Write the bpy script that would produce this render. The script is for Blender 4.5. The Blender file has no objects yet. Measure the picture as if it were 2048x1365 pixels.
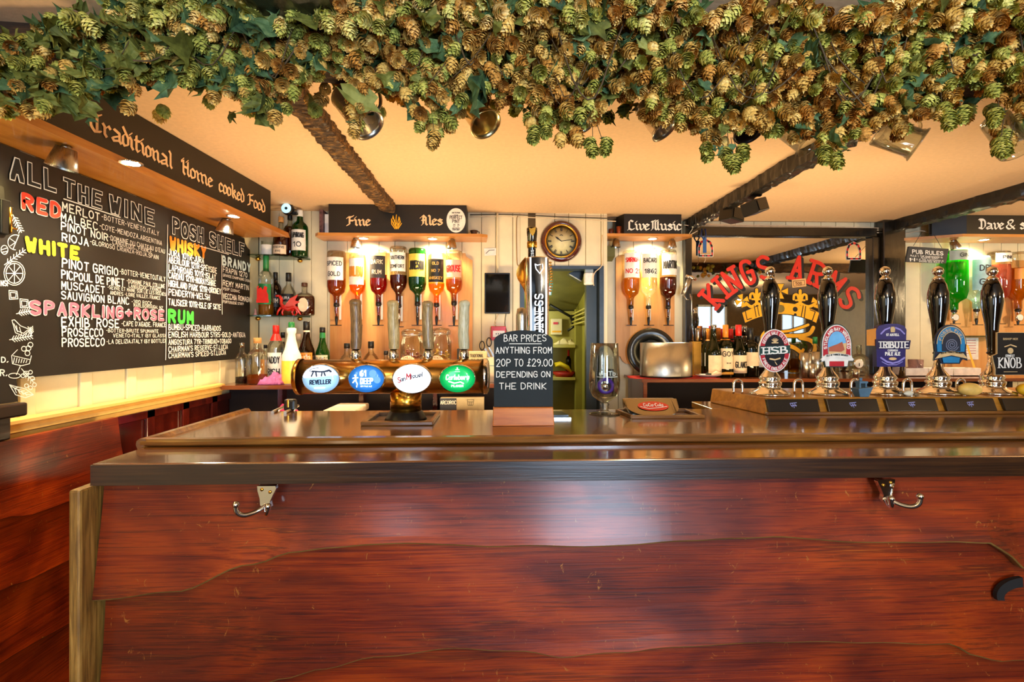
import bpy, math, random
from mathutils import Vector, Matrix, noise
R = math.radians
sin, cos, pi = math.sin, math.cos, math.pi
random.seed(7)
scene = bpy.context.scene
COL = scene.collection

# ------------------------------------------------------------------ camera
EYE, FPX, CU, CV = 1.40, 967.0, 1024.0, 672.0
TH = math.atan(34 / FPX)
cam_d = bpy.data.cameras.new('camera')
cam = bpy.data.objects.new('camera', cam_d)
COL.objects.link(cam)
cam_d.sensor_width = 36.0
cam_d.lens = FPX * 36.0 / 2048.0
cam_d.shift_y = -(682.5 - CV) / 2048.0
cam_d.clip_start = 0.02
cam.location = (0, 0, EYE)
cam.rotation_euler = (R(90), 0, -TH)
scene.camera = cam

# ------------------------------------------------------------------ exposure and world
scene.view_settings.view_transform = 'Standard'
scene.view_settings.look = 'None'
scene.view_settings.exposure = 0.35
scene.view_settings.gamma = 1.0
scene.view_settings.use_curve_mapping = False
world = bpy.data.worlds.new('world')
scene.world = world
world.use_nodes = True
world.node_tree.nodes['Background'].inputs[0].default_value = (0.75, 0.86, 1.0, 1)
world.node_tree.nodes['Background'].inputs[1].default_value = 0.25
cy = scene.cycles
cy.max_bounces = 10
cy.diffuse_bounces = 4
cy.glossy_bounces = 4
cy.transmission_bounces = 6
cy.transparent_max_bounces = 20
cy.caustics_reflective = False
cy.caustics_refractive = False
cy.sample_clamp_indirect = 6.0


def light(name, kind, loc, power, color, target=None, size=0.1, sy=None, spot=None, blend=0.6):
    d = bpy.data.lights.new(name, kind)
    d.energy = power
    d.color = color
    if kind == 'AREA':
        d.shape = 'RECTANGLE' if sy else 'DISK'
        d.size = size
        if sy:
            d.size_y = sy
    else:
        d.shadow_soft_size = size
    if kind == 'SPOT':
        d.spot_size = R(spot or 80)
        d.spot_blend = blend
    o = bpy.data.objects.new(name, d)
    o.location = loc
    if target is not None:
        o.rotation_euler = (Vector(target) - Vector(loc)).to_track_quat('-Z', 'Y').to_euler()
    COL.objects.link(o)
    return o


DAY = (0.80, 0.91, 1.0)
WARM = (1.0, 0.72, 0.38)
WARM2 = (1.0, 0.79, 0.51)
# daylight through the windows of the wall behind the camera (just outside the panes)
WINDOWS = [(0.95, 1.14, 0.85, 1.75), (-0.9, 1.45, 0.60, 1.05), (4.15, 1.62, 0.6, 0.75), (5.75, 1.62, 0.5, 0.75)]
BACK_Y = -2.6
for i, (wx, wz, ww, wh) in enumerate(WINDOWS):
    light('window_daylight', 'AREA', (wx, BACK_Y - 0.12, wz), [150, 18, 2.2, 1.6][i], DAY, (wx, 2, wz - 0.1), ww, wh)
# one warm lamp reflected in the mirror, then two added fills, behind the camera
light('room_lamp_or_fill', 'POINT', (3.7, -0.7, 1.90), 22, WARM2, size=0.05)
light('room_lamp_or_fill', 'POINT', (0.9, -0.55, 2.04), 30, (1.0, .86, .64), size=0.06)  # fill added to brighten the hops from the front
light('room_lamp_or_fill', 'POINT', (-1.0, -0.4, 2.02), 13, WARM2, size=0.10)  # second fill, added high up for the hops
# added warm fill for the ceiling, unseen beyond the right edge of the view
light('bar_fill', 'POINT', (4.0, 2.1, 1.75), 30, WARM, size=0.05)
# added fills hidden behind the bar, shining up to brighten the ceiling
light('bar_upfill', 'AREA', (-0.45, 2.12, 0.86), 19, WARM, (-0.45, 2.3, 2), 0.9, 0.25)
light('bar_upfill', 'AREA', (1.5, 2.2, 0.84), 17, WARM, (1.5, 2.3, 2), 0.9, 0.25)


# ------------------------------------------------------------------ picture geometry helpers
def ray(u, v):
    a = (u - CU) / FPX
    return Vector((sin(TH) + a * cos(TH), cos(TH) - a * sin(TH), (CV - v) / FPX))


def atY(u, v, Y):
    r = ray(u, v)
    return Vector((0, 0, EYE)) + r * (Y / r.y)


def atX(u, v, X):
    r = ray(u, v)
    return Vector((0, 0, EYE)) + r * (X / r.x)


def atZ(u, v, Z):
    r = ray(u, v)
    return Vector((0, 0, EYE)) + r * ((Z - EYE) / r.z)


def msz(u, Y):
    """metres per pixel at column u on the plane y = Y"""
    r = ray(u, CV)
    return (Y / r.y) / FPX


# ------------------------------------------------------------------ materials
MATS = {}


def newmat(name):
    m = bpy.data.materials.new(name)
    m.use_nodes = True
    nt = m.node_tree
    b = nt.nodes['Principled BSDF']
    MATS[name] = m
    return m, nt, b


def srgb(h):
    h = h.lstrip('#')
    c = [int(h[i:i + 2], 16) / 255 for i in (0, 2, 4)]
    return tuple(x / 12.92 if x < 0.04045 else ((x + 0.055) / 1.055) ** 2.4 for x in c) + (1,)


def coords(nt, scale=(1, 1, 1), rot=(0, 0, 0)):
    tc = nt.nodes.new('ShaderNodeTexCoord')
    mp = nt.nodes.new('ShaderNodeMapping')
    mp.inputs['Scale'].default_value = scale
    mp.inputs['Rotation'].default_value = rot
    nt.links.new(tc.outputs['Object'], mp.inputs['Vector'])
    return mp.outputs['Vector']


def noise_n(nt, vec, scale, detail=3, rough=0.5, dist=0.0):
    n = nt.nodes.new('ShaderNodeTexNoise')
    n.inputs['Scale'].default_value = scale
    n.inputs['Detail'].default_value = detail
    n.inputs['Roughness'].default_value = rough
    n.inputs['Distortion'].default_value = dist
    nt.links.new(vec, n.inputs['Vector'])
    return n.outputs['Fac']


def ramp_n(nt, fac, stops):
    r = nt.nodes.new('ShaderNodeValToRGB')
    e = r.color_ramp.elements
    while len(e) < len(stops):
        e.new(0.5)
    for i, (p, c) in enumerate(stops):
        e[i].position = p
        e[i].color = c if len(c) == 4 else tuple(c) + (1,)
    nt.links.new(fac, r.inputs['Fac'])
    return r.outputs['Color']


def bump_n(nt, b, fac, strength=0.2, dist=0.01):
    bm = nt.nodes.new('ShaderNodeBump')
    bm.inputs['Strength'].default_value = strength
    bm.inputs['Distance'].default_value = dist
    nt.links.new(fac, bm.inputs['Height'])
    nt.links.new(bm.outputs['Normal'], b.inputs['Normal'])


def mixc(nt, fac, a, bb, mode='MIX'):
    m = nt.nodes.new('ShaderNodeMix')
    m.data_type = 'RGBA'
    m.blend_type = mode
    if isinstance(fac, (int, float)):
        m.inputs[0].default_value = fac
    else:
        nt.links.new(fac, m.inputs[0])
    for s, x in ((6, a), (7, bb)):
        if isinstance(x, tuple):
            m.inputs[s].default_value = x
        else:
            nt.links.new(x, m.inputs[s])
    return m.outputs[2]


def plain(name, hexc, rough=0.5, metal=0.0, var=0.12, scale=30, bump=0.0, coat=0.0, emit=0.0, spec=0.5, sheen=0.0):
    """solid colour with procedural mottling"""
    if name in MATS:
        return MATS[name]
    m, nt, b = newmat(name)
    c = srgb(hexc)
    lo = tuple(x * (1 - var) for x in c[:3]) + (1,)
    hi = tuple(min(1, x * (1 + var)) for x in c[:3]) + (1,)
    f = noise_n(nt, coords(nt), scale, 4)
    colr = ramp_n(nt, f, [(0.3, lo), (0.7, hi)])
    nt.links.new(colr, b.inputs['Base Color'])
    b.inputs['Roughness'].default_value = rough
    b.inputs['Metallic'].default_value = metal
    b.inputs['Coat Weight'].default_value = coat
    b.inputs['Coat Roughness'].default_value = 0.08
    b.inputs['Specular IOR Level'].default_value = spec
    if emit:
        nt.links.new(colr, b.inputs['Emission Color'])
        b.inputs['Emission Strength'].default_value = emit
    if bump:
        bump_n(nt, b, f, bump, 0.004)
    return m


def wood(name, stops, axis='X', scale=6.0, stretch=14.0, rough=0.35, coat=0.3, bump=0.15, coat_rough=0.1, dist=0.6, wear=None, aniso=False):
    if name in MATS:
        return MATS[name]
    m, nt, b = newmat(name)
    s = {'X': (1, stretch, stretch), 'Y': (stretch, 1, stretch), 'Z': (stretch, stretch, 1)}[axis]
    v = coords(nt, s)
    f = noise_n(nt, v, scale, 6, 0.62, dist)
    f2 = noise_n(nt, coords(nt, tuple(x ** 0.35 for x in s)), scale * 0.45, 3, 0.5, 1.5)
    mx = nt.nodes.new('ShaderNodeMath'); mx.operation = 'MULTIPLY_ADD'
    nt.links.new(f, mx.inputs[0]); mx.inputs[1].default_value = 0.6
    m2 = nt.nodes.new('ShaderNodeMath'); m2.operation = 'MULTIPLY'; m2.inputs[1].default_value = 0.4
    nt.links.new(f2, m2.inputs[0]); nt.links.new(m2.outputs[0], mx.inputs[2])
    n = len(stops)
    col = ramp_n(nt, mx.outputs[0], [(0.32 + 0.36 * i / (n - 1), srgb(h)) for i, h in enumerate(stops)])
    if wear:
        big = noise_n(nt, coords(nt, (1, 2.2, 2.2)), 2.0, 2, .5, 1.2)
        col = mixc(nt, 1.0, col, ramp_n(nt, big, [(.36, (.52, .42, .38, 1)), (.5, (.92, .84, .8, 1)), (.66, (1.4, 1.5, 1.2, 1))]), 'MULTIPLY')
        w = noise_n(nt, coords(nt, (1, 1, .6)), 38, 8, 0.75, 1.2)
        wr = ramp_n(nt, w, [(0.63, (0, 0, 0, 1)), (0.67, (1, 1, 1, 1))])
        col = mixc(nt, wr, col, srgb(wear))
    nt.links.new(col, b.inputs['Base Color'])
    b.inputs['Roughness'].default_value = rough
    b.inputs['Coat Weight'].default_value = coat
    b.inputs['Coat Roughness'].default_value = coat_rough
    if wear: b.inputs['Specular IOR Level'].default_value = .22
    bump_n(nt, b, f, bump, 0.003)
    return m


def metal(name, hexc, rough=0.15, brushed=0.0):
    if name in MATS:
        return MATS[name]
    m, nt, b = newmat(name)
    b.inputs['Base Color'].default_value = srgb(hexc)
    b.inputs['Metallic'].default_value = 1.0
    f = noise_n(nt, coords(nt, (40, 40, 2) if brushed else (1, 1, 1)), 12, 4)
    mr = nt.nodes.new('ShaderNodeMapRange')
    mr.inputs['To Min'].default_value = rough * 0.7
    mr.inputs['To Max'].default_value = rough * 1.4
    nt.links.new(f, mr.inputs['Value'])
    nt.links.new(mr.outputs[0], b.inputs['Roughness'])
    if brushed:
        bump_n(nt, b, f, brushed, 0.001)
    return m


def glass(name, hexc='#ffffff', tint=1.0, gloss=0.12, body=0.0, rough=0.03):
    """thin clear glass or a see-through liquid: tinted transparency under a fresnel sheen, with a little body colour"""
    if name in MATS:
        return MATS[name]
    m, nt, b = newmat(name)
    nt.nodes.remove(b)
    out = nt.nodes['Material Output']
    c = srgb(hexc)
    tr = nt.nodes.new('ShaderNodeBsdfTransparent')
    cc = tuple(1 - (1 - x) * tint for x in c[:3]) + (1,)
    f = noise_n(nt, coords(nt), 9, 2)
    nt.links.new(ramp_n(nt, f, [(0.3, tuple(x * 0.985 for x in cc[:3]) + (1,)), (0.7, cc)]), tr.inputs['Color'])
    last = tr.outputs[0]
    if body:
        tl = nt.nodes.new('ShaderNodeBsdfTranslucent'); tl.inputs['Color'].default_value = c
        df = nt.nodes.new('ShaderNodeBsdfDiffuse'); df.inputs['Color'].default_value = c
        a = nt.nodes.new('ShaderNodeMixShader'); a.inputs[0].default_value = 0.4
        nt.links.new(tl.outputs[0], a.inputs[1]); nt.links.new(df.outputs[0], a.inputs[2])
        a2 = nt.nodes.new('ShaderNodeMixShader'); a2.inputs[0].default_value = body
        nt.links.new(last, a2.inputs[1]); nt.links.new(a.outputs[0], a2.inputs[2])
        last = a2.outputs[0]
    gl = nt.nodes.new('ShaderNodeBsdfGlossy'); gl.inputs['Roughness'].default_value = rough
    lw = nt.nodes.new('ShaderNodeLayerWeight'); lw.inputs['Blend'].default_value = 0.35
    mr = nt.nodes.new('ShaderNodeMapRange')
    mr.inputs['To Min'].default_value = gloss * 0.35; mr.inputs['To Max'].default_value = min(1, gloss * 5)
    nt.links.new(lw.outputs['Fresnel'], mr.inputs['Value'])
    mx = nt.nodes.new('ShaderNodeMixShader')
    nt.links.new(mr.outputs[0], mx.inputs[0]); nt.links.new(last, mx.inputs[1]); nt.links.new(gl.outputs[0], mx.inputs[2])
    nt.links.new(mx.outputs[0], out.inputs['Surface'])
    return m


# ------------------------------------------------------------------ mesh builder
class M:
    def __init__(s, T=None):
        s.v, s.f, s.mi, s.sm = [], [], [], []
        s.T = T
        s.mat = 0

    def add(s, vs, fs, smooth=False, mi=None):
        n = len(s.v)
        for p in vs:
            p = Vector(p)
            s.v.append(s.T @ p if s.T else p)
        for f in fs:
            s.f.append([i + n for i in f])
            s.mi.append(s.mat if mi is None else mi)
            s.sm.append(smooth)

    def box(s, x0, x1, y0, y1, z0, z1, mi=None):
        vs = [(x, y, z) for x in (x0, x1) for y in (y0, y1) for z in (z0, z1)]
        s.add(vs, [(0, 1, 3, 2), (4, 6, 7, 5), (0, 4, 5, 1), (2, 3, 7, 6), (0, 2, 6, 4), (1, 5, 7, 3)], mi=mi)
        return s

    def hexa(s, b, t, mi=None):
        """solid between quad b and quad t (same winding)"""
        s.add(list(b) + list(t), [(3, 2, 1, 0), (4, 5, 6, 7)] + [(i, (i + 1) % 4, (i + 1) % 4 + 4, i + 4) for i in range(4)], mi=mi)
        return s

    def prism(s, pts, d, mi=None, smooth=False):
        """extrude 3-D polygon pts by vector d"""
        n = len(pts)
        d = Vector(d)
        vs = [Vector(p) for p in pts] + [Vector(p) + d for p in pts]
        s.add(vs, [list(range(n))[::-1], [i + n for i in range(n)]], mi=mi)
        s.add(vs, [(i, (i + 1) % n, (i + 1) % n + n, i + n) for i in range(n)], smooth, mi)
        return s

    def lathe(s, prof, c=(0, 0, 0), ax=(0, 0, 1), seg=20, sx=1.0, sy=1.0, mi=None, smooth=True, arc=None, capped=True):
        """prof = [(r, h)] revolved about axis ax through c"""
        c = Vector(c)
        q = Vector((0, 0, 1)).rotation_difference(Vector(ax).normalized())
        vs, fs = [], []
        n = seg if arc is None else seg + 1
        for (r, h) in prof:
            for i in range(n):
                a = 2 * pi * i / seg if arc is None else arc[0] + (arc[1] - arc[0]) * i / seg
                vs.append(c + q @ Vector((r * cos(a) * sx, r * sin(a) * sy, h)))
        for j in range(len(prof) - 1):
            for i in range(seg):
                k = (i + 1) % n if arc is None else i + 1
                fs.append((j * n + i, j * n + k, (j + 1) * n + k, (j + 1) * n + i))
        s.add(vs, fs, smooth, mi)
        if arc is None and capped:
            m = len(s.v) - len(vs)
            if prof[0][0] > 1e-4:
                s.f.append([m + i for i in range(n)][::-1]); s.mi.append(s.mat if mi is None else mi); s.sm.append(False)
            if prof[-1][0] > 1e-4:
                s.f.append([m + (len(prof) - 1) * n + i for i in range(n)]); s.mi.append(s.mat if mi is None else mi); s.sm.append(False)
        return s

    def cyl(s, a, b, r, r2=None, seg=14, mi=None):
        a, b = Vector(a), Vector(b)
        return s.lathe([(r, 0), (r if r2 is None else r2, (b - a).length)], a, b - a, seg, mi=mi)

    def ball(s, c, r, seg=14, rings=8, sc=(1, 1, 1), mi=None):
        c = Vector(c)
        vs, fs = [], []
        for j in range(rings + 1):
            t = pi * j / rings
            for i in range(seg):
                a = 2 * pi * i / seg
                vs.append(c + Vector((r * sin(t) * cos(a) * sc[0], r * sin(t) * sin(a) * sc[1], r * cos(t) * sc[2])))
        for j in range(rings):
            for i in range(seg):
                k = (i + 1) % seg
                fs.append((j * seg + i, (j + 1) * seg + i, (j + 1) * seg + k, j * seg + k))
        s.add(vs, fs, True, mi)
        return s

    def tube(s, pts, r, seg=8, mi=None, closed=False):
        pts = [Vector(p) for p in pts]
        n = len(pts)
        rr = r if isinstance(r, (list, tuple)) else [r] * n
        vs, fs = [], []
        up = None
        for i, p in enumerate(pts):
            if closed:
                t = (pts[(i + 1) % n] - pts[i - 1])
            else:
                t = pts[min(i + 1, n - 1)] - pts[max(i - 1, 0)]
            t.normalize()
            if up is None:
                up = Vector((0, 0, 1)) if abs(t.z) < 0.9 else Vector((0, 1, 0))
            sd = t.cross(up)
            if sd.length < 1e-5:
                sd = t.orthogonal()
            sd.normalize()
            up = sd.cross(t).normalized()
            for k in range(seg):
                a = 2 * pi * k / seg
                vs.append(p + (sd * cos(a) + up * sin(a)) * rr[i])
        m = n if closed else n - 1
        for i in range(m):
            j = (i + 1) % n
            for k in range(seg):
                k2 = (k + 1) % seg
                fs.append((i * seg + k, i * seg + k2, j * seg + k2, j * seg + k))
        s.add(vs, fs, True, mi)
        if not closed:
            b = len(s.v) - len(vs)
            s.f.append([b + k for k in range(seg)][::-1]); s.mi.append(s.mat if mi is None else mi); s.sm.append(False)
            s.f.append([b + (n - 1) * seg + k for k in range(seg)]); s.mi.append(s.mat if mi is None else mi); s.sm.append(False)
        return s

    def grid(s, rows, mi=None, smooth=True):
        """rows of equal length of 3-D points"""
        n = len(rows[0])
        vs = [p for r in rows for p in r]
        fs = [(j * n + i, j * n + i + 1, (j + 1) * n + i + 1, (j + 1) * n + i) for j in range(len(rows) - 1) for i in range(n - 1)]
        s.add(vs, fs, smooth, mi)
        return s

    def build(s, name, mats, parent=None, bevel=0.0, origin=None):
        me = bpy.data.meshes.new(name)
        if not isinstance(mats, (list, tuple)):
            mats = [mats]
        o = bpy.data.objects.new(name, me)
        if parent is not None:
            off = root_loc(parent)
            o.parent = parent
        elif origin is not None:
            off = Vector(origin)
            o.location = off
        else:
            lo = [min(p[i] for p in s.v) for i in range(3)]
            hi = [max(p[i] for p in s.v) for i in range(3)]
            off = Vector(((lo[0] + hi[0]) / 2, (lo[1] + hi[1]) / 2, lo[2]))
            o.location = off
        me.from_pydata([p - off for p in s.v], [], s.f)
        for m in mats:
            me.materials.append(m)
        me.polygons.foreach_set('material_index', s.mi)
        me.polygons.foreach_set('use_smooth', s.sm)
        me.update()
        if bevel:
            md = o.modifiers.new('bevel', 'BEVEL')
            md.width = bevel
            md.segments = 2
            md.limit_method = 'ANGLE'
            md.angle_limit = R(40)
        COL.objects.link(o)
        return o


def root_loc(o):
    v = Vector((0, 0, 0))
    while o is not None:
        v += o.location
        o = o.parent
    return v


def tag(o, label=None, cat=None, group=None, kind=None):
    if label: o['label'] = label
    if cat: o['category'] = cat
    if group: o['group'] = group
    if kind: o['kind'] = kind
    return o


def thing(name, label, cat, loc, group=None):
    o = bpy.data.objects.new(name, None)
    o.empty_display_size = 0.02
    COL.objects.link(o)
    o.location = Vector(loc)
    return tag(o, label, cat, group)


def struct(o):
    o['kind'] = 'structure'
    return o


def copy_tree(o, parent=None):
    c = o.copy()
    COL.objects.link(c)
    if parent is not None:
        c.parent = parent
    for ch in list(o.children):
        copy_tree(ch, c)
    return c


# ------------------------------------------------------------------ lettering
FONT = {
 'A': '002840 1333', 'B': '0008 ~082837352404 ~042443412000', 'C': '~4738180602103041', 'D': '0008 ~082846422000',
 'E': '48080040 0434', 'F': '480800 0434', 'G': '~4738180602103041 414424', 'H': '0008 4840 0444', 'I': '0008',
 'J': '~3832201001', 'K': '0008 480440', 'L': '080040', 'M': '0008234840', 'N': '00084048', 'O': '~28060220424628',
 'P': '0008 ~082847452404', 'Q': '~28060220424628 2240', 'R': '0008 ~082847452404 2440', 'S': '~472807052443412001',
 'T': '0848 2820', 'U': '~080210304248', 'V': '082048', 'W': '0810253048', 'X': '0048 0840', 'Y': '082448 2420',
 'Z': '08480040', '0': '~28060220424628', '1': '062820', '2': '~061838463400 0040', '3': '~07284745244341 2001',
 '4': '30380242', '5': '480805 ~052543412001', '6': '~3805022042442403', '7': '084810', '8': '~280624422002244628',
 '9': '~45240628464320', '-': '0424', '.': '0001', ',': '1100', "'": '0807', '+': '0444 2226', '(': '~18050310',
 ')': '~08151300', '#': '~473828262200 0040 1434', '!': '0803 0001', ':': '0102 0506', '_': '0040',
 'a': '~44240401204142 4540', 'g': '~45150421424 5 45411 0', 'n': '0005 ~0425444 0', 'u': '~0501204145 4540', 'i': '0005 0607', 'e': '~02424524050120 41',
 'l': '0008', 'r': '0005 ~032535', 's': '~44240 43241200 1', 'b': '0008 ~042544412001', 'o': '~240402204244 24',
}
BLACK = {
 'T': '~07183758 3731 ~17050220 2051', 'H': '0718 1711 1120 1444 3748 4741 4150 0607', 'F': '~06173758 2721 2100 2454',
 'A': '062821 2110 284641 4150 1444', 'L': '281711 001130 3051 2847', 'M': '0717 1711 1100 1738 3731 3140 3758 5751 5160',
 'D': '~08385652 523001 2721 1737', '&': '~50151738473503012053',
 'i': '05141120 0617', 'n': '05141120 1335 35444150', 'r': '05141120 1335 3544',
 'm': '05141120 1335 35444150 4465 65747180', 'a': '15444150 432201 011041', 'o': '15040110 15343110',
 'c': '1504011031 1534', 'e': '1504011031 153402', 'd': '15040110 08343110', 't': '1711 112031 0535', 'l': '08171120',
 'k': '08171120 1335 3544234150', 's': '34150432311001', 'u': '0514112041 35444150', 'v': '05141120 35444220',
}
BLACK['d'] = '15040110 08343110'


def catmull(p, k=4):
    out = []
    n = len(p)
    closed = p[0] == p[-1]
    for i in range(n - 1):
        p0 = p[i - 1] if i > 0 else (p[n - 2] if closed else p[0])
        p1, p2 = p[i], p[i + 1]
        p3 = p[i + 2] if i + 2 < n else (p[1] if closed else p[n - 1])
        for j in range(k):
            t = j / k
            out.append(tuple(0.5 * (2 * b + (c - a) * t + (2 * a - 5 * b + 4 * c - d) * t * t + (3 * b - a - 3 * c + d) * t ** 3)
                             for a, b, c, d in zip(p0, p1, p2, p3)))
    out.append(p[-1])
    return out


def parse(g):
    res = []
    toks = []
    for t in g.split():
        # stray odd-length fragments belong to the stroke before them
        if toks and (len(toks[-1].lstrip('~')) % 2 == 1):
            toks[-1] += t
        else:
            toks.append(t)
    for t in toks:
        sm = t.startswith('~')
        t = t.lstrip('~')
        pts = [(int(t[i]), int(t[i + 1])) for i in range(0, len(t) - 1, 2)]
        if len(pts) == 1:
            pts.append((pts[0][0] + 0.1, pts[0][1]))
        res.append(catmull(pts, 3) if sm and len(pts) > 2 else pts)
    return res


def hull(pts):
    pts = sorted(set((round(x, 7), round(y, 7)) for x, y in pts))
    if len(pts) < 3:
        return pts

    def half(ps):
        h = []
        for p in ps:
            while len(h) >= 2 and (h[-1][0] - h[-2][0]) * (p[1] - h[-2][1]) - (h[-1][1] - h[-2][1]) * (p[0] - h[-2][0]) <= 0:
                h.pop()
            h.append(p)
        return h
    a, b = half(pts), half(pts[::-1])
    return a[:-1] + b[:-1]


def nib_round(r, n=6):
    return [(r * cos(2 * pi * i / n + 0.3), r * sin(2 * pi * i / n + 0.3)) for i in range(n)]


def nib_flat(w, t, ang):
    c, s_ = cos(ang), sin(ang)
    return [(x * c - y * s_, x * s_ + y * c) for x, y in ((-w, -t), (w, -t), (w, t), (-w, t))]


LIFT = [0]


def stroke(m, pts, nib, f, mi=None):
    """sweep the pen nib along pts; f maps 2-D to 3-D; each dab of ink lies a hair above the last"""
    p0 = f(*pts[0])
    d = 1e-3
    n = (f(pts[0][0] + d, pts[0][1]) - p0).cross(f(pts[0][0], pts[0][1] + d) - p0)
    if n.length > 0: n.normalize()
    if n.dot(Vector((0, 0, EYE)) - p0) < 0: n = -n
    for a, b in zip(pts, pts[1:]):
        LIFT[0] = (LIFT[0] + 1) % 14
        up = n * (LIFT[0] * 1.5e-5)
        h = hull([(a[0] + x, a[1] + y) for x, y in nib] + [(b[0] + x, b[1] + y) for x, y in nib])
        if len(h) >= 3:
            m.add([f(x, y) + up for x, y in h], [list(range(len(h)))], mi=mi)


def text2d(s, font=FONT, gap=2.0, small=None, serif=0, slant=0, jit=0.0):
    """strokes of a string in units where capitals are 8 high; returns (strokes, width)"""
    x = 0.0
    out = []
    for ch in s:
        if ch == ' ':
            x += 3.2
            continue
        g = font.get(ch) or font.get(ch.upper())
        if g is None:
            continue
        k = 1.0
        if small and ch.islower() and ch not in font:
            k = small
        st = parse(g)
        w = max(p[0] for q in st for p in q)
        if ch in FONT and font is FONT and ch in '._':
            pass
        dy = random.uniform(-jit, jit) * 1.5
        sl = slant + random.uniform(-jit, jit) * 0.12
        for q in st:
            out.append([(x + (px_ + py_ * sl) * k, py_ * k + dy) for px_, py_ in q])
            if serif:
                for e, nx in ((q[0], q[1]), (q[-1], q[-2])):
                    if e[1] in (0, 8) and abs(e[1] - nx[1]) > abs(e[0] - nx[0]):
                        out.append([(x + (e[0] - serif + e[1] * sl) * k, e[1] * k + dy), (x + (e[0] + serif + e[1] * sl) * k, e[1] * k + dy)])
        x += w * k + gap
    return out, max(x - gap, 0.1)


def text(m, s, o, xd, yd, h, width=None, nib=None, wt=0.8, center=False, mi=None, font=FONT, gap=2.0, serif=0, slant=0,
         jit=0.0, fmap=None, small=None, st=random.getstate()):
    """draw s with baseline start o, directions xd, yd, capital height h; width squeezes it to fit"""
    strokes, w = text2d(s, font, gap, small, serif, slant, jit)
    k = h / 8.0
    kx = k if width is None else width / w
    nb = nib or nib_round(wt * k)
    o, xd, yd = (Vector(o), Vector(xd), Vector(yd)) if fmap is None else (None, None, None)
    x0 = -w * kx / 2 if center else 0.0
    f = fmap if fmap else (lambda x, y: o + xd * x + yd * y)
    for q in strokes:
        stroke(m, [(x0 + x * kx, y * k) for x, y in q], nb, f, mi)
    return w * kx

# ================================================================== MATERIALS
m_ceil = plain('ceiling_plaster', '#edc79c', 0.75, var=0.05, scale=60, bump=0.25)
m_cream = plain('cream_paint', '#e9dcb6', 0.5, var=0.05, scale=14, bump=0.1)
m_cream_l = plain('cream_paint_left', '#ecdcae', 0.5, var=0.05, scale=14, bump=0.1)
m_gap = plain('dark_joint', '#5a4a30', 0.9)
m_white = plain('white_enamel', '#f2efe6', 0.4)
m_black = plain('black_plastic', '#0c0c0d', 0.35)
m_blackgloss = plain('black_gloss', '#050505', 0.08, coat=1.0, var=0.3)
m_blackboard = plain('blackboard', '#1c1a17', 0.42, var=0.3, scale=5)
m_signblack = plain('sign_black', '#17130e', 0.45, var=0.2, scale=8)
m_chalk = plain('chalk_white', '#f4f1e6', 0.8, var=0.04)
m_gold = plain('gold_paint', '#f2c897', 0.6, var=0.05)
m_goldyellow = plain('gold_yellow_paint', '#f5b012', 0.5, var=0.06)
m_oak = wood('soffit_wood', ['#a8621f', '#c07a2b', '#d2913f'], 'Y', 4, 10, 0.4, 0.3)
m_oakx = wood('shelf_wood', ['#b5702a', '#c9853a', '#dca05a'], 'X', 4, 10, 0.4, 0.3)
m_pine = wood('optic_board_wood', ['#c98a44', '#d99a55', '#e2ab68'], 'Z', 3, 12, 0.45, 0.2)
m_beam = wood('beam_wood', ['#140c06', '#3a2412', '#6e4a22'], 'X', 14, 6, 0.8, 0.0, 1.0, dist=1.0)
m_beamy = wood('rough_beam_wood', ['#0c0703', '#4a3014', '#b8843c'], 'X', 26, 4, 0.7, 0.05, 1.0, dist=1.2)
m_beamblack = wood('black_beam', ['#050403', '#0c0905', '#241a0a'], 'Y', 14, 3, 0.45, 0.3, 1.0)
m_floor = plain('floor_carpet', '#241008', 0.95, var=0.3, scale=50)
m_redwood = wood('varnished_plank', ['#3e1001', '#6c1e01', '#863002', '#541902', '#a04c06'], 'X', 3.0, 55, 0.50, 0.42, 0.25, 0.21, 0.6, wear='#9a5f22')
m_redwoody = wood('varnished_side_plank', ['#420e02', '#701d02', '#8e2e04', '#561502'], 'Y', 3.0, 40, 0.38, 0.4, 0.35, 0.2, 1.4, wear='#9a5a20')
m_plankedge = wood('plank_live_edge', ['#4a3414', '#7d5c28', '#9b7a3c'], 'X', 8, 6, 0.5, 0.3)
m_counter = wood('counter_top_wood', ['#331a08', '#5e3a12', '#845620', '#4e2e0e'], 'X', 3.6, 30, 0.22, 0.9, 0.08, 0.10, 1.0)
m_lip = wood('counter_lip_wood', ['#3a2009', '#7a4d1a', '#a8772f'], 'X', 3.6, 14, 0.3, 0.8, 0.2)
m_ledge = wood('ledge_wood', ['#40200c', '#683a1a', '#845024'], 'X', 3, 34, 0.16, 1.0, 0.04, 0.09)
m_ledgefront = wood('ledge_edge_wood', ['#120904', '#2e190a', '#4a2c12'], 'X', 3.2, 40, 0.3, 0.6, 0.2)
m_post = wood('post_end_wood', ['#2a1808', '#8a6226', '#c09448'], 'Z', 6, 18, 0.55, 0.2, 0.4)
m_mahog = wood('mahogany_panel', ['#2a0a06', '#4a130b', '#5f1c10'], 'Z', 3, 8, 0.2, 0.7, 0.15)
m_darkwood = wood('dark_block_wood', ['#0e0604', '#220e07', '#3a1a0c'], 'Y', 5, 6, 0.3, 0.5, 0.3)
m_yellowrail = plain('chair_rail_paint', '#eec36a', 0.4, var=0.06)
m_backtop = wood('back_counter_wood', ['#5a2a14', '#7c4020', '#94562c'], 'X', 4, 12, 0.25, 0.7, 0.1)
m_chrome = metal('chrome', '#e8e4dc', 0.07)
m_steel = metal('brushed_steel', '#b8b5ad', 0.28, 0.3)
m_brass = metal('brass', '#d29b3c', 0.22)
m_silver = metal('pewter', '#a9a59a', 0.14)
m_dayglass = glass('window_glass', '#eef6ff', 1, 0.08)
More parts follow.
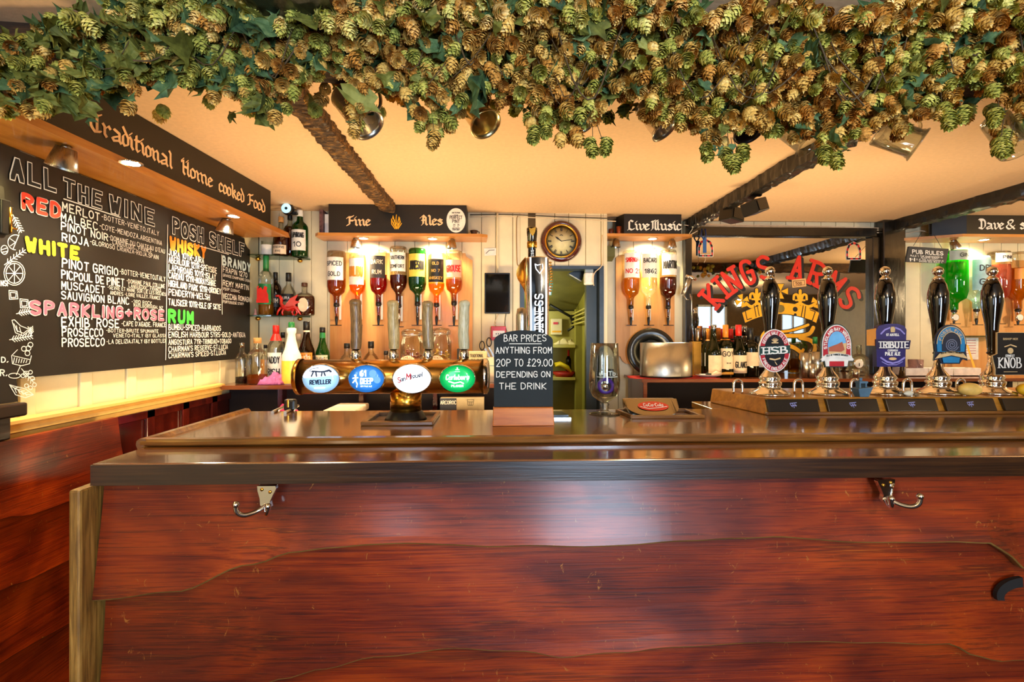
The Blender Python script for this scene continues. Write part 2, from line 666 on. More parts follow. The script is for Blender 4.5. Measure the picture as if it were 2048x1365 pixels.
m_glass = glass('clear_glass', '#f7faf5', 1, 0.14)
m_glassgreen = glass('shelf_glass', '#cfe6d6', 1, 0.16)

CEIL = 2.19
WL, WB, WB2, WJ = -1.485, 3.10, 3.28, 0.725
XR = 6.3

# ================================================================== SETTING
struct(M().box(WL - .1, XR + .1, BACK_Y - .1, 4.9, -0.1, 0).build('floor', m_floor))
struct(M().box(WL - .1, XR + .1, BACK_Y - .1, WB2 + .1, CEIL, CEIL + .1).build('ceiling', m_ceil))
# left wall: core with separate upright boards
wl = struct(M().box(WL - .1, WL - .012, BACK_Y - .1, WB + .1, 0, CEIL).build('wall_left', m_gap))
y = 0.3
k = 0
while y < WB:
    w = [0.165, 0.055][k % 2]
    d = [0, 0.006][k % 2]
    M().box(WL - .02, WL - .004 + d, y, min(y + w - .004, WB), 0, CEIL).build('board', m_cream_l, wl, 0.002)
    y += w
    k += 1
struct(M().box(WL - .02, WL - .004, BACK_Y, 0.3, 0, CEIL).build('wall_left_panel', m_cream_l))
# back wall, left stretch with the doorway, and the right stretch set further back
DX0, DX1, DZ = 0.16, 0.70, 1.85
wb = M()
wb.box(WL - .1, DX0, WB + .012, WB + .1, 0, CEIL)
wb.box(DX1, WJ, WB + .012, WB2 + .1, 0, CEIL)
wb.box(DX0, DX1, WB + .012, WB + .1, DZ, CEIL)
wb = struct(wb.build('wall_back', m_gap))
x = WL
k = 0
while x < WJ:
    w = [0.125, 0.09, 0.11, 0.10][k % 4]
    x1 = min(x + w - .003, WJ)
    z0 = DZ if (x1 > DX0 + .01 and x < DX1 - .01) else 0
    if z0 and x < DX0:
        M().box(x, DX0, WB + .001, WB + .02, 0, CEIL).build('board', m_cream, wb, 0.002)
        x = DX0 + .001
    if z0 and x1 > DX1:
        M().box(DX1, x1, WB + .001, WB + .02, 0, CEIL).build('board', m_cream, wb, 0.002)
        x1 = DX1 - .001
    M().box(x, x1, WB + .001, WB + .02, z0, CEIL).build('board', m_cream, wb, 0.002)
    x += w
    k += 1
wr = struct(M().box(WJ, XR + .1, WB2 + .012, WB2 + .1, 0, CEIL).build('wall_back_right', m_gap))
x = WJ
k = 0
while x < 3.7:
    w = [0.12, 0.105, 0.13][k % 3]
    M().box(x, x + w - .003, WB2 + .001, WB2 + .02, 0, CEIL).build('board', m_cream, wr, 0.002)
    x += w
    k += 1
struct(M().box(3.7, XR, WB2, WB2 + .02, 0, CEIL).build('wall_back_plain', m_cream))
struct(M().box(XR, XR + .1, BACK_Y - .1, WB2 + .1, 0, CEIL).build('wall_right', m_cream))
# wall behind the camera with its windows
m_pubwall = plain('pub_wall_paint', '#6e5636', 0.8)
wf = M()
edges = sorted([(wx - ww / 2, wx + ww / 2, wz - wh / 2, wz + wh / 2) for wx, wz, ww, wh in WINDOWS])
xx = WL - .1
for (a, b, c, d) in edges:
    wf.box(xx, a, BACK_Y - .1, BACK_Y, 0, CEIL)
    wf.box(a, b, BACK_Y - .1, BACK_Y, 0, c)
    wf.box(a, b, BACK_Y - .1, BACK_Y, d, CEIL)
    xx = b
wf.box(xx, XR + .1, BACK_Y - .1, BACK_Y, 0, CEIL)
struct(wf.build('wall_front', m_pubwall))
for i, (a, b, c, d) in enumerate(edges):
    fr = M()
    for (p, q, r_, s_) in ((a, a + .04, c, d), (b - .04, b, c, d), (a, b, c, c + .04), (a, b, d - .04, d), ((a + b) / 2 - .015, (a + b) / 2 + .015, c, d)):
        fr.box(p, q, BACK_Y - .06, BACK_Y - .02, r_, s_)
    w = struct(fr.build('window_%d' % (i + 1), m_white))
    M().box(a + .04, b - .04, BACK_Y - .045, BACK_Y - .04, c + .04, d - .04).build('pane', m_dayglass, w)

# ------------------------------------------------------------------ ceiling beams
def rough_beam(name, x0, x1, y0, y1, z0, z1, mat, axis, amp=0.008, n=60, seed=1):
    m = M()
    rows = []
    L0, L1 = (y0, y1) if axis == 'Y' else (x0, x1)
    for i in range(n + 1):
        t = L0 + (L1 - L0) * i / n
        prof = []
        if axis == 'Y':
            base = [(x0, z1), (x0, (z0 + z1) / 2), (x0 + .003, z0 + .004)] + [(x0 + (x1 - x0) * q / 7, z0) for q in range(1, 7)] + [(x1 - .003, z0 + .004), (x1, (z0 + z1) / 2), (x1, z1)]
        else:
            base = [(y0, z1), (y0, (z0 + z1) / 2), (y0 + .003, z0 + .004)] + [(y0 + (y1 - y0) * q / 7, z0) for q in range(1, 7)] + [(y1 - .003, z0 + .004), (y1, (z0 + z1) / 2), (y1, z1)]
        for (a, z) in base:
            p = Vector((a * 14, t * 45, z * 14 + seed * 9)) if axis == 'Y' else Vector((t * 12, a * 60, z * 60 + seed * 9))
            d = noise.noise(p) * amp + noise.noise(Vector((seed, t * 3, 0))) * amp
            a2 = a + d * 0.9
            z2 = z if z == z1 else z - abs(noise.noise(p * 1.3)) * amp * 1.5
            prof.append((a2, t, z2) if axis == 'Y' else (t, a2, z2))
        rows.append(prof)
    m.grid(rows, smooth=False)
    o = struct(m.build(name, mat))
    return o


rough_beam('ceiling_beam', -0.687, -0.598, 1.30, 2.985, 2.150, CEIL, m_beamy, 'Y', 0.011, 300, 2)
rough_beam('ceiling_beam', 1.295, 1.365, 1.30, WB2, 2.125, CEIL, m_beamblack, 'Y', 0.011, 110, 3)
rough_beam('ceiling_beam', 2.72, 2.82, 1.30, WB2, 2.125, CEIL, m_beamblack, 'Y', 0.010, 80, 4)
rough_beam('ceiling_beam', WL, 4.5, 1.26, 1.36, 2.10, CEIL, m_beam, 'X', 0.010, 200, 5)
rough_beam('ceiling_beam', -0.52, -0.34, -2.5, 1.24, 2.09, CEIL, m_beamblack, 'Y', 0.006, 60, 6)

# ------------------------------------------------------------------ left wall joinery
rail = M()
prof = [(0, 1.085), (.018, 1.085), (.018, 1.10), (.030, 1.106), (.030, 1.118), (.022, 1.124), (.036, 1.132), (.036, 1.142), (.0, 1.146)]
rail.prism([(WL + a, 0.9, z) for a, z in prof], (0, 1.75, 0))
struct(rail.build('trim_1', m_yellowrail))
wn = struct(M().box(WL, WL + .008, 0.9, WB, 0, 1.085).build('wall_left_wainscot', m_mahog))
for i in range(8):
    y0 = 1.15 + i * .235
    M().box(WL + .008, WL + .02, y0, y0 + .05, 0, 1.085).build('stile', m_mahog, wn, 0.003)
M().box(WL + .008, WL + .02, 1.2, WB, 1.05, 1.085).build('rail', m_mahog, wn, 0.003)


# partition of waney-edged planks along the left wall, in front of the wainscot
def curve(pts, x):
    if x <= pts[0][0]:
        return pts[0][1]
    for (a, b), (c, d) in zip(pts, pts[1:]):
        if x <= c:
            t = (x - a) / (c - a)
            t = t * t * (3 - 2 * t)
            return b + (d - b) * t
    return pts[-1][1]


def waney_plank(name, lo, hi, s0, s1, P, mats, parent, n=70, thick=0.020, lean=0.010, cut0=0.0, cut1=0.0, rough=0.003):
    """plank between curves lo(s) and hi(s); P(s, d, z) maps run, outward distance and height to world"""
    m = M()
    rows_f = []
    for i in range(n + 1):
        t = i / n
        s = s0 + (s1 - s0) * t
        zl = lo(s) + noise.noise(Vector((s * 9, 3.3, lo(0.0) * 7))) * rough
        zh = hi(s)
        row = []
        for q in range(9):
            w = q / 8
            z = zl + (zh - zl) * w
            d = thick + lean * (1 - w) - .004 * sin(pi * w) + noise.noise(Vector((s * 2.2, z * 5, 1.7))) * 0.004
            ss = s + (cut0 * (1 - w) if i == 0 else 0) + (cut1 * (1 - w) if i == n else 0)
            if q == 0:
                row += [P(ss, 0.0, z + .004), P(ss, d - .012, z), P(ss, d - .003, z + .001), P(ss, d, z + .005)]
            else:
                row.append(P(ss, d, z if q > 1 else z + .011 * 0))
        row.append(P(s, 0.0, zh))
        rows_f.append(row)
    nn = len(rows_f[0])
    vs = [p for r in rows_f for p in r]
    for j in range(n):
        for i in range(nn - 1):
            m.add([rows_f[j][i], rows_f[j][i + 1], rows_f[j + 1][i + 1], rows_f[j + 1][i]], [(0, 1, 2, 3)], True, 1 if i < 3 else 0)
    m.add(rows_f[0], [list(range(nn))], False, 1)
    m.add(rows_f[-1], [list(range(nn))[::-1]], False, 1)
    o = m.build(name, mats, parent)
    return o


PX = -1.40
part = thing('plank_partition', 'low side partition of overlapping red varnished planks along the left wall', 'partition', (PX, 1.2, 0))
tops = lambda s: 1.098
b1 = [(0.9, .95), (1.35, 0.945), (1.6, .975), (1.9, 1.0)]
b2 = [(0.9, .72), (1.4, .755), (1.65, .80), (1.9, .82)]
b3 = [(0.9, .50), (1.4, .56), (1.65, .61), (1.9, .64)]
b1, b2, b3 = [[(s, z) for s, z in b] for b in (b1, b2, b3)]
# edge curves measured on the wall plane
def wallcurve(pts):
    out = []
    for u, v in pts:
        p = atX(u, v, PX)
        out.append((p.y, p.z))
    return [(0.6, out[0][1] - .03)] + out + [(1.9, out[-1][1] + .03)]
b1 = wallcurve([(0, 1040), (60, 1032), (142, 1001)])
b2 = wallcurve([(0, 1181), (60, 1160), (142, 1117)])
b3 = wallcurve([(0, 1325), (60, 1290), (142, 1243)])
Pl = lambda s, d, z: (PX - .02 + d, s, z)
cs = [tops, lambda s: curve(b1, s), lambda s: curve(b2, s), lambda s: curve(b3, s), lambda s: .25, lambda s: 0.0]
for i in range(5):
    lo_, hi_ = cs[i + 1], (cs[i] if i == 0 else (lambda s, c=cs[i]: c(s) + .02))
    waney_plank('plank', lo_, hi_, 0.6, 1.845 + (0 if i else 0.0), Pl, [m_redwoody, m_plankedge if i == 9 else m_redwoody], part, 40, 0.020, 0.012, 0, 0.03)
M().box(PX - .05, PX - .02, 0.6, 1.83, 0, 1.09).build('backing_board', m_mahog, part)

# dark ledge block carrying the leaning board
lb = thing('wall_ledge', 'dark wooden block ledge under the leaning drinks board at the far left', 'ledge', (-1.43, 1.3, 1.12))
M().box(WL, -1.375, 0.9, 1.475, 1.165, 1.205).build('ledge_top', m_darkwood, lb, 0.006)
M().box(WL, -1.40, 0.9, 1.45, 1.10, 1.165).build('ledge_block', m_darkwood, lb, 0.004)

# sign box and soffit on the left wall
A = Vector((-1.31, 1.10)); B = Vector((-1.222, 2.68))
dv = (B - A).normalized(); nv = Vector((dv.y, -dv.x))
sb = thing('left_sign_box', 'long black sign box reading Traditional Home cooked Food above the wine chalkboard', 'sign', (-1.26, 1.9, 2.0))
def sx(t, off, z):
    p = A + dv * t + nv * off
    return Vector((p.x, p.y, z))
L = (B - A).length
M().hexa([sx(0, 0, 2.0), sx(L, 0, 2.0), sx(L, -.02, 2.0), sx(0, -.02, 2.0)], [sx(0, 0, CEIL - .002), sx(L, 0, CEIL - .002), sx(L, -.02, CEIL - .002), sx(0, -.02, CEIL - .002)]).build('fascia_board', m_signblack, sb)
M().hexa([sx(L, -.02, 2.0), sx(L, 0, 2.0), sx(L, 0, 2.0) + Vector((-.24, .02, 0)), sx(L, 0, 2.0) + Vector((-.24, 0, 0))],
         [sx(L, -.02, CEIL - .002), sx(L, 0, CEIL - .002), sx(L, 0, CEIL - .002) + Vector((-.24, .02, 0)), sx(L, 0, CEIL - .002) + Vector((-.24, 0, 0))]).build('end_board', m_signblack, sb)
m = M()
for word, u0, u1, v0, v1, hh in (('Traditional', 181, 343, 252, 322, .062), ('Home', 363, 424, 342, 367, .062), ('cooked', 438, 487, 376, 404, .062), ('Food', 495, 529, 400, 424, .062)):
    def ts(u):
        r = ray(u, CV)
        # intersection of the sight line with the fascia in plan
        den = r.x * dv.y - r.y * dv.x
        return (A.y * r.x - A.x * r.y) / -den if abs(den) > 1e-9 else 0
    def tcoord(u):
        r = ray(u, CV)
        # A + dv t = r s
        det = dv.x * (-r.y) - (-r.x) * dv.y
        t = ((-A.x) * (-r.y) - (-r.x) * (-A.y)) / det
        return t
    t0, t1 = tcoord(u0), tcoord(u1)
    k = (t1 - t0)
    text(m, word, None, None, None, hh, k, nib=nib_flat(.0055, .0016, R(42)), font=BLACK, gap=1.0,
         fmap=lambda x, y_, t0=t0: sx(t0 + x, .0015, 2.055 + y_))
m.build('lettering', m_gold, sb)
sf = M()
so = [(WL, 1.0), (-1.275, 1.0), (-1.205, 2.84), (-1.21, 2.86), (WL, 2.90)]
sf.prism([(x_, y_, 1.978) for x_, y_ in so], (0, 0, .018))
sof = sf.build('soffit_board', m_oak, sb)
sf = M()
sf.hexa([(-1.285, 1.0, 1.972), (-1.265, 1.0, 1.972), (-1.195, 2.86, 1.972), (-1.215, 2.86, 1.972)],
        [(-1.285, 1.0, 2.0), (-1.272, 1.0, 2.0), (-1.202, 2.86, 2.0), (-1.215, 2.86, 2.0)])
sf.build('front_moulding', m_oak, sb)
m_lamp = plain('lamp_disc', '#fff0cf', 0.4, emit=28.0, var=0.0)


def downlight(loc, label, power, r=0.026, target=None, spot=115):
    t = thing('downlight', label, 'lamp', loc, 'recessed downlights in the wooden soffits')
    loc = Vector(loc)
    M().lathe([(r * 1.35, 0.0), (r * 1.3, -.003), (r, -.003), (r, 0.0)], loc, seg=20).build('ring', m_chrome, t)
    M().lathe([(r * .96, -.0035), (0.0, -.0042)], loc, seg=18).build('lens', m_lamp, t)
    if power:
        light('downlight_beam', 'SPOT', loc - Vector((0, 0, .012)), power, WARM2, target or (loc - Vector((0, 0, 1))), 0.025, spot=spot, blend=0.9)


def cone_spot(loc, label, tilt=(0, 0), h=0.07, r=0.034):
    t = thing('spotlight', label, 'lamp', loc, 'brushed metal spotlights under the soffits')
    loc = Vector(loc)
    ax = Vector((tilt[0], tilt[1], -1)).normalized()
    M().cyl(loc, loc - Vector((0, 0, -.0)) + Vector((0, 0, -.012)), .012).build('mount', m_steel, t)
    a = loc + Vector((0, 0, -.008))
    M().lathe([(r * 1.12, 0), (r * 1.1, .004), (r * .72, h), (0, h)], a - ax * -h, -ax, 22, capped=False).build('housing', m_steel, t)
    return t


for (u, v, nm) in ((262, 326, 'glowing downlight in the left soffit, above the wine list heading'), (468, 432, 'glowing downlight in the left soffit near the corner shelves')):
    p = atZ(u, v, 1.978)
    downlight(p, nm, 40, target=(p.x - .12, p.y, 1.2))
for (u, v, nm) in ((133, 292, 'brushed metal spotlight on the left soffit, nearest the hops'), (455, 438, 'brushed metal spotlight on the left soffit beside the top of the list')):
    cone_spot(atZ(u, v, 1.978), nm, (-.25, 0.0), .062, .036)
light('end_soffit_lamp', 'POINT', (-1.37, 1.08, 1.90), 2.6, (1.0, .84, .22), size=.03)
light('soffit_spot', 'SPOT', (-1.40, 1.45, 1.95), 20, (1.0, .80, .32), (-1.47, 1.3, 1.6), .02, spot=120, blend=.9)

# ================================================================== WINE CHALKBOARD
BXP = -1.468
cb = thing('wine_chalkboard', 'large blackboard on the left wall chalked ALL THE WINE and POSH SHELF', 'chalkboard', (BXP, 2.0, 1.27))
m = M()
yb = 2.955
out = [(1.0, 1.268), (yb, 1.268), (yb, 1.915), (yb - .03, 1.925), (yb - .055, 1.945), (yb - .062, 1.972), (1.0, 1.972)]
m.prism([(BXP - .014, a, b) for a, b in out], (.012, 0, 0))
m.build('panel', m_blackboard, cb, 0.002)
XS = BXP
chalks = {}
def CM(name, hexc):
    if name not in chalks:
        chalks[name] = (M(), plain('chalk_' + name, hexc, 0.8, var=0.04))
    return chalks[name][0]


def wall_text(s, u0, v0, u1, hpx, colr='white', off=0.001, wt=0.75, outline=None, small=None, serif=0):
    p = atX(u0, v0, XS)
    q = atX(u1, v0, XS)
    dep = Vector((p.x, p.y, 0)).length * cos(math.atan2(-p.x, p.y) + TH)
    h = hpx * dep / FPX
    w = q.y - p.y
    seed = random.random()
    k = h / 8
    gp = 3.5 if outline else 3.0 if wt > 1.5 else 2.2
    sq = min(1.0, w / (sum(4 + gp if c != ' ' else 3.2 for c in s) * k)) if wt > 1.5 or outline else 1.0
    def run(m, o, nb):
        nb = [(x * sq, y) for x, y in nb]
        random.seed(seed)
        text(m, s, (XS + o, p.y, p.z), (0, 1, 0), (0, 0, 1), h, w, nib=nb, jit=.28, small=small, serif=serif, gap=gp)
    if outline is None:
        run(CM(colr, ''), off, nib_round(wt * k * .72))
    else:
        run(CM(colr, ''), off, nib_flat(1.35 * k, 1.15 * k, 0))
        run(CM(outline, ''), off + .0008, nib_flat(.92 * k, .72 * k, 0))
    random.seed(seed * 999)


for nme, hx in (('white', '#f4f1e6'), ('red', '#e8452c'), ('yellow', '#f6dc1e'), ('pink', '#f0677f'), ('orange', '#f08c1c'), ('cyan', '#cfe6ea'), ('green', '#3fc43a'), ('board', '#1c1a17')):
    CM(nme, hx)
W = wall_text
W('ALL', 24, 355, 108, 38, outline='board'); W('THE', 130, 391, 200, 31, outline='board'); W('WINE', 221, 422, 306, 30, outline='board')
W('RED', 46, 416, 118, 27, 'white', wt=2.2); W('RED', 46, 416, 118, 27, 'red', .002, outline=None, wt=1.75)
W('MERLOT', 125, 421, 198, 16, wt=1.0); W('-BOTTER-VENETO,ITALY', 203, 438, 317, 10)
W('MALBEC', 122, 441, 194, 15, wt=1.0); W('-COYE-MENDOZA,ARGENTINA', 199, 457, 323, 10)
W('PINOT NOIR', 122, 459, 215, 15, wt=1.0); W('-DOMAINE DU CHATEAU D\'EAU', 217, 479, 329, 9); W('LANGUEDOC, FRANCE', 225, 488, 303, 8)
W('RIOJA', 124, 481, 176, 15, wt=1.0); W('-GLORIOSO CRIANZA-RIOJA,SPAIN', 180, 488, 316, 9)
W('WHITE', 54, 500, 155, 24, 'yellow', wt=2.1)
W('PINOT GRIGIO', 124, 534, 235, 17, wt=1.0); W('-BOTTER-VENETO.ITALY', 239, 548, 330, 10)
W('PICPOUL DE PINET', 123, 557, 247, 16, wt=1.0); W('-DOMAINE PAUL COLLINE', 253, 566, 329, 8); W('LANGUEDOC, FRANCE', 257, 575, 322, 7)
W('MUSCADET', 123, 578, 208, 15, wt=1.0); W('-SEVRE ET MAINE SUR LIE LES ROCHES', 215, 578, 331, 7); W('ANDRES -LOIRE VALLEY, FRANCE', 220, 589, 320, 7)
W('SAUVIGNON BLANC', 123, 598, 257, 15, wt=1.0); W('-3RD ROCK', 263, 607, 303, 7); W('MARLBOROUGH, NZ', 267, 614, 325, 6)
W('SPARKLING+ROSE', 62, 627, 326, 24, 'white', wt=2.1); W('SPARKLING+ROSE', 62, 627, 326, 24, 'pink', .002, wt=1.6)
W("EXHIB' ROSE", 123, 653, 237, 18, wt=1.0); W("-CAPE D'AGADE, FRANCE", 243, 652, 331, 9)
W('PROSECCO', 124, 673, 205, 16, wt=1.0); W('-BOTTER-BRUTE SPUMANTE', 212, 665, 316, 7); W('VENETO-ITALY (BY GLASS)', 226, 675, 330, 7)
W('PROSECCO', 124, 694, 208, 16, wt=1.0); W('-LA DELIZIA,ITALY (BY BOTTLE)', 213, 688, 330, 8)
W('POSH', 347, 467, 405, 28, outline='board'); W('SHELF', 421, 491, 487, 25, outline='board')
W('WHISKY', 341, 498, 410, 22, 'orange', wt=2.0)
for s, v0, u1 in (('JURA 10YR-JURA', 510, 407), ('ABERLOUR 12YR-SPEYSIDE', 525, 433), ('LAPHROAIG 10YR-ISLAY', 541, 431), ('CARDHU 12YR-MORAYSHIRE', 556, 431),
                  ('HIGHLAND PARK 12YR-ORKNEY', 573, 441), ('PENDERYN-WELSH', 590, 419), ('TALISKER 10YR-ISLE OF SKYE', 610, 441)):
    W(s, 337, v0, u1, 12, wt=.95)
W('BRANDY', 445, 529, 500, 16, 'cyan', wt=1.7)
for s, v0, u1, h in (('FRAPIN 1270', 544, 494, 10), ('GRANDE CHAMPAGNE COGNAC', 553, 503, 5), ('REMY MARTIN', 571, 497, 10), ('VSOP COGNAC', 580, 479, 5), ('VECCHIA ROMAGNA', 597, 503, 10), ('PORTUGUESE STAFF', 606, 487, 5)):
    W(s, 446, v0, u1, h, wt=.9)
W('RUM', 338, 644, 385, 22, 'green', wt=2.1)
for s, v0, u1, h in (('BUMBU-SPICED-BARBADOS', 660, 441, 11), ('ENGLISH HARBOUR 5YRS-GOLD-ANTIGUA', 675, 490, 11), ('ANGOSTURA 7YR-TRINIDAD+TOBAGO', 690, 462, 10),
                     ("CHAIRMAN'S RESERVE-ST.LUCIA", 704, 455, 10), ("CHAIRMAN'S SPICED-ST.LUCIA", 717, 451, 10)):
    W(s, 337, v0, u1, h, wt=.95)
def wline(pts, w=.002, c='white'):
    q = [atX(u, v, XS) for u, v in pts]
    stroke(CM(c, ''), [(a.y, a.z) for a in q], nib_round(w), lambda x, y: Vector((XS + .001, x, y)))
wline([(335, 450), (331, 720)]); wline([(443, 510), (444, 629)]); wline([(127, 398), (240, 435)]); wline([(387, 489), (457, 509)])
for nme, (mm_, mt) in chalks.items():
    if mm_.v:
        mm_.build('chalk_lettering', mt, cb)

# ------------------------------------------------------------------ leaning drinks board, with a clip
db = thing('drinks_board', 'blackboard of white citrus and leaf drawings leaning at the far left edge', 'chalkboard', (-1.42, 1.3, 1.207))
tp0, tp1 = Vector((-1.450, 1.480, 1.84)), Vector((-1.395, 1.465, 1.207))
def dbp(s, t, off=0.0):
    """s metres from the right edge back along the board, t 0..1 up"""
    p = tp1.lerp(tp0, t)
    return p + Vector((off, -s, 0))
M().hexa([dbp(0, 0), dbp(.6, 0), dbp(.6, 1), dbp(0, 1)], [dbp(0, 0, -.012), dbp(.6, 0, -.012), dbp(.6, 1, -.012), dbp(0, 1, -.012)]).build('panel', m_blackboard, db)
m = M()
def D(pts, w=.0011, closed=False):
    """pts in picture coordinates"""
    n_ = (tp0 - tp1); nn = Vector((n_.z, 0, -n_.x)).normalized()
    res = []
    for u, v in pts:
        r = ray(u, v)
        # plane through tp1 spanned by Y and n_
        t = (tp1 - Vector((0, 0, EYE))).dot(nn) / r.dot(nn)
        p = Vector((0, 0, EYE)) + r * t
        s = tp1.lerp(tp0, (p.z - tp1.z) / (tp0.z - tp1.z)).y - p.y
        res.append((s, (p.z - tp1.z) / (tp0.z - tp1.z)))
    if closed:
        res.append(res[0])
    LZ = n_.length
    stroke(m, [(a, b * LZ) for a, b in res], nib_round(w), lambda x, y: dbp(x, y / LZ, .0012))
def ell(cx, cy_, rx, ry, a0=0, a1=360, n=18, rot=0):
    pts = []
    for i in range(n + 1):
        a = R(a0 + (a1 - a0) * i / n)
        x_, y_ = rx * cos(a), ry * sin(a)
        pts.append((cx + x_ * cos(R(rot)) - y_ * sin(R(rot)), cy_ + x_ * sin(R(rot)) + y_ * cos(R(rot))))
    return pts
D(ell(28, 547, 21, 24)); D(ell(28, 547, 17, 20))
for i in range(8):
    a = i * pi / 4
    D([(28, 547), (28 + 15 * cos(a), 547 + 18 * sin(a))])
D(ell(30, 485, 15, 15, 90, 290)); D([(25, 499), (37, 470)]); D([(30, 485), (20, 478)]); D([(30, 485), (20, 492)])
def leafy(x0, y0, x1, y1, n=7, l=9):
    D([(x0, y0), (x1, y1)])
    dx, dy = x1 - x0, y1 - y0
    Ln = math.hypot(dx, dy)
    nx, ny = -dy / Ln, dx / Ln
    for i in range(1, n):
        t = i / n
        px_, py_ = x0 + dx * t, y0 + dy * t
        for s in (1, -1):
            D([(px_, py_), (px_ + nx * l * s + dx / Ln * 5, py_ + ny * l * s + dy / Ln * 5)])
leafy(8, 530, 50, 500, 7, 6); leafy(25, 430, 42, 465, 7, 6); leafy(32, 628, 60, 622, 6, 6); leafy(18, 680, 64, 672, 9, 6); leafy(62, 672, 60, 655, 5, 5)
D(ell(8, 500, 7, 9)); D([(2, 500), (14, 496)]); D([(3, 505), (14, 503)])
for bx_ in ((25, 590), (47, 607)):
    D([(bx_[0] - 8, bx_[1] - 9), (bx_[0] + 8, bx_[1] - 7), (bx_[0] + 10, bx_[1] + 8), (bx_[0] - 7, bx_[1] + 9)], closed=True)
    D([(bx_[0] - 5, bx_[1] - 5), (bx_[0] + 6, bx_[1] - 4), (bx_[0] + 6, bx_[1] + 5), (bx_[0] - 4, bx_[1] + 6)], closed=True)
D([(23, 641), (30, 666), (45, 672), (60, 660), (40, 652), (28, 640)], closed=True); D([(27, 648), (33, 662), (46, 667), (54, 661)]); D([(42, 668), (38, 655)]); D([(34, 664), (32, 652)])
for c_ in ((47, 698), (56, 697), (54, 707), (60, 690)):
    D(ell(c_[0], c_[1], 5, 5, n=10))
D([(34, 700), (22, 712), (24, 728), (42, 732), (58, 728), (62, 712)]); D([(25, 712), (60, 720)]); D([(40, 732), (32, 750)]); D(ell(28, 752, 12, 5)); 
for i in range(6):
    D([(28 + i * 5, 716 + i), (26 + i * 5, 726)])
leafy(42, 738, 66, 765, 5, 6)
for c_ in ((52, 750), (60, 745), (64, 757), (52, 772), (60, 776), (68, 770), (45, 752)):
    D(ell(c_[0], c_[1], 4, 4, n=8))
D([(18, 770), (30, 790), (50, 796), (66, 790), (50, 778), (32, 774)], closed=True); D([(20, 772), (50, 789), (66, 790)])
for i in range(4):
    D([(28 + i * 7, 777 + i * 3), (34 + i * 7, 776 + i * 3)]); D([(28 + i * 7, 777 + i * 3), (32 + i * 7, 786 + i * 2)])
for s, x0, y0, h in (('NS!', 1, 572, 10), ('D,', 2, 725, 10), ('R,', 0, 752, 12)):
    st_, w_ = text2d(s)
    for q in st_:
        D([(x0 + a / w_ * 13, y0 - b / 8 * h) for a, b in q], .0016)
m.build('chalk_drawing', m_chalk, db)
cl = thing('bulldog_clip', 'black and brass clip hanging on the leaning drinks board', 'clip', dbp(.06, .9, .01))
c0 = atX(14, 435, -1.43)
M().box(-1.445, -1.425, c0.y - .02, c0.y + .008, c0.z - .05, c0.z + .05).box(-1.45, -1.43, c0.y - .004, c0.y + .022, c0.z + .02, c0.z + .035).build('clip_body', m_black, cl, .003)
M().cyl((-1.425, c0.y + .005, c0.z - .045), (-1.425, c0.y + .005, c0.z + .03), .004).cyl((-1.43, c0.y + .0, c0.z - .03), (-1.43, c0.y + .03, c0.z - .028), .003).build('spring', m_brass, cl)

# ================================================================== BAR
bar = thing('bar_counter', 'long wooden bar counter with live-edge varnished plank front and raised inner top', 'bar', (0.9, 1.5, 0))
BX0, BX1 = -0.944, 3.3
YF = 1.192
M().box(BX0, BX1, 1.165, 1.36, 1.047, 1.10, 0).build('ledge', [m_ledge], bar, 0.004)
m = M()
m.box(BX0 - .001, BX1, 1.1635, 1.1655, 1.049, 1.0965)
m.box(BX0 - .0025, BX0 - .0005, 1.166, 1.34, 1.049, 1.0965)
m.build('ledge_edge_strip', m_ledgefront, bar)
M().box(BX0, BX1, 1.35, 1.88, 1.085, 1.112).build('counter_top', m_counter, bar, 0.003)
M().box(.86, BX1, 1.881, 2.09, 1.085, 1.112).build('counter_extension', m_counter, bar, 0.003)
lip = M()
pr = [(1.338, 1.101), (1.332, 1.106), (1.331, 1.114), (1.336, 1.121), (1.348, 1.123), (1.362, 1.119), (1.368, 1.112), (1.368, 1.101)]
lip.prism([(BX0 - .008, a, b) for a, b in pr], (BX1 - BX0, 0, 0), smooth=False)
lip.build('front_lip', m_lip, bar)
lip = M()
pr2 = [(-.014, 1.09), (-.02, 1.106), (-.018, 1.117), (-.01, 1.123), (.004, 1.122), (.012, 1.112)]
lip.prism([(BX0 + a, 1.333, b) for a, b in pr2], (0, .55, 0))
lip.build('side_lip', m_lip, bar)
# plank front
def bc(pts):
    out = []
    for u, v in pts:
        p = atY(u, v, YF - .02)
        out.append((p.x, p.z))
    out.sort()
    return [(out[0][0] - .3, out[0][1] - .01)] + out + [(out[-1][0] + .6, out[-1][1] + .02), (out[-1][0] + 2.1, out[-1][1] - .03)]
e1 = bc([(168, 1209), (340, 1190), (500, 1135), (580, 1112), (660, 1101), (800, 1091), (1000, 1098), (1200, 1098), (1400, 1085), (1560, 1078), (1700, 1088), (1900, 1089), (1985, 1091), (2020, 1108), (2048, 1140)])
e2 = bc([(440, 1420), (560, 1366), (640, 1345), (750, 1320), (900, 1305), (1050, 1310), (1130, 1321), (1250, 1310), (1320, 1300), (1450, 1296), (1560, 1291), (1760, 1291), (1900, 1293), (1960, 1318), (2010, 1330), (2048, 1328)])
e2 = [(-1.6, .32)] + [q for q in e2 if q[0] > -1.2][0:0] + [(-1.0, .42)] + e2[1:]
e3 = [(-1.2, .25), (-.2, .27), (.5, .36), (1.5, .33), (3.4, .30)]
crv = [lambda s: 1.044, lambda s: curve(e1, s), lambda s: curve(e2, s), lambda s: curve(e3, s), lambda s: .02]
Pf = lambda s, d, z: (s, YF + .030 - d, z)
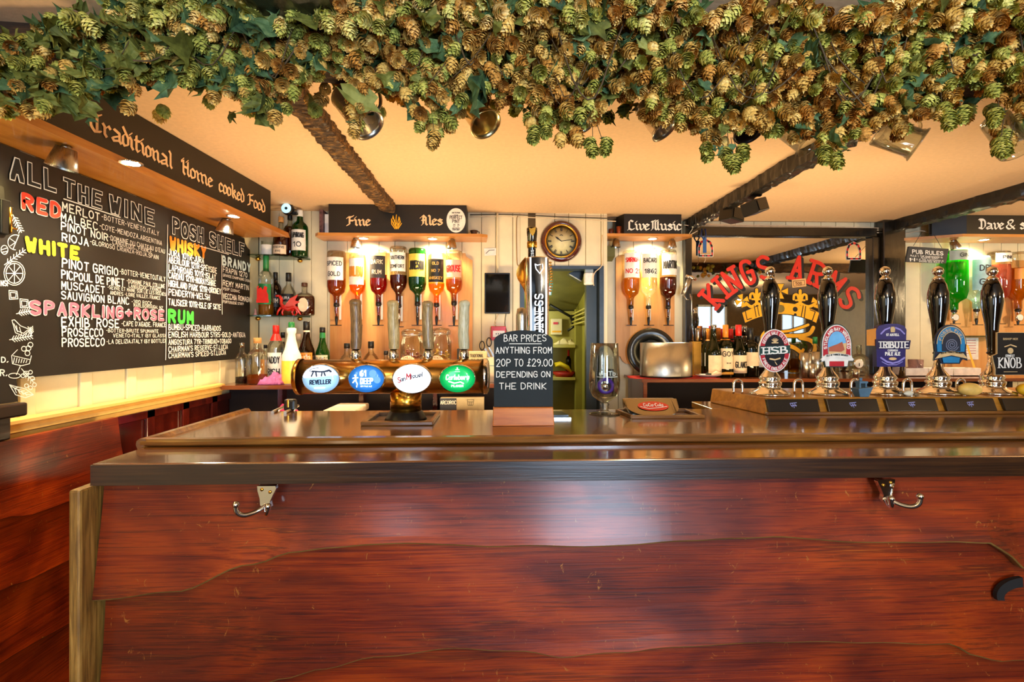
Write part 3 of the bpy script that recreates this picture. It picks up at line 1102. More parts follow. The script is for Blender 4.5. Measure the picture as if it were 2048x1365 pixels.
for i in range(4):
    hi_ = crv[i] if i == 0 else (lambda s, c=crv[i]: c(s) + .012)
    waney_plank('front_plank', crv[i + 1], hi_, -0.944 if i == 0 else -0.940, BX1 - .02, Pf, [m_redwood, m_plankedge], bar, 150, 0.020, 0.026, -.008, 0, 0.004)
M().box(-.938, BX1, YF + .030, YF + .05, 0, 1.045).build('backing_board', m_darkwood, bar)
M().box(-.980, -.953, 1.145, 1.86, 0.0, 1.045).build('end_plank', m_post, bar, 0.006)
M().box(-.952, -.936, 1.27, 1.86, 0.0, 1.045).build('end_panel', m_darkwood, bar)
# dark knot hollow at the right
kn = M()
c = atY(2040, 1190, YF - .028)
pts = []
for i in range(16):
    a = R(95 + 100 * i / 15)
    pts.append((c.x + .03 + .075 * cos(a), c.z - .01 + .045 * sin(a)))
for i in range(16):
    a = R(195 - 100 * i / 15)
    pts.append((c.x + .03 + .055 * cos(a), c.z - .016 + .027 * sin(a)))
kn.prism([(a, YF - .014, b) for a, b in pts], (0, .01, 0))
kn.build('knot_hollow', plain('knot_black', '#0b0705', 0.6), bar)
# scratches on the planks
sc = M()
rs = random.Random(5)
def scr(u, v, u2, v2, w=.0007):
    a, b = atY(u, v, YF - .0125), atY(u2, v2, YF - .0125)
    stroke(sc, [(a.x, a.z), (b.x, b.z)], nib_round(w, 5), lambda x, y: Vector((x, YF - .0405 + 0.022 * 0, y)))


# coat hooks
def coat_hook(u, v, label, flip):
    p = atY(u, v, YF - .012)
    t = thing('coat_hook', label, 'hook', p, 'double coat hooks under the bar ledge')
    s = flip
    pl = M()
    y = YF - .0285
    zt = 1.044
    pts = [(-.020, 0), (.022, 0), (.024, -.006), (.016, -.022), (.009, -.038), (.012, -.05), (.006, -.058), (-.006, -.056), (-.013, -.045), (-.014, -.03), (-.019, -.012)]
    pl.prism([(p.x + a * s, y, zt + b) for a, b in pts], (0, .012, 0))
    pl.build('back_plate', m_chrome, t, .0015)
    for q in ((-.009, -.008), (.010, -.014)):
        M().ball((p.x + q[0] * s, y - .001, zt + q[1]), .004, 10, 6, (1, .5, 1)).build('screw', m_brass, t)
    m1 = M()
    pts = [(p.x, y + .002, zt - .046), (p.x - .016 * s, y - .012, zt - .056), (p.x - .034 * s, y - .028, zt - .058), (p.x - .046 * s, y - .036, zt - .050), (p.x - .050 * s, y - .038, zt - .036), (p.x - .049 * s, y - .038, zt - .030)]
    m1.tube([Vector(a) for a in catmull([tuple(q) for q in pts], 4)], .0058, 10)
    m1.ball(pts[-1], .0080, 12, 8)
    m1.build('hook_arm', m_chrome, t)
    m1 = M()
    pts = [(p.x + .002 * s, y + .002, zt - .048), (p.x + .010 * s, y - .018, zt - .058), (p.x + .018 * s, y - .034, zt - .054), (p.x + .024 * s, y - .040, zt - .040), (p.x + .024 * s, y - .040, zt - .034)]
    m1.tube([Vector(a) for a in catmull([tuple(q) for q in pts], 4)], .0052, 10)
    m1.ball(pts[-1], .0074, 12, 8)
    m1.build('hook_arm', m_chrome, t)


coat_hook(538, 985, 'chrome double coat hook under the left half of the bar ledge', 1)
coat_hook(1764, 975, 'chrome double coat hook under the right half of the bar ledge', -1)

CT = 1.112   # counter top height

def lens_text(m, s, cx, cz, y, h, w, **kw):
    text(m, s, (cx, y, cz), (1, 0, 0), (0, 0, 1), h, w, center=True, **kw)


# ------------------------------------------------------------------ keg font with four lit lenses
fy = 1.66
f0, f1 = atY(600, 756, fy), atY(972, 756, fy)
fz = 1.261
font = thing('beer_font', 'brass and steel horizontal beer font with four lit oval lenses and wooden tap handles', 'beer font', ((f0.x + f1.x) / 2 + .02, fy, CT))
fr = .058
m_fontgold = metal('satin_bronze', '#dca552', 0.22)
M().cyl((f0.x, fy, fz), (f1.x, fy, fz), fr, seg=40).build('bar_tube', m_fontgold, font)
for xx, s in ((f0.x, -1), (f1.x, 1)):
    M().lathe([(fr * 1.06, -.008), (fr * 1.06, .004), (fr * .9, .010), (fr * .5, .013), (0, .014)], (xx, fy, fz), (s, 0, 0), 36, capped=False).build('end_cap', m_chrome if s > 0 else m_fontgold, font)
bx = atY(812, 800, fy).x
M().lathe([(.073, 0), (.066, .012), (.056, .030), (.052, .034)], (bx, fy, CT), seg=36).build('base_skirt', m_black, font)
M().lathe([(.052, .034), (.052, .10)], (bx, fy, CT), seg=36).build('column', m_brass, font)
LN = [(642, 36, 28), (733, 35, 27), (824, 37.5, 28.5), (915, 35, 27)]
lens_cols = ['#9cc9ee', '#2f78cc', '#ffffff', '#12b45a']
lens_emit = [0.75, 0.75, 1.25, 0.7]
for i, (u, ru, rv) in enumerate(LN):
    c = atY(u, 758, fy - fr - .004)
    k = msz(u, fy - fr)
    rx, rz = ru * k, rv * k
    yy = fy - fr - .003
    m = M(); m.lathe([(1.06, -.03), (1.06, .0), (1.0, .004)], (0, 0, 0), (0, 0, 1), 40, capped=False)
    rim = M(); vs = []
    rim.lathe([(1.06, -.03), (1.06, .002), (1.0, .004)], (0, 0, 0), (0, 0, 1), 40, capped=False)
    rim.v = [Vector((c.x + p.x * rx, yy - p.z, c.z + p.y * rz)) for p in rim.v]
    ro = rim.build('lens_rim', m_chrome, font)
    mt = plain('lens_%d' % i, lens_cols[i], 0.2, emit=lens_emit[i], var=0.03, coat=0.5)
    fc = M(); fc.lathe([(1.0, .003), (.6, .006), (0, .007)], (0, 0, 0), (0, 0, 1), 40)
    fc.v = [Vector((c.x + p.x * rx, yy - p.z, c.z + p.y * rz)) for p in fc.v]
    fo = fc.build('lit_lens', mt, ro)
    fo['label'] = ['pale blue lens lettered REVELLER with a striding animal', 'blue lens lettered 61 DEEP', 'bright white lens in red and blue script lettering', 'green lens with white script lettering'][i]
    def L_(name, hexc, fn, e=0.5):
        mm = M(); fn(mm); mm.build('lettering', plain(name, hexc, .5, emit=e, var=0), ro)
    yt = yy - .0078
    X, Z = c.x, c.z
    F2 = lambda x, y_: Vector((X + x, yt, Z + y_))
    if i == 0:
        def fn(mm):
            pts = [(-.9 * rx, .06 * rz), (-.3 * rx, .1 * rz), (.5 * rx, .22 * rz), (.93 * rx, .32 * rz)]
            top = [(cos(a) * rx * .97, sin(a) * rz * .97) for a in [R(14 + 155 * q / 20) for q in range(21)]]
            mm.add([F2(a, b) + Vector((0, .0006, 0)) for a, b in pts[::-1][::-1] + top], [list(range(len(pts) + len(top)))])
        L_('lens_white', '#f4faff', fn, .9)
        def fn(mm):
            text(mm, 'REVELLER', None, None, None, .013, .066, center=True, nib=nib_flat(.0017, .0011, .3), fmap=lambda x, y_: Vector((X + x, yt - .0004, Z - .0165 + y_ + x * .04)))
            for a, b in (((-.026, .022), (.0, .020)), ((.0, .020), (.024, .022)), ((-.022, .020), (-.028, .006)), ((-.014, .019), (-.012, .006)), ((.006, .018), (.004, .007)), ((.012, .018), (.016, .008))):
                stroke(mm, [a, b], nib_round(.0024), lambda x, y_: Vector((X + x, yt - .0004, Z + y_ + .003)))
            stroke(mm, [(.018, .024), (.028, .027), (.034, .023)], nib_round(.0035), lambda x, y_: Vector((X + x, yt - .0004, Z + y_ + .001)))
            stroke(mm, [(-.027, .022), (-.034, .026), (-.028, .033), (-.005, .036)], nib_round(.0009), lambda x, y_: Vector((X + x, yt - .0004, Z + y_)))
        L_('lens_navy', '#122b4a', fn, .1)
        L_('lens_white', '', lambda mm: stroke(mm, [(-.018, -.030), (.014, -.029)], nib_round(.0022), lambda x, y_: Vector((X + x, yt - .0004, Z + y_))), .9)
    if i == 1:
        def fn(mm):
            text(mm, '61', None, None, None, .018, .017, nib=nib_flat(.0022, .0018, 0), fmap=lambda x, y_: Vector((X - .018 + x, yt, Z + .009 + y_)))
            text(mm, 'DEEP', None, None, None, .018, .038, nib=nib_flat(.0022, .0016, 0), fmap=lambda x, y_: Vector((X - .017 + x, yt, Z - .016 + y_)))
            text(mm, 'DRY PALE ALE', None, None, None, .004, .036, nib=nib_round(.0005), fmap=lambda x, y_: Vector((X - .017 + x, yt, Z - .026 + y_)))
            for a, b in (((-.034, .006), (-.032, -.004)), ((-.034, -.002), (-.042, -.012)), ((-.034, -.004), (-.028, -.016)), ((-.028, -.016), (-.030, -.026)), ((-.034, .004), (-.042, .002)), ((-.034, .004), (-.026, .004))):
                stroke(mm, [a, b], nib_round(.002), F2)
            mm.add([F2(-.034 + .004 * cos(q), .011 + .004 * sin(q)) for q in [k_ * .7 for k_ in range(9)]], [list(range(9))])
        L_('lens_white', '', fn)
        def fn(mm):
            for cx_, cz_, r_ in ((.022, .018, .012), (.036, -.004, .011), (-.03, .018, .004)):
                mm.add([F2(cx_ + r_ * cos(q * .35), cz_ + r_ * sin(q * .35)) + Vector((0, .0003, 0)) for q in range(18)], [list(range(18))])
        L_('lens_mid_blue', '#6aa6e0', fn)
    if i == 2:
        L_('lens_red', '#c4182c', lambda mm: (text(mm, 'S', None, None, None, .017, .007, nib=nib_round(.0016), fmap=lambda x, y_: Vector((X - .044 + x, yt, Z - .012 + y_))),
                                              text(mm, 'M', None, None, None, .019, .012, nib=nib_round(.0019), fmap=lambda x, y_: Vector((X - .016 + x, yt, Z - .002 + y_))), ), .1)
        L_('lens_navy', '', lambda mm: (text(mm, 'an', None, None, None, .014, .014, nib=nib_round(.0014), fmap=lambda x, y_: Vector((X - .035 + x, yt, Z - .008 + y_ + x * .2))),
                                        text(mm, 'iguel', None, None, None, .014, .036, nib=nib_round(.0014), fmap=lambda x, y_: Vector((X - .001 + x, yt, Z + .001 + y_ + x * .2)))), .1)
    if i == 3:
        def fn(mm):
            text(mm, 'Carlsberg', None, None, None, .015, .074, center=True, nib=nib_round(.0017), slant=.15, fmap=lambda x, y_: Vector((X + x, yt, Z - .002 + y_)))
            text(mm, 'PILSNER', None, None, None, .006, .038, center=True, nib=nib_round(.0010), fmap=lambda x, y_: Vector((X + x, yt, Z - .026 + y_)))
            stroke(mm, [(-.028, -.008), (-.01, -.014), (.01, -.010), (.02, -.015)], nib_round(.0022), F2)
            stroke(mm, [(-.006, .030), (.006, .030)], nib_round(.0010), F2)
            stroke(mm, [(-.008, .024), (.008, .024)], nib_round(.0008), F2)
            stroke(mm, [(0, .034), (0, .036)], nib_round(.0022), F2)
        L_('lens_white', '', fn)
# handles
mats_h = [wood('driftwood_dark', ['#3c2a14', '#856238', '#c09a60'], 'Z', 26, 7, .4, .3, .4), wood('driftwood_pale', ['#8a7040', '#c4a86c', '#e8d8a4'], 'Z', 26, 8, .5, .2, .4),
          wood('driftwood_mid', ['#4a3820', '#9a7e50', '#d4b880'], 'Z', 26, 7, .4, .3, .4), wood('driftwood_grey', ['#98906c', '#d0c8a0', '#f0ead0'], 'Z', 26, 8, .5, .2, .4)]
for i, (u, vt) in enumerate(((712, 610), (787, 612), (856, 613), (928, 612))):
    p = atY(u, 720, fy)
    h = thing('tap_handle', ['dark twisted wooden tap handle, leftmost on the beer font', 'pale straight wooden tap handle, second from the left on the font',
                             'streaky brown wooden tap handle, third from the left on the font', 'grey bleached wooden tap handle, rightmost on the beer font'][i], 'tap handle', (p.x, fy, fz + fr), 'wooden tap handles on the beer font')
    z0 = fz + fr - .002
    M().lathe([(.015, 0), (.017, .006), (.018, .018), (.015, .032), (.011, .038)], (p.x, fy, z0), seg=22).build('ferrule', m_chrome, h)
    zt = atY(u, vt, fy).z
    lg = zt - z0 - .038
    m = M()
    rows = []
    for a in range(13):
        t = a / 12
        row = []
        for b in range(17):
            an = 2 * pi * b / 16
            r_ = .0185 * (1 + .10 * noise.noise(Vector((cos(an) * 1.2 + t * 1.5, sin(an) * 1.2, t * 5 + i * 7)))) * (.92 if a == 0 else 1)
            row.append(Vector((p.x + r_ * cos(an + t * .7) + .002 * sin(t * 4 + i), fy + r_ * sin(an + t * .7), z0 + .038 + lg * t)))
        rows.append(row)
    top = Vector((p.x, fy, z0 + .038 + lg))
    for sc_, up in ((1.10, .003), (1.04, .012), (.7, .018), (.02, .019)):
        rows.append([top + Vector(((q.x - top.x) * sc_, (q.y - top.y) * sc_, up + .003 * noise.noise(q * 70))) for q in rows[12]])
    m.grid(rows)
    m.build('wooden_grip', mats_h[i], h)
# drip tray frame round the base
dt = thing('drip_tray', 'thin wooden framed drip tray under the beer font column', 'tray', (bx, 1.66, CT))
x0, x1 = bx - .125, bx + .105
m = M()
m.box(x0, x1, 1.555, 1.572, CT, CT + .014); m.box(x0, x1, 1.75, 1.766, CT, CT + .014)
m.box(x0, x0 + .015, 1.572, 1.75, CT, CT + .014); m.box(x1 - .015, x1, 1.572, 1.75, CT, CT + .014)
m.build('frame', m_lip, dt, .003)
M().box(x0 + .015, x1 - .015, 1.572, 1.75, CT, CT + .003).build('mat', m_black, dt)

# ------------------------------------------------------------------ price board
s0, s1 = atY(985, 846, 1.55), atY(1108, 846, 1.55)
pb = thing('price_chalkboard', 'small round-topped chalkboard of BAR PRICES in a wooden foot on the bar', 'chalkboard', ((s0.x + s1.x) / 2, 1.56, CT))
M().hexa([(s0.x, 1.535, CT), (s1.x, 1.535, CT), (s1.x, 1.60, CT), (s0.x, 1.60, CT)], [(s0.x + .002, 1.55, CT + .058), (s1.x - .002, 1.55, CT + .058), (s1.x - .002, 1.575, CT + .058), (s0.x + .002, 1.575, CT + .058)]).build('wooden_foot', wood('foot_wood', ['#9a4c16', '#c87028', '#e08c3c'], 'X', 4, 12, .35, .5), pb, .003)
yp = 1.562
k = msz(1047, yp)
cx = atY(1047, 700, yp).x
hw = 59 * k
zb, zt, zs = CT + .05, atY(1047, 661, yp).z, atY(990, 682, yp).z
pts = [(cx - hw, zb), (cx + hw, zb), (cx + hw, zs)] + [(cx + hw * cos(R(a)) * 1.0, zs + (zt - zs) * sin(R(a))) for a in range(8, 180, 8)] + [(cx - hw, zs)]
M().prism([(a, yp, b) for a, b in pts], (0, .009, 0)).build('board', plain('slate_board', '#0f1615', .6, var=.35, scale=9, spec=.3), pb)
m = M()
for s, u0, u1, vb_, h, sm in (('BAR PRICES', 1008, 1092, 683, 13, 0), ('ANYTHING FROM', 992, 1103, 707, 12, 0), ('20P TO #29.00', 993, 1105, 733, 14, 0), ('DEPENDING ON', 993, 1100, 755, 11, 0), ('THE DRINK', 999, 1092, 779, 12, 0)):
    p, q = atY(u0, vb_, yp - .0015), atY(u1, vb_, yp - .0015)
    text(m, s, p, (1, 0, 0), (0, 0, 1), h * k, q.x - p.x, nib=nib_round(.0013), jit=.25)
p, q = atY(1019, 688, yp - .0015), atY(1083, 688, yp - .0015)
stroke(m, [(p.x, p.z), (q.x, q.z)], nib_round(.0012), lambda x, y_: Vector((x, yp - .0015, y_)))
m.build('chalk_lettering', m_chalk, pb)

# ------------------------------------------------------------------ tall stout tap
gy = 1.70
gx = atY(1074, 700, gy).x
k = msz(1074, gy)
gt = thing('stout_font', 'tall chrome and black stout tap lettered GUINNESS behind the price board', 'beer font', (gx, gy, CT))
m_led = plain('white_light_strip', '#ffffff', .3, emit=3.0, var=0)
zb_, z1_, z2_ = CT, atY(0, 580, gy).z, atY(0, 514, gy).z
def curvedcol(w0, d, za, zb2, bow, xs=0, n=10):
    rows = []
    for i in range(n + 1):
        t = i / n
        z = za + (zb2 - za) * t
        o = bow * sin(t * pi * .9)
        w = w0 * (.92 + .1 * t)
        rows.append([Vector((gx + xs + w * cos(a), gy - .01 - o + d * sin(a), z)) for a in [R(q * 15) for q in range(25)]])
    return rows
m = M(); m.grid(curvedcol(.040, .035, zb_, z2_, .012)); m.build('chrome_body', m_chrome, gt)
m = M(); m.grid([[Vector((gx + x_ * (.92 + .1 * t), gy - .048 - .012 * sin(t * pi * .9) - .004 * (1 - abs(x_) / .03), zb_ + (z2_ - zb_) * t)) for x_ in (-.024, -.012, 0, .012, .024)] for t in [q / 14 for q in range(15)]])
m.build('black_front', m_blackgloss, gt)
for s in (-1, 1):
    m = M(); m.grid([[Vector((gx + s * x_ * (.92 + .1 * t), gy - .0485 - .012 * sin(t * pi * .9), zb_ + (z2_ - zb_) * t)) for x_ in (.024, .029)] for t in [q / 14 for q in range(15)]])
    m.build('light_strip', m_led, gt)
M().lathe([(.042, 0), (.043, .004), (.034, .008), (0, .009)], (gx, gy - .01, z2_ - .002), seg=28, sy=.88, capped=False).build('crown_cap', m_chrome, gt)
M().lathe([(.05, 0), (.05, .01), (.042, .02)], (gx, gy - .01, CT), seg=28).build('base', m_chrome, gt)
m = M()
zl0 = atY(0, 668, gy - .06).z
text(m, 'GUINNESS', None, None, None, 15 * k, .155, nib=nib_flat(.0009, .0022, 0), serif=.9, fmap=lambda x, y_: Vector((gx + .006 - y_ + .008, gy - .0655, zl0 - .02 + x)))
m.build('lettering', plain('white_lit_letters', '#ffffff', .5, emit=1.0, var=0), gt)
def harp(m, cx, cz, s, f):
    pts = [(0, 0), (-.5, .9), (-.45, 1.5), (-.1, 1.75), (.25, 1.5), (.55, 1.7), (.5, 1.2), (.3, .6)]
    m.add([f(cx + a * s, cz + b * s) for a, b in pts], [list(range(len(pts)))])
m = M()
zh = atY(0, 545, gy).z
def hf(x, y_): return Vector((x, gy - .064, y_))
for a, b in (((-.012, .028), (-.009, .012)), ((-.009, .012), (.004, -.004)), ((.004, -.004), (.015, .014)), ((.015, .014), (.013, .028)), ((-.012, .028), (-.004, .024)), ((-.004, .024), (.006, .027))):
    stroke(m, [(gx + a[0], zh + a[1]), (gx + b[0], zh + b[1])], nib_round(.0016), hf)
m.build('harp_emblem', plain('white_lit_letters', ''), gt)
# twisted side brackets with ribbed edge
m = M()
zl, zr = atY(0, 560, gy).z, atY(0, 600, gy).z
for i in range(11):
    t = i / 10
    m.lathe([(.004, -.003), (.0055, 0), (.004, .003)], (gx + .047 + .004 * sin(t * 3), gy, z2_ - .01 - t * .10), seg=8)
m.build('beaded_edge', m_brass, gt)
m = M()
m.grid([[Vector((gx - .040 - .034 * sin(pi * min(1, t * 1.1)) * w, gy + .01 - .02 * w, z2_ - .02 - .13 * t + .03 * w)) for w in (0, .35, .7, 1.0)] for t in [q / 8 for q in range(9)]])
m.build('side_wing', m_fontgold, gt)
# second (rear) chrome column and bracket to the left
m = M(); m.lathe([(.021, 0), (.021, .36), (.017, .385), (0, .39)], (gx - .052, gy + .03, CT), seg=20); m.build('rear_column', m_steel, gt)
# handle
hx = atY(1064, 500, gy).x
zh0, zh1 = z2_, atY(0, 446, gy).z
hh = zh1 - zh0
gh = thing('stout_tap_handle', 'black tap handle with gold harp and gold band above the stout tap', 'tap handle', (hx, gy, zh0))
M().lathe([(.013, 0), (.0135, hh * .35), (.016, hh * .45), (.0165, hh * .62), (.0185, hh * .8), (.019, hh * .95), (.015, hh), (0, hh * 1.002)], (hx, gy, zh0), seg=22, sy=.8).build('grip', m_blackgloss, gh)
M().lathe([(.0165, 0), (.0178, .004), (.0178, .018), (.0168, .022)], (hx, gy, zh0 + hh * .36), seg=22, sy=.85, capped=False).build('gold_band', m_brass, gh)
m = M()
Z0 = zh0 + hh * .74
fh = lambda x, y_: Vector((hx + x, gy - .0172, Z0 + y_))
m.prism([fh(a, b) for a, b in ((0, -.004), (-.009, .008), (-.012, .024), (-.004, .021), (.004, .024), (.012, .026), (.010, .010), (.003, -.003))], (0, .004, 0))
m.build('gold_harp', m_brass, gh)
m = M(); text(m, 'ESS', None, None, None, .008, .024, nib=nib_flat(.0006, .001, 0), fmap=lambda x, y_: Vector((hx + .004 - y_, gy - .0145, zh0 + .008 + x))); m.build('lettering', m_chalk, gh)

# ------------------------------------------------------------------ goblet
gly = 1.76
gxx = atY(1209, 800, gly).x
k = msz(1209, gly)
gl = thing('goblet_glass', 'tall stemmed beer goblet standing right of the price board', 'glass', (gxx, gly, CT))
H = lambda v: (828 - v) * k
bowl = [(.004, H(806)), (13 * k, H(800)), (24 * k, H(792)), (30 * k, H(778)), (31 * k, H(760)), (30 * k, H(740)), (28.5 * k, H(715)), (27 * k, H(686))]
inner = [(27 * k - .0015, H(686)), (28.5 * k - .0018, H(715)), (30 * k - .0018, H(740)), (31 * k - .002, H(760)), (29 * k - .001, H(778)), (22 * k, H(790)), (.002, H(794))]
M().lathe(bowl + inner, (gxx, gly, CT), seg=36, capped=False).build('bowl', m_glass, gl)
M().lathe([(30 * k, 0), (31 * k, .002), (26 * k, .005), (12 * k, .008), (8 * k, .014), (9 * k, .022), (7.5 * k, .028), (9.5 * k, .036), (8 * k, .042), (5 * k, H(804))], (gxx, gly, CT), seg=32).build('stem_and_foot', m_glass, gl)
m = M()
text(m, 'Estrella', None, None, None, .0, .05)if False else None
for a in (0,):
    f = lambda x, y_: Vector((gxx + .0525 * sin(x / .0525), gly - .0545 * cos(x / .0545), CT + H(748) + y_))
    text(m, 'estb', None, None, None, .014, .060, center=True, nib=nib_round(.0016), fmap=f)
    for q in range(12):
        x0_ = -.04 + q * .0068
        stroke(m, [(x0_, -.006), (x0_ + .0068, -.006)], nib_round(.0014), f)
m.build('printed_band', m_chalk, gl)
M().lathe([(.020, 0), (.031, .001), (.031, .012), (.020, .013)], (gxx + .001, gly - .006, CT + H(772)), (0.1, -1, .3), 26, capped=False).build('ring', plain('refracted_purple', '#4a22a8', .4), tag(thing('refracted_purple_ring', 'purple ring with a chrome centre, added for the refracted view through the goblet', 'bottle stopper', (gxx, gly, CT + H(792)))))  # ring added to imitate colours refracted through the goblet
ring = [o for o in bpy.data.objects if o.name.startswith('refracted_purple_ring')][0]
M().ball((gxx + .001, gly - .006, CT + H(772)), .013, 14, 8, (1, .6, 1)).build('chrome_centre', m_chrome, ring)
bk = thing('refracted_black_barrel', 'black cylinder with a knob, added for the refracted view through the goblet', 'bottle stopper', (gxx + .026, gly + .01, CT + H(788)))  # dark shape added to imitate what the goblet refracts
M().cyl((gxx + .026, gly + .012, CT + H(786)), (gxx + .027, gly + .012, CT + H(738)), .013, seg=18).build('barrel', m_black, bk, .002)
M().ball((gxx + .034, gly + .004, CT + H(775)), .006, 12, 8).build('knob', m_chrome, bk)

# ------------------------------------------------------------------ cola dispenser
cx0, cx1 = atY(1253, 825, 1.72).x, atY(1364, 825, 1.72).x
cc = (cx0 + cx1) / 2
cd = thing('cola_dispenser_badge', 'low chrome drinks dispenser with red Coca-Cola oval in a wooden tray', 'drink dispenser', (cc, 1.73, CT))
zt = atY(1300, 799, 1.76).z
hw = (cx1 - cx0) / 2
m = M()
front = []; back = []
for i in range(25):
    a = R(180 * i / 24)
    x_ = cc - hw * cos(a)
    dy = .055 * sin(a)
    front.append((x_, 1.775 - (.095 * sin(a) ** .8), zt - (zt - CT - .004) * sin(a) ** .55))
    back.append((x_, 1.775, zt))
m.grid([[Vector(p) for p in front], [Vector(p) for p in back]], smooth=False)
m.build('sloping_face', metal('smoked_chrome', '#938a78', .16), cd)
M().hexa([(cc - hw + .016, 1.74, CT), (cc + hw - .016, 1.74, CT), (cc + hw - .01, 1.80, CT), (cc - hw + .01, 1.80, CT)], [(cc - hw + .004, 1.772, zt - .001), (cc + hw - .004, 1.772, zt - .001), (cc + hw - .004, 1.80, zt), (cc - hw + .004, 1.80, zt)]).build('housing', m_steel, cd, .003)
P0, P1 = Vector((cc, 1.680, CT + .004)), Vector((cc, 1.775, zt))
def cf(off):
    d = (P1 - P0)
    n_ = Vector((0, -d.z, d.y)).normalized()
    dn = d.normalized()
    return lambda x, y_: P0.lerp(P1, .56) + Vector((x, 0, 0)) + dn * y_ + n_ * off
f = cf(.0015)
m = M(); m.add([f(.056 * cos(R(a)), .022 * sin(R(a)) * 1.3) for a in range(0, 360, 12)], [list(range(30))]); m.build('red_oval', plain('cola_red', '#d81c16', .25, coat=.5), cd)
f = cf(.003)
m = M(); text(m, 'Coca-Cola', None, None, None, .018, .070, center=True, nib=nib_round(.0013), slant=.2, fmap=lambda x, y_: f(x, y_ - .004))
stroke(m, [(-.048, -.006), (-.02, -.018), (.02, -.012), (.048, -.006)], nib_round(.0018), f); m.build('lettering', m_chalk, cd)
tr = thing('dispenser_tray', 'shallow wooden frame round the cola dispenser', 'tray', (cc, 1.72, CT))
m = M(); x0, x1 = cc - hw - .02, cc + hw + .055
m.box(x0 + .02, x1, 1.655, 1.668, CT, CT + .012); m.box(x0 + .01, x1, 1.80, 1.812, CT, CT + .012)
m.hexa([(x0 + .02, 1.668, CT), (x0 + .033, 1.668, CT), (x0 + .013, 1.80, CT), (x0, 1.80, CT)], [(x0 + .02, 1.668, CT + .012), (x0 + .033, 1.668, CT + .012), (x0 + .013, 1.80, CT + .012), (x0, 1.80, CT + .012)])
m.box(x1 - .013, x1, 1.668, 1.80, CT, CT + .012)
m.build('frame', m_lip, tr, .002)

# ------------------------------------------------------------------ hand pump cabinet and five hand pumps
hx0 = atY(1535, 828, 1.72).x
HB = thing('hand_pump_cabinet', 'long low wooden and brass cabinet carrying the ale pumps', 'pump cabinet', (2.0, 1.9, CT))
HT = 1.172
m = M()
m.hexa([(hx0 - .06, 2.06, CT), (3.2, 2.06, CT), (3.2, 1.72, CT), (hx0 - .006, 1.72, CT)][::-1], [(hx0 - .05, 2.06, HT), (3.2, 2.06, HT), (3.2, 1.745, HT), (hx0 + .006, 1.745, HT)][::-1])
m.build('cabinet_body', wood('pump_cabinet_wood', ['#7a4a14', '#a8701f', '#c98c33'], 'X', 4, 10, .3, .7), HB, .004)
M().box(hx0 - .008, 3.2, 1.708, 1.722, CT, CT + .012).build('bottom_rail', m_lip, HB, .003)
pumps = [1540, 1655, 1770, 1876, 1984]
for i in range(6):
    xx = hx0 + .002 + i * .222
    M().hexa([(xx, 1.712, CT + .012), (xx + .19, 1.712, CT + .012), (xx + .19, 1.724, CT + .012), (xx, 1.724, CT + .012)],
             [(xx, 1.728, HT - .004), (xx + .19, 1.728, HT - .004), (xx + .19, 1.744, HT - .004), (xx, 1.744, HT - .004)]).build('front_panel', m_blackgloss if i == 99 else plain('panel_black', '#14100d', .22, coat=.5), HB, .002)
    m = M()
    for a, b in (((-.012, .006), (.012, .008)), ((-.012, .002), (-.006, -.006)), ((-.004, .004), (.0, -.004)), ((.004, .004), (.008, -.004)), ((-.008, -.002), (.010, -.001)), ((.0, .0), (.0, -.009))):
        stroke(m, [a, b], nib_round(.0014), lambda x, y_: Vector((xx + .095 + x, 1.7112 + (y_ + .024) * .364, CT + .036 + y_)))
    m.build('badge', plain('badge_silver_blue', '#8a90c8', .3), HB)
py_ = 1.84


def hand_pump(u, idx, label):
    p = atY(u, 790, py_)
    k = msz(u, py_)
    x = p.x
    t = thing('hand_pump', label, 'beer pump', (x, py_, HT), 'black handled ale pumps on the bar')
    k2 = k
    prof = [(37, 0), (37, 3), (34, 6), (24, 11), (19, 16), (21, 21), (21, 25), (17, 28), (20, 33), (17, 38), (10, 48), (7, 60), (6.5, 78)]
    M().lathe([(a * k2, b * k2) for a, b in prof], (x, py_, HT), seg=36).build('chrome_base', m_chrome, t)
    z1 = HT + 78 * k2
    # handle: black turned grip
    gp = [(6.5, 0), (9, 4), (7, 8), (8, 20), (9.5, 50), (11, 75), (15, 105), (17.5, 130), (17, 150), (13.5, 172), (9.5, 182), (7.5, 184)]
    htot = (atY(u, 560, py_).z - z1)
    sc_ = htot / 184
    M().lathe([(a * k2, b * sc_) for a, b in gp], (x, py_, z1), seg=28).build('black_grip', m_blackgloss, t)
    z2 = z1 + htot
    M().lathe([(9 * k2, 0), (9.5 * k2, 3 * k2), (7 * k2, 5 * k2), (5 * k2, 8 * k2), (5 * k2, 9 * k2), (8 * k2, 12 * k2), (9.5 * k2, 18 * k2), (7.5 * k2, 24 * k2), (3 * k2, 27 * k2), (0, 27.5 * k2)], (x, py_, z2 - .001), seg=24).build('finial', m_chrome, t)
    # spout bending down behind
    sp = M()
    xo = x - 60 * k2 if idx == 0 else x - 52 * k2
    pts = [(xo - .012, py_ + .03, HT), (xo - .012, py_ + .03, HT + .035), (xo - .006, py_ + .03, HT + .05), (xo + .006, py_ + .03, HT + .055), (xo + .018, py_ + .03, HT + .048), (xo + .022, py_ + .03, HT + .03), (xo + .022, py_ + .03, HT)]
    sp.tube([Vector(a) for a in catmull(pts, 3)], .005, 10)
    sp.build('spout', m_chrome, t)
    return t, x, k


PL = ['black ale pump with the HSB badge, leftmost on the cabinet', 'black ale pump carrying the red Studland Bay Wrecked badge', 'black ale pump carrying the purple Tribute badge',
      'black ale pump carrying the blue ammonite badge', 'black ale pump carrying the dark Knob badge, rightmost in view']
PU = [hand_pump(u, i, PL[i]) for i, u in enumerate(pumps)]


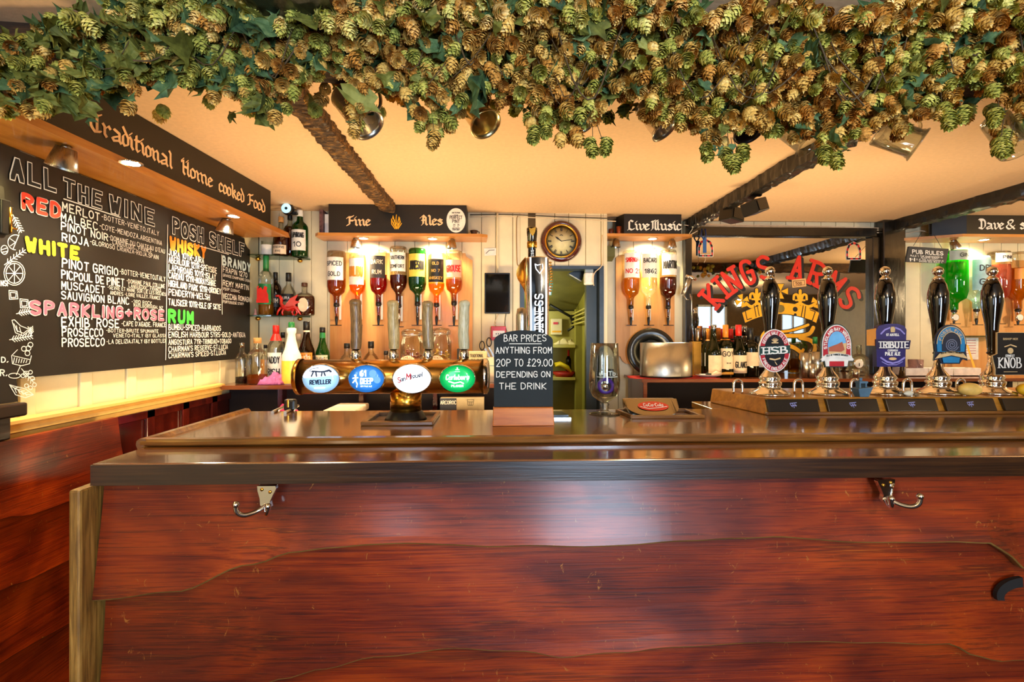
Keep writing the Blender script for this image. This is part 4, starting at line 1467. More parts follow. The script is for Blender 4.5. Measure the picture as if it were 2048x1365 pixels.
def clip(name, label, u, v, parentno, yoff=1.765):
    c = atY(u, v, yoff)
    k = msz(u, yoff)
    t = thing(name, label, 'badge', c, 'ale badges clipped to the hand pumps')
    f = lambda off: (lambda x, y_: Vector((c.x + x * k, yoff - off, c.z + y_ * k)))
    stem = M(); stem.cyl((c.x, yoff + .004, c.z - .01), (PU[parentno][1], py_ - .012, c.z - .01), .004); stem.build('clip_arm', m_chrome, t)
    return t, f, k


def plate(m, pts, f, d=.006):
    m.prism([f(a, b) for a, b in pts], (0, d, 0))


def elp(rx, ry, n=40, cx=0, cy=0, a0=0, a1=360):
    return [(cx + rx * cos(R(a0 + (a1 - a0) * i / n)), cy + ry * sin(R(a0 + (a1 - a0) * i / n))) for i in range(n if a1 - a0 == 360 else n + 1)]


def arc_text(m, s, f, rx, ry, a0, a1, h, nib, font=FONT, serif=0, inward=False):
    """letters along an ellipse from angle a0 to a1 (degrees)"""
    n = len(s)
    strokes, w = text2d(s, font, 2.4, serif=serif)
    for q in strokes:
        pts = []
        for x, y_ in q:
            a = R(a0 + (a1 - a0) * x / w)
            kk = (y_ / 8 * h)
            rr = 1 if not inward else -1
            nx, ny = cos(a), sin(a)
            pts.append((rx * cos(a) + nx * kk * rr, ry * sin(a) + ny * kk * rr))
        stroke(m, pts, nib, f)


def lay(t, name, mat, fn):
    m = M(); fn(m); return m.build(name, mat, t)


c_red = plain('badge_red', '#b81f2c', .35); c_grn = plain('badge_green', '#123a34', .35); c_blk = plain('badge_black', '#101216', .3); c_wht = plain('badge_white', '#ece6da', .4)
c_pur = plain('badge_purple', '#2a2360', .3); c_sky = plain('badge_sky', '#6db4e4', .4); c_org = plain('badge_orange', '#d8862a', .4); c_sand = plain('badge_sand', '#d8b47c', .5)
c_teal = plain('badge_teal', '#1479ab', .35); c_navy = plain('badge_navy', '#1a2436', .3); c_brwn = plain('badge_rock', '#b0583c', .6); c_lil = plain('badge_lilac', '#8f86c8', .4)
# HSB
t, f, k = clip('pump_badge', 'oval red and green HSB badge on the leftmost pump', 1549, 702, 0)
lay(t, 'plate', c_wht, lambda m: plate(m, elp(32, 43), f(0)))
lay(t, 'red_border', c_red, lambda m: plate(m, elp(30, 41), f(.001), .002))
lay(t, 'black_centre', c_blk, lambda m: plate(m, elp(21, 32), f(.002), .002))
lay(t, 'green_banner', c_grn, lambda m: plate(m, [(-31, -9), (30, -5), (31, 11), (-31, 9)], f(.004), .003))
lay(t, 'lettering', c_wht, lambda m: (text(m, 'HSB', None, None, None, 13 * k, 48 * k, center=True, nib=nib_flat(1.8 * k, .9 * k, 0), serif=1.2, fmap=lambda x, y_: f(.0048)(x / k, y_ / k - 5.5 + x / k * .05)),
     arc_text(m, 'GEORGE GALE & CO LTD', lambda x, y_: f(.0018)(x, y_), 22.5, 33, 155, 25, 5.5, nib_round(.6)), arc_text(m, 'FINEST ENGLISH ALE', lambda x, y_: f(.0018)(x, y_), 28, 39, 205, 335, 5.5, nib_round(.6), inward=True)))
def crownlet(m, f, cx, cy, s):
    for q in range(5):
        a = R(30 + 30 * q)
        stroke(m, [(cx, cy - 2 * s), (cx + 7 * s * cos(a), cy + 6 * s * sin(a))], nib_round(.9 * s), f)
    stroke(m, [(cx - 6 * s, cy - 3 * s), (cx + 6 * s, cy - 3 * s)], nib_round(1.2 * s), f)
lay(t, 'crown_emblem', c_sand, lambda m: (crownlet(m, f(.0032), 0, 19, 1.0), stroke(m, [(-10, -16), (0, -18), (10, -15)], nib_round(1.6), f(.0032)), stroke(m, [(0, -22), (4, -28)], nib_round(.8), f(.0032))))
# Studland bay wrecked
t, f, k = clip('pump_badge', 'red arched Studland Bay Wrecked badge with a beach scene', 1673, 692, 1)
shape = elp(30, 42, 24, 0, 0, 0, 180) + [(-30, -18), (-31, -32), (-24, -30), (-22, -41), (22, -41), (24, -30), (34, -30), (30, -18)]
lay(t, 'plate', plain('badge_edge', '#24342e', .4), lambda m: plate(m, [(a * 1.06, b * 1.05) for a, b in shape], f(0)))
lay(t, 'white_border', c_wht, lambda m: plate(m, shape, f(.001), .002))
lay(t, 'red_arch', c_red, lambda m: (plate(m, elp(28, 40, 24, 0, 0, 0, 180) + [(-28, -20), (28, -20)], f(.002), .002), plate(m, [(-15, -41), (15, -41), (15, -31), (-15, -31)], f(.002), .002)))
lay(t, 'sky', c_sky, lambda m: plate(m, elp(19, 29, 24, 0, 0, 0, 180) + [(-18, -17), (18, -17)], f(.003), .002))
lay(t, 'sand', c_sand, lambda m: m.add([f(.0038)(a, b) for a, b in ((-18, -3), (-5, -1), (10, 4), (19, 6), (18, -17), (-18, -17))], [list(range(6))]))
lay(t, 'rock', c_brwn, lambda m: m.add([f(.0046)(a, b) for a, b in ((-17, -3), (2, 4), (10, 8), (15, -8), (8, -12), (-17, -11))], [list(range(6))]))
lay(t, 'ribbon', c_wht, lambda m: plate(m, [(-35, -28), (-24, -18), (0, -14), (24, -18), (35, -28), (24, -27), (0, -24), (-24, -27)], f(.0045), .002))
lay(t, 'lettering', c_wht, lambda m: arc_text(m, 'STUDLAND BAY . WRECKED', f(.0025), 21, 31, 190, -10, 5.5, nib_round(.75)))
lay(t, 'ribbon_lettering', c_blk, lambda m: text(m, 'ISLE OF PURBECK BREWERY', None, None, None, 3 * k, 44 * k, center=True, nib=nib_round(.4 * k), fmap=lambda x, y_: f(.005)(x / k, y_ / k - 23 + 4 * cos(x / k / 18))))
# Tribute
t, f, k = clip('pump_badge', 'purple Tribute Cornish Pale Ale badge with an orange side', 1785, 690, 2)
shape = [(-32, -44), (26, -44), (29, 30), (24, 38), (10, 42), (-10, 42), (-28, 38), (-34, 28)]
lay(t, 'plate', c_pur, lambda m: plate(m, shape, f(0), .02))
lay(t, 'orange_side', c_org, lambda m: m.hexa([f(0)(-34, -2) , f(0)(-34, 33), f(-.02)(-45, 30), f(-.02)(-45, -2)], [f(-.001)(-33, -2), f(-.001)(-33, 33), f(-.021)(-43, 30), f(-.021)(-43, -2)]))
lay(t, 'banner', plain('banner_blue', '#1a1640', .35), lambda m: plate(m, [(-36, -9), (33, -9), (36, 9), (-36, 11)], f(.004), .004))
lay(t, 'lettering', c_wht, lambda m: (text(m, 'TRIBUTE', None, None, None, 12 * k, 60 * k, center=True, nib=nib_flat(1.4 * k, .8 * k, 0), serif=1.0, fmap=lambda x, y_: f(.005)(x / k, y_ / k - 6)),
     text(m, 'PALE ALE', None, None, None, 6 * k, 30 * k, center=True, nib=nib_round(.9 * k), fmap=lambda x, y_: f(.001)(x / k, y_ / k - 21)),
     text(m, 'CORNISH', None, None, None, 3.4 * k, 20 * k, center=True, nib=nib_round(.5 * k), fmap=lambda x, y_: f(.001)(x / k, y_ / k - 13)),
     text(m, 'ST AUSTELL', None, None, None, 4 * k, 26 * k, center=True, nib=nib_round(.6 * k), fmap=lambda x, y_: f(.001)(x / k, y_ / k + 18)), ))
lay(t, 'scrollwork', c_lil, lambda m: (stroke(m, [(-24, 22), (-16, 30), (-6, 34)], nib_round(1.6), f(.001)), stroke(m, [(24, 22), (16, 30), (6, 34)], nib_round(1.6), f(.001)),
     stroke(m, [(-24, -26), (-12, -34), (0, -37), (12, -34), (24, -26)], nib_round(1.8), f(.001)), stroke(m, [(-22, -34), (-10, -40), (8, -40), (20, -34)], nib_round(.8), f(.001))))
lay(t, 'emblem', c_sand, lambda m: (plate(m, [(-4, 25), (4, 25), (5, 31), (3, 36), (-3, 36), (-5, 31)], f(.0015), .001), plate(m, elp(8, 3, 14, 0, -28), f(.0015), .001)))
# ammonite (fossil)
t, f, k = clip('pump_badge', 'blue oval badge with an ammonite spiral on the fourth pump', 1901, 688, 3)
shape = elp(31, 36, 24, 0, 0, 0, 180) + [(-30, -14), (-32, -32), (-22, -28), (-18, -38), (18, -38), (24, -28), (33, -32), (30, -14)]
lay(t, 'plate', c_navy, lambda m: plate(m, [(a * 1.07, b * 1.06) for a, b in shape], f(0)))
lay(t, 'blue_field', c_teal, lambda m: plate(m, elp(29, 34, 24, 0, 0, 0, 180) + [(-28, -16), (28, -16)], f(.002), .002))
lay(t, 'gold_ring', c_sand, lambda m: (stroke(m, elp(29.5, 34.5, 24, 0, 0, 0, 180), nib_round(.8), f(.003)), stroke(m, elp(19.5, 23.5, 24, 0, 0, 0, 180), nib_round(.7), f(.0045)), arc_text(m, 'FOSSIL FUEL', f(.003), 21, 25.5, 165, 15, 5, nib_round(.6))))
lay(t, 'dark_centre', c_navy, lambda m: plate(m, elp(19, 23, 24, 0, 0, 0, 180) + [(-19, -15), (19, -15)], f(.003), .002))
lay(t, 'ammonite', plain('fossil_grey', '#6a6f80', .5), lambda m: stroke(m, [((2 + q * .32) * cos(q * .5) + 1, (2 + q * .30) * sin(q * .5) - 2) for q in range(38)], nib_round(1.0), f(.004)))
lay(t, 'ribbon', c_sand, lambda m: plate(m, [(-34, -30), (-24, -19), (0, -14), (24, -19), (34, -30), (24, -28), (0, -23), (-24, -28)], f(.0045), .002))
lay(t, 'lower_panel', c_teal, lambda m: plate(m, [(-16, -38), (16, -38), (18, -28), (0, -25), (-18, -28)], f(.003), .001))
lay(t, 'ribbon_lettering', c_blk, lambda m: text(m, 'ISLE OF PURBECK BREWERY', None, None, None, 3 * k, 44 * k, center=True, nib=nib_round(.4 * k), fmap=lambda x, y_: f(.005)(x / k, y_ / k - 22 + 4 * cos(x / k / 18))))
# Knob
t, f, k = clip('pump_badge', 'tall black badge lettered KNOB at the right end of the pumps', 2020, 708, 4)
shape = [(-30, -42), (38, -42), (38, 42), (-26, 42), (-26, 0), (-36, -4), (-34, -14), (-30, -30)]
lay(t, 'plate', c_sand, lambda m: plate(m, [(a * 1.03, b * 1.02) for a, b in shape], f(0)))
lay(t, 'black_face', c_blk, lambda m: plate(m, shape, f(.001), .002))
lay(t, 'lettering', c_wht, lambda m: (text(m, 'KNOB', None, None, None, 20 * k, 46 * k, center=True, nib=nib_flat(1.3 * k, .5 * k, 0), serif=.9, fmap=lambda x, y_: f(.002)(x / k - 1, y_ / k - 28)),
     text(m, 'ERNEST', None, None, None, 4 * k, 18 * k, center=True, nib=nib_round(.5 * k), fmap=lambda x, y_: f(.002)(x / k - 1, y_ / k - 6))))
lay(t, 'fine_print', c_sand, lambda m: (text(m, 'BISHOP NICK', None, None, None, 3.2 * k, 30 * k, center=True, nib=nib_round(.4 * k), fmap=lambda x, y_: f(.002)(x / k, y_ / k + 28)), stroke(m, [(-12, 14), (0, 18), (12, 14)], nib_round(1.2), f(.002)), stroke(m, [(-14, -36), (14, -36)], nib_round(.5), f(.002)), plate(m, elp(6, 6, 14, 0, 6), f(.002), .001)))

# things lying on the cabinet
bt = atY(1723, 795, 1.765)
bo = thing('toy_boat', 'small blue-grey toy boat on the pump cabinet', 'toy boat', (bt.x, 1.765, HT))
m_boat = plain('boat_plastic', '#4f6f84', .5)
k = msz(1723, 1.765)
M().hexa([(bt.x - 9 * k, 1.75, HT), (bt.x + 9 * k, 1.75, HT), (bt.x + 9 * k, 1.78, HT), (bt.x - 9 * k, 1.78, HT)], [(bt.x - 15 * k, 1.742, HT + 17 * k), (bt.x + 15 * k, 1.742, HT + 20 * k), (bt.x + 15 * k, 1.788, HT + 20 * k), (bt.x - 15 * k, 1.788, HT + 17 * k)]).build('hull', m_boat, bo, .002)
M().box(bt.x - 8 * k, bt.x - 5 * k, 1.755, 1.775, HT + 17 * k, HT + 28 * k).box(bt.x + 4 * k, bt.x + 7 * k, 1.755, 1.775, HT + 18 * k, HT + 28 * k).box(bt.x - 9 * k, bt.x + 8 * k, 1.752, 1.778, HT + 27 * k, HT + 31 * k).build('wheelhouse', m_boat, bo)
M().cyl((bt.x - 2 * k, 1.765, HT + 30 * k), (bt.x - 2 * k, 1.765, HT + 38 * k), 3 * k, seg=12).build('funnel', m_boat, bo)
for (u, v, rx, rz, nm, lb_, cat, hx_) in ((1940, 785, 24, 13, 'potato', 'large yellow potato lying between the fourth and fifth pumps', 'potato', '#e6bc5e'), (2052, 787, 17, 12, 'lemon', 'yellow lemon on the cabinet at the right edge', 'lemon', '#f0b818')):
    p = atY(u, v, 1.775); k = msz(u, 1.775)
    m = M(); m.ball((0, 0, 0), 1, 22, 14, (rx * k, rz * k, rz * k))
    zc = HT + rz * k
    m.v = [Vector((p.x, 1.775, zc)) + q * (1 + .06 * noise.noise(q * 40)) for q in m.v]
    tag(m.build(nm, plain(nm + '_skin', hx_, .55, var=.2, scale=25, bump=.3)), lb_, cat)
p = atY(1817, 790, 1.77); k = msz(1817, 1.77)
sh = thing('seashell', 'small white and brown seashell on the cabinet below the purple badge', 'seashell', (p.x, 1.77, HT))
m = M(); m.lathe([(.0, -.024), (.006, -.018), (.011, -.006), (.011, .006), (.007, .016), (.002, .022), (0, .023)], (p.x, 1.77, HT + .011), (1, .2, .0), 16); m.build('whorl', plain('shell_white', '#d8d4bc', .4, var=.15), sh)
m = M(); m.lathe([(.0, 0), (.006, .003), (.007, .010), (.004, .020), (.0, .026)], (p.x + .018, 1.768, HT + .008), (1, .1, -.12), 12).lathe([(.0, 0), (.007, .004), (.006, .010), (0, .016)], (p.x - .022, 1.772, HT + .012), (-1, 0, .3), 12); m.build('tip', plain('shell_brown', '#6d5a3c', .5, var=.3), sh)

# items at the back edge of the bar
p = atY(575, 820, 1.86)
cg = thing('can_opener', 'black and brass lever corkscrew lying on the back of the bar near its left end', 'corkscrew', (p.x, 1.85, CT))
m = M()
for a, b, c_, d in ((545, 825, 572, 812), (570, 826, 596, 812)):
    q0, q1 = atZ(a, b, CT + .004), atZ(c_, d, CT + .006)
    m.tube([q0, q1], .006, 8)
m.build('arms', m_steel, cg)
q = atY(580, 803, 1.88)
M().box(q.x - .022, q.x + .022, 1.87, 1.90, CT, CT + .045).build('body', m_black, cg, .008)
M().box(q.x - .007, q.x + .001, 1.866, 1.872, CT + .014, CT + .045).build('strap', m_brass, cg, .002)
p = atY(1120, 828, 1.80)
gc = thing('glass_coaster', 'stack of slate and glass coasters behind the price board', 'coaster', (p.x, 1.70, CT))
M().hexa([(p.x - .06, 1.66, CT), (p.x + .02, 1.66, CT), (p.x + .005, 1.76, CT), (p.x - .05, 1.76, CT)], [(p.x - .06, 1.66, CT + .006), (p.x + .02, 1.66, CT + .006), (p.x + .005, 1.76, CT + .006), (p.x - .05, 1.76, CT + .006)]).build('lower_slab', m_silver, gc)
M().hexa([(p.x - .06, 1.67, CT + .0065), (p.x + .012, 1.67, CT + .0065), (p.x - .0, 1.755, CT + .0065), (p.x - .05, 1.755, CT + .0065)], [(p.x - .06, 1.67, CT + .013), (p.x + .012, 1.67, CT + .013), (p.x - .0, 1.755, CT + .013), (p.x - .05, 1.755, CT + .013)]).build('upper_slab', m_navy if 'm_navy' in globals() else c_navy, gc)

# ================================================================== BACK COUNTERS
BT = 1.135
bk = thing('back_counter', 'dark mahogany back counter on the left, under the bottles and spirit optics', 'counter', (-.7, 2.9, 0))
xe = atY(998, 765, 2.64).x
M().prism([(WL + .005, 2.62, BT - .022), (xe, 2.66, BT - .022), (xe, WB, BT - .022), (WL + .005, WB, BT - .022)], (0, 0, .022)).build('worktop', m_backtop, bk, .003)
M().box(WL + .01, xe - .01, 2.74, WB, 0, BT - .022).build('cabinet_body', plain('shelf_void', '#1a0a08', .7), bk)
for u in (560, 722, 870):
    p = atY(u, 800, 2.68)
    M().box(p.x - .012, p.x + .012, 2.68, 2.76, 0, BT - .022).build('upright', m_mahog, bk)
M().box(WL + .01, xe - .01, 2.68, 2.76, .93, .95).build('shelf', m_mahog, bk)
br = thing('back_counter_right', 'dark back counter on the right, beneath the mirror and wine bottles', 'counter', (2.1, 3.1, 0))
c0, c1 = atZ(1284, 759, BT), atZ(1253, 751, BT)
M().prism([(c1.x, c1.y, BT - .02), (c0.x, c0.y, BT - .02), (3.6, c0.y - .01, BT - .02), (3.6, WB2, BT - .02), (c1.x, WB2, BT - .02)], (0, 0, .02)).build('worktop', m_backtop, br, .002)
M().hexa([(c1.x + .01, c1.y, 0), (c0.x + .01, c0.y + .01, 0), (c0.x + .03, c0.y + .05, 0), (c1.x + .04, c1.y, 0)], [(c1.x + .01, c1.y, BT - .02), (c0.x + .01, c0.y + .01, BT - .02), (c0.x + .03, c0.y + .05, BT - .02), (c1.x + .04, c1.y, BT - .02)]).build('side_panel', m_mahog, br)
M().box(c0.x + .012, c0.x + .035, c0.y + .01, c0.y + .04, 0, BT - .02).build('corner_post', m_backtop, br)
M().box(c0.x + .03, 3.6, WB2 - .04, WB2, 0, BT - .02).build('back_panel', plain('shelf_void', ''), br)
M().box(c0.x + .03, 3.6, c0.y + .02, WB2 - .04, .86, .88).build('shelf', m_mahog, br)

# ================================================================== SIGN BOXES WITH SOFFITS
def sign_box(name, label, u0, u1, v0, v1, Y, texts, shelf, emblem=None, Yb=WB, chamfer=None):
    a, b = atY(u0, v0, Y), atY(u1, v1, Y)
    zt = CEIL - .002
    t = thing(name, label, 'sign', ((a.x + b.x) / 2, Y, b.z))
    M().box(a.x, b.x, Y, Y + .018, b.z, zt).build('fascia_board', m_signblack, t, .001)
    if chamfer:
        M().hexa([(a.x - chamfer, Y + .10, b.z), (a.x, Y, b.z), (a.x, Y + .018, b.z), (a.x - chamfer, Y + .118, b.z)], [(a.x - chamfer, Y + .10, zt), (a.x, Y, zt), (a.x, Y + .018, zt), (a.x - chamfer, Y + .118, zt)]).build('angled_end', m_signblack, t)
    else:
        M().box(a.x, a.x + .015, Y + .018, Yb, b.z, zt).build('side_board', m_signblack, t)
    M().box(b.x - .015, b.x, Y + .018, Yb, b.z, zt).build('side_board', m_signblack, t)
    s = M()
    pts = []
    for (u, dy) in shelf:
        pts.append((atY(u, 470, Y).x, Y + dy))
    s.prism([(x, y_, b.z - .018) for x, y_ in pts], (0, 0, .018))
    s.build('soffit_shelf', m_oakx, t, .002)
    m = M()
    for wd, w0, w1, vb, h in texts:
        p, q = atY(w0, vb, Y - .0012), atY(w1, vb, Y - .0012)
        text(m, wd, p, (1, 0, 0), (0, 0, 1), h * msz(w0, Y), q.x - p.x, nib=nib_flat(.0056, .0016, R(42)), font=BLACK, gap=1.0)
    m.build('lettering', m_gold if 'Fine' in texts[0][0] else m_white, t)
    return t, b.z - .018


sg, z_s1 = sign_box('fine_ales_sign', 'black sign box reading Fine Ales with a gold hops emblem over the spirit optics', 657, 933, 410, 468, 2.93,
              [('Fine', 694, 740, 451, 19), ('Ales', 841, 884, 450, 19)],
              [(628, .02), (636, -.006), (960, -.006), (975, .02), (972, .17), (628, .17)])
m = M()
yy = 2.9285
for pts in ([(783, 438), (786, 446), (792, 457)], [(786, 432), (788, 440), (792, 450), (793, 458)], [(793, 430), (792, 438), (793, 448)], [(799, 436), (800, 444), (796, 456)], [(803, 447), (800, 452), (796, 458)], [(783, 438), (783, 448), (790, 458)], [(798, 434), (796, 444), (794, 457)]):
    q = [atY(u, v, yy) for u, v in pts]
    stroke(m, [(a.x, a.z) for a in q], nib_round(.0026), lambda x, y_: Vector((x, yy, y_)))
for (u, v) in ((786, 436), (789, 442), (798, 438), (800, 444), (797, 449), (791, 449), (787, 447)):
    q = atY(u, v, yy)
    m.add([(q.x + .006 * cos(a) * .7, yy - .0004, q.z + .006 * sin(a) * 1.4) for a in [i * .785 for i in range(8)]], [list(range(8))])
m.build('hops_emblem', m_goldyellow, sg)
m = M()
c = atY(912, 441, 2.928); k = msz(912, 2.928)
so_ = thing('perfect_pint_sticker', 'white oval sticker headed PERFECT PINT on the right end of the Fine Ales sign', 'sticker', c)
m.prism([(c.x + 19 * k * cos(R(a)), 2.929, c.z + 24.5 * k * sin(R(a))) for a in range(0, 360, 10)], (0, -.0012, 0)); m.build('oval', m_white, so_)
m = M()
for s, dz, w in (('HOW TO POUR', 14, 16), ('YOUR', 9, 8), ('PERFECT', 3, 24), ('PINT', -5, 14), ('AND ENJOY', -17, 16), ('EVERY DROP', -20, 14)):
    big = s in ('PERFECT', 'PINT')
    text(m, s, (c.x, 2.9272, c.z + dz * k), (1, 0, 0), (0, 0, 1), (6 if big else 2.2) * k, w * k, center=True, nib=nib_round((.55 if big else .3) * k))
for a, b in (((-5, -8), (-5, -13)), ((-5, -8), (-2, -8)), ((-2, -8), (-3, -13)), ((4, -7), (4, -14)), ((4, -8), (7, -10))):
    stroke(m, [a, b], nib_round(.5), lambda x, y_: Vector((c.x + x * k, 2.9272, c.z + y_ * k)))
m.build('print', m_signblack, so_)

lm, z_s2 = sign_box('live_music_sign', 'black sign box reading Live Music above the small optic board', 1248, 1363, 431, 468, 3.10,
              [('Live', 1256, 1298, 460, 19), ('Music', 1303, 1362, 460, 19)],
              [(1207, .02), (1215, .0), (1378, .0), (1387, .02), (1375, .17), (1215, .17)], Yb=WB2, chamfer=.03)
dv_, z_s3 = sign_box('dave_sign', 'black sign box reading Dave & s... at the right edge of the view', 1933, 2200, 432, 470, 3.05,
              [('Dave', 1958, 2007, 458, 19), ('&', 2014, 2029, 458, 18), ('sons', 2041, 2090, 458, 19)],
              [(1838, .16), (1925, .0), (2210, .0), (2210, .21), (1838, .21)], Yb=WB2, chamfer=.14)
for (u, v, z, lb_, p_) in ((727, 476, z_s1, 'glowing downlight under the left part of the Fine Ales shelf', 60), (865, 473, z_s1, 'glowing downlight under the right part of the Fine Ales shelf', 60),
                       (1305, 476, z_s2, 'glowing downlight under the Live Music shelf', 62), (1968, 478, z_s3, 'glowing downlight under the shelf at the right edge', 44)):
    p = atZ(u, v, z)
    p.y = {727: 2.99, 865: 2.99, 1305: 3.17, 1968: 3.14}[u]
    p.x = atY(u, v, p.y).x
    downlight((p.x, p.y, z), lb_, p_, target=(p.x, p.y + .20, 1.45), spot=140)
for (u, z, Y, tl, lb_) in ((711, z_s1, 3.0, .0, 'brushed metal spotlight under the left of the Fine Ales shelf'), (904, z_s1, 3.0, .0, 'brushed metal spotlight under the right of the Fine Ales shelf'),
                       (1232, z_s2, 3.18, .0, 'brushed metal spotlight under the left of the Live Music shelf'), (1344, z_s2, 3.18, .0, 'brushed metal spotlight under the right of the Live Music shelf'),
                       (1906, z_s3, 3.17, .5, 'brushed metal spotlight above the green gin bottle')):
    p = atY(u, 480, Y)
    cone_spot((p.x, Y, z), lb_, (tl, .0), .050, .027)

# optic back boards
def optic_board(name, label, u0, u1, v0, v1, Y, scal=True):
    a, b = atY(u0, v0, Y), atY(u1, v1, Y)
    w = b.x - a.x
    pts = [(a.x, b.z + .06), (a.x, a.z - .02), (a.x + .02, a.z - .005), (a.x + .04, a.z), (b.x - .045, a.z), (b.x - .04, a.z - .02), (b.x - .02, a.z - .035), (b.x, a.z - .045),
           (b.x, b.z + .06), (b.x - .03, b.z + .05), (b.x - .045, b.z + .02), (b.x - .07, b.z), (a.x + .07, b.z), (a.x + .045, b.z + .02), (a.x + .03, b.z + .05)]
    t = M().prism([(x, Y, z) for x, z in pts], (0, .016, 0)).build(name, m_pine, None, .002)
    return tag(t, label, 'board')


optic_board('optic_board', 'honey pine board with shaped corners behind the seven spirit optics', 660, 945, 505, 745, 3.075)
optic_board('optic_board', 'narrow pine board behind the three optics under Live Music', 1232, 1349, 510, 728, 3.255)
optic_board('optic_board', 'pine board glowing orange behind the gin and liqueur optics at the right edge', 1890, 2200, 520, 760, 3.25)

# ================================================================== BOTTLES
PROF = {
    'std': [(0, 0), (.92, 0), (1, .02), (1, .60), (.96, .66), (.75, .72), (.42, .77), (.36, .82), (.34, 1.0)],
    'wine': [(0, 0), (.94, 0), (1, .015), (1, .58), (.93, .66), (.60, .72), (.38, .77), (.35, .82), (.34, 1.0)],
    'burg': [(0, 0), (.94, 0), (1, .015), (1, .45), (.90, .55), (.62, .65), (.42, .75), (.36, .84), (.34, 1.0)],
    'round': [(0, 0), (.92, 0), (1, .03), (1, .42), (.90, .55), (.60, .66), (.34, .72), (.30, .78), (.30, 1.0)],
    'squat': [(0, 0), (.9, 0), (1, .04), (1, .50), (.94, .60), (.6, .68), (.28, .72), (.25, 1.0)],
    'cyl': [(0, 0), (.95, 0), (1, .03), (1, .98), (.97, 1.0)],
    'slope': [(0, 0), (.95, 0), (1, .02), (.98, .30), (.80, .55), (.52, .72), (.40, .78), (.36, .84), (.36, 1.0)],
}


def prof_at(pr, h):
    for (r0, h0), (r1, h1) in zip(pr, pr[1:]):
        if h0 <= h <= h1 and h1 > h0:
            return r0 + (r1 - r0) * (h - h0) / (h1 - h0)
    return pr[-1][0]


def bottle(name, label, u, vt, vb, Y, wpx, kind='std', gm=None, lq=None, fill=.5, cap=None, caph=.10, lab=None, labz=(.15, .5), txt=None, zb=None,
           group=None, tcol=None, cat='bottle', flat=1.0, neck=None, labarc=62):
    p = atY(u, vb, Y)
    k = msz(u, Y)
    zb = p.z if zb is None else zb
    h = (vb - vt) * k
    h = atY(u, vt, Y).z - zb
    r = wpx * k / 2
    t = thing(name, label, cat, (p.x, Y, zb), group)
    pr = PROF[kind]
    M().lathe([(a * r, b * h * .985) for a, b in pr], (p.x, Y, zb), seg=26, sy=flat, capped=False).build('glass_body', gm or m_glass, t)
    if lq and fill > 0:
        q = [(0, .012)] + [(a * .95, max(.012, b)) for a, b in pr if 0 < b < fill] + [(prof_at(pr, fill) * .95, fill), (0, fill)]
        M().lathe([(a * r, b * h) for a, b in q], (p.x, Y, zb), seg=24, sy=flat, capped=False).build('liquid', lq, t)
    if cap:
        rc = pr[-1][0] * r * 1.14
        M().lathe([(rc, h * (1 - caph)), (rc, h * .99), (rc * .9, h), (0, h)], (p.x, Y, zb), seg=18).build('cap', cap, t)
    if neck:
        rc = pr[-1][0] * r
        M().lathe([(prof_at(pr, 1 - caph - neck[1]) * r * 1.06, h * (1 - caph - neck[1])), (rc * 1.08, h * (1 - caph))], (p.x, Y, zb), seg=18, sy=flat, capped=False).build('neck_label', neck[0], t)
    if lab:
        R1 = r * 1.02
        z0, z1 = labz
        rr = prof_at(pr, z1) * R1
        lo = M().lathe([(R1 * prof_at(pr, z0), z0 * h), (rr, z1 * h)], (p.x, Y, zb), seg=14, sy=flat, arc=(R(-90 - labarc), R(-90 + labarc)), capped=False).build('label', lab, t)
        if txt:
            m = M()
            lines = txt if isinstance(txt, list) else [txt]
            n = len(lines)
            H_ = (z1 - z0) * h
            for i, s in enumerate(lines):
                bh = H_ * (.30 if n == 1 else .44 / n)
                zc = zb + z0 * h + H_ * (1 - (i + .85) / (n + .25))
                wv = min(2 * r * .82, len(s) * bh * .85)
                RR = R1 * prof_at(pr, (z0 + z1) / 2) * 1.03
                text(m, s, None, None, None, bh, wv, center=True, nib=nib_round(bh * .09),
                     fmap=lambda x, y_: Vector((p.x + RR * sin(x / RR), Y - RR * flat * cos(x / RR) - .0004, zc + y_)))
            m.build('label_print', tcol or m_signblack, lo)
    return t


g_green = glass('green_bottle_glass', '#1f7a26', 1, .12, .35)
g_dgreen = glass('dark_green_bottle_glass', '#142208', 1, .10, .55)
g_olive = glass('olive_wine_glass', '#2b3310', 1, .10, .5)
g_brown = glass('brown_bottle_glass', '#3a1c08', 1, .10, .5)
l_amber = glass('amber_spirit', '#e07a12', 1, .05, .35)
l_dark = glass('dark_rum', '#8c2a08', 1, .05, .45)
l_red = glass('red_spirit', '#b81408', 1, .05, .45)
l_yellow = glass('yellow_spirit', '#f4b82a', 1, .05, .3)
l_gold = glass('golden_spirit', '#f0a020', 1, .05, .3)
l_clear = glass('clear_spirit', '#f6f0dc', 1, .05, .15)
l_black = glass('black_liqueur', '#1c0f12', 1, .05, .7)
l_orange = glass('orange_liqueur', '#ffae10', 1, .05, .55)
l_green = glass('green_gin', '#1fd01a', 1, .10, .5)
c_blackcap = plain('cap_black', '#101010', .4)
c_cork = plain('cork', '#c08a4c', .8, var=.2)
c_redcap = plain('cap_red', '#d8261c', .35)
c_grncap = plain('cap_green', '#1f7a3a', .4)
l_white = plain('label_white', '#f0ece0', .6)
l_cream = plain('label_cream', '#e6cfae', .6)
l_blk = plain('label_black', '#14110f', .5)

S1, S2 = 1.885, 1.523
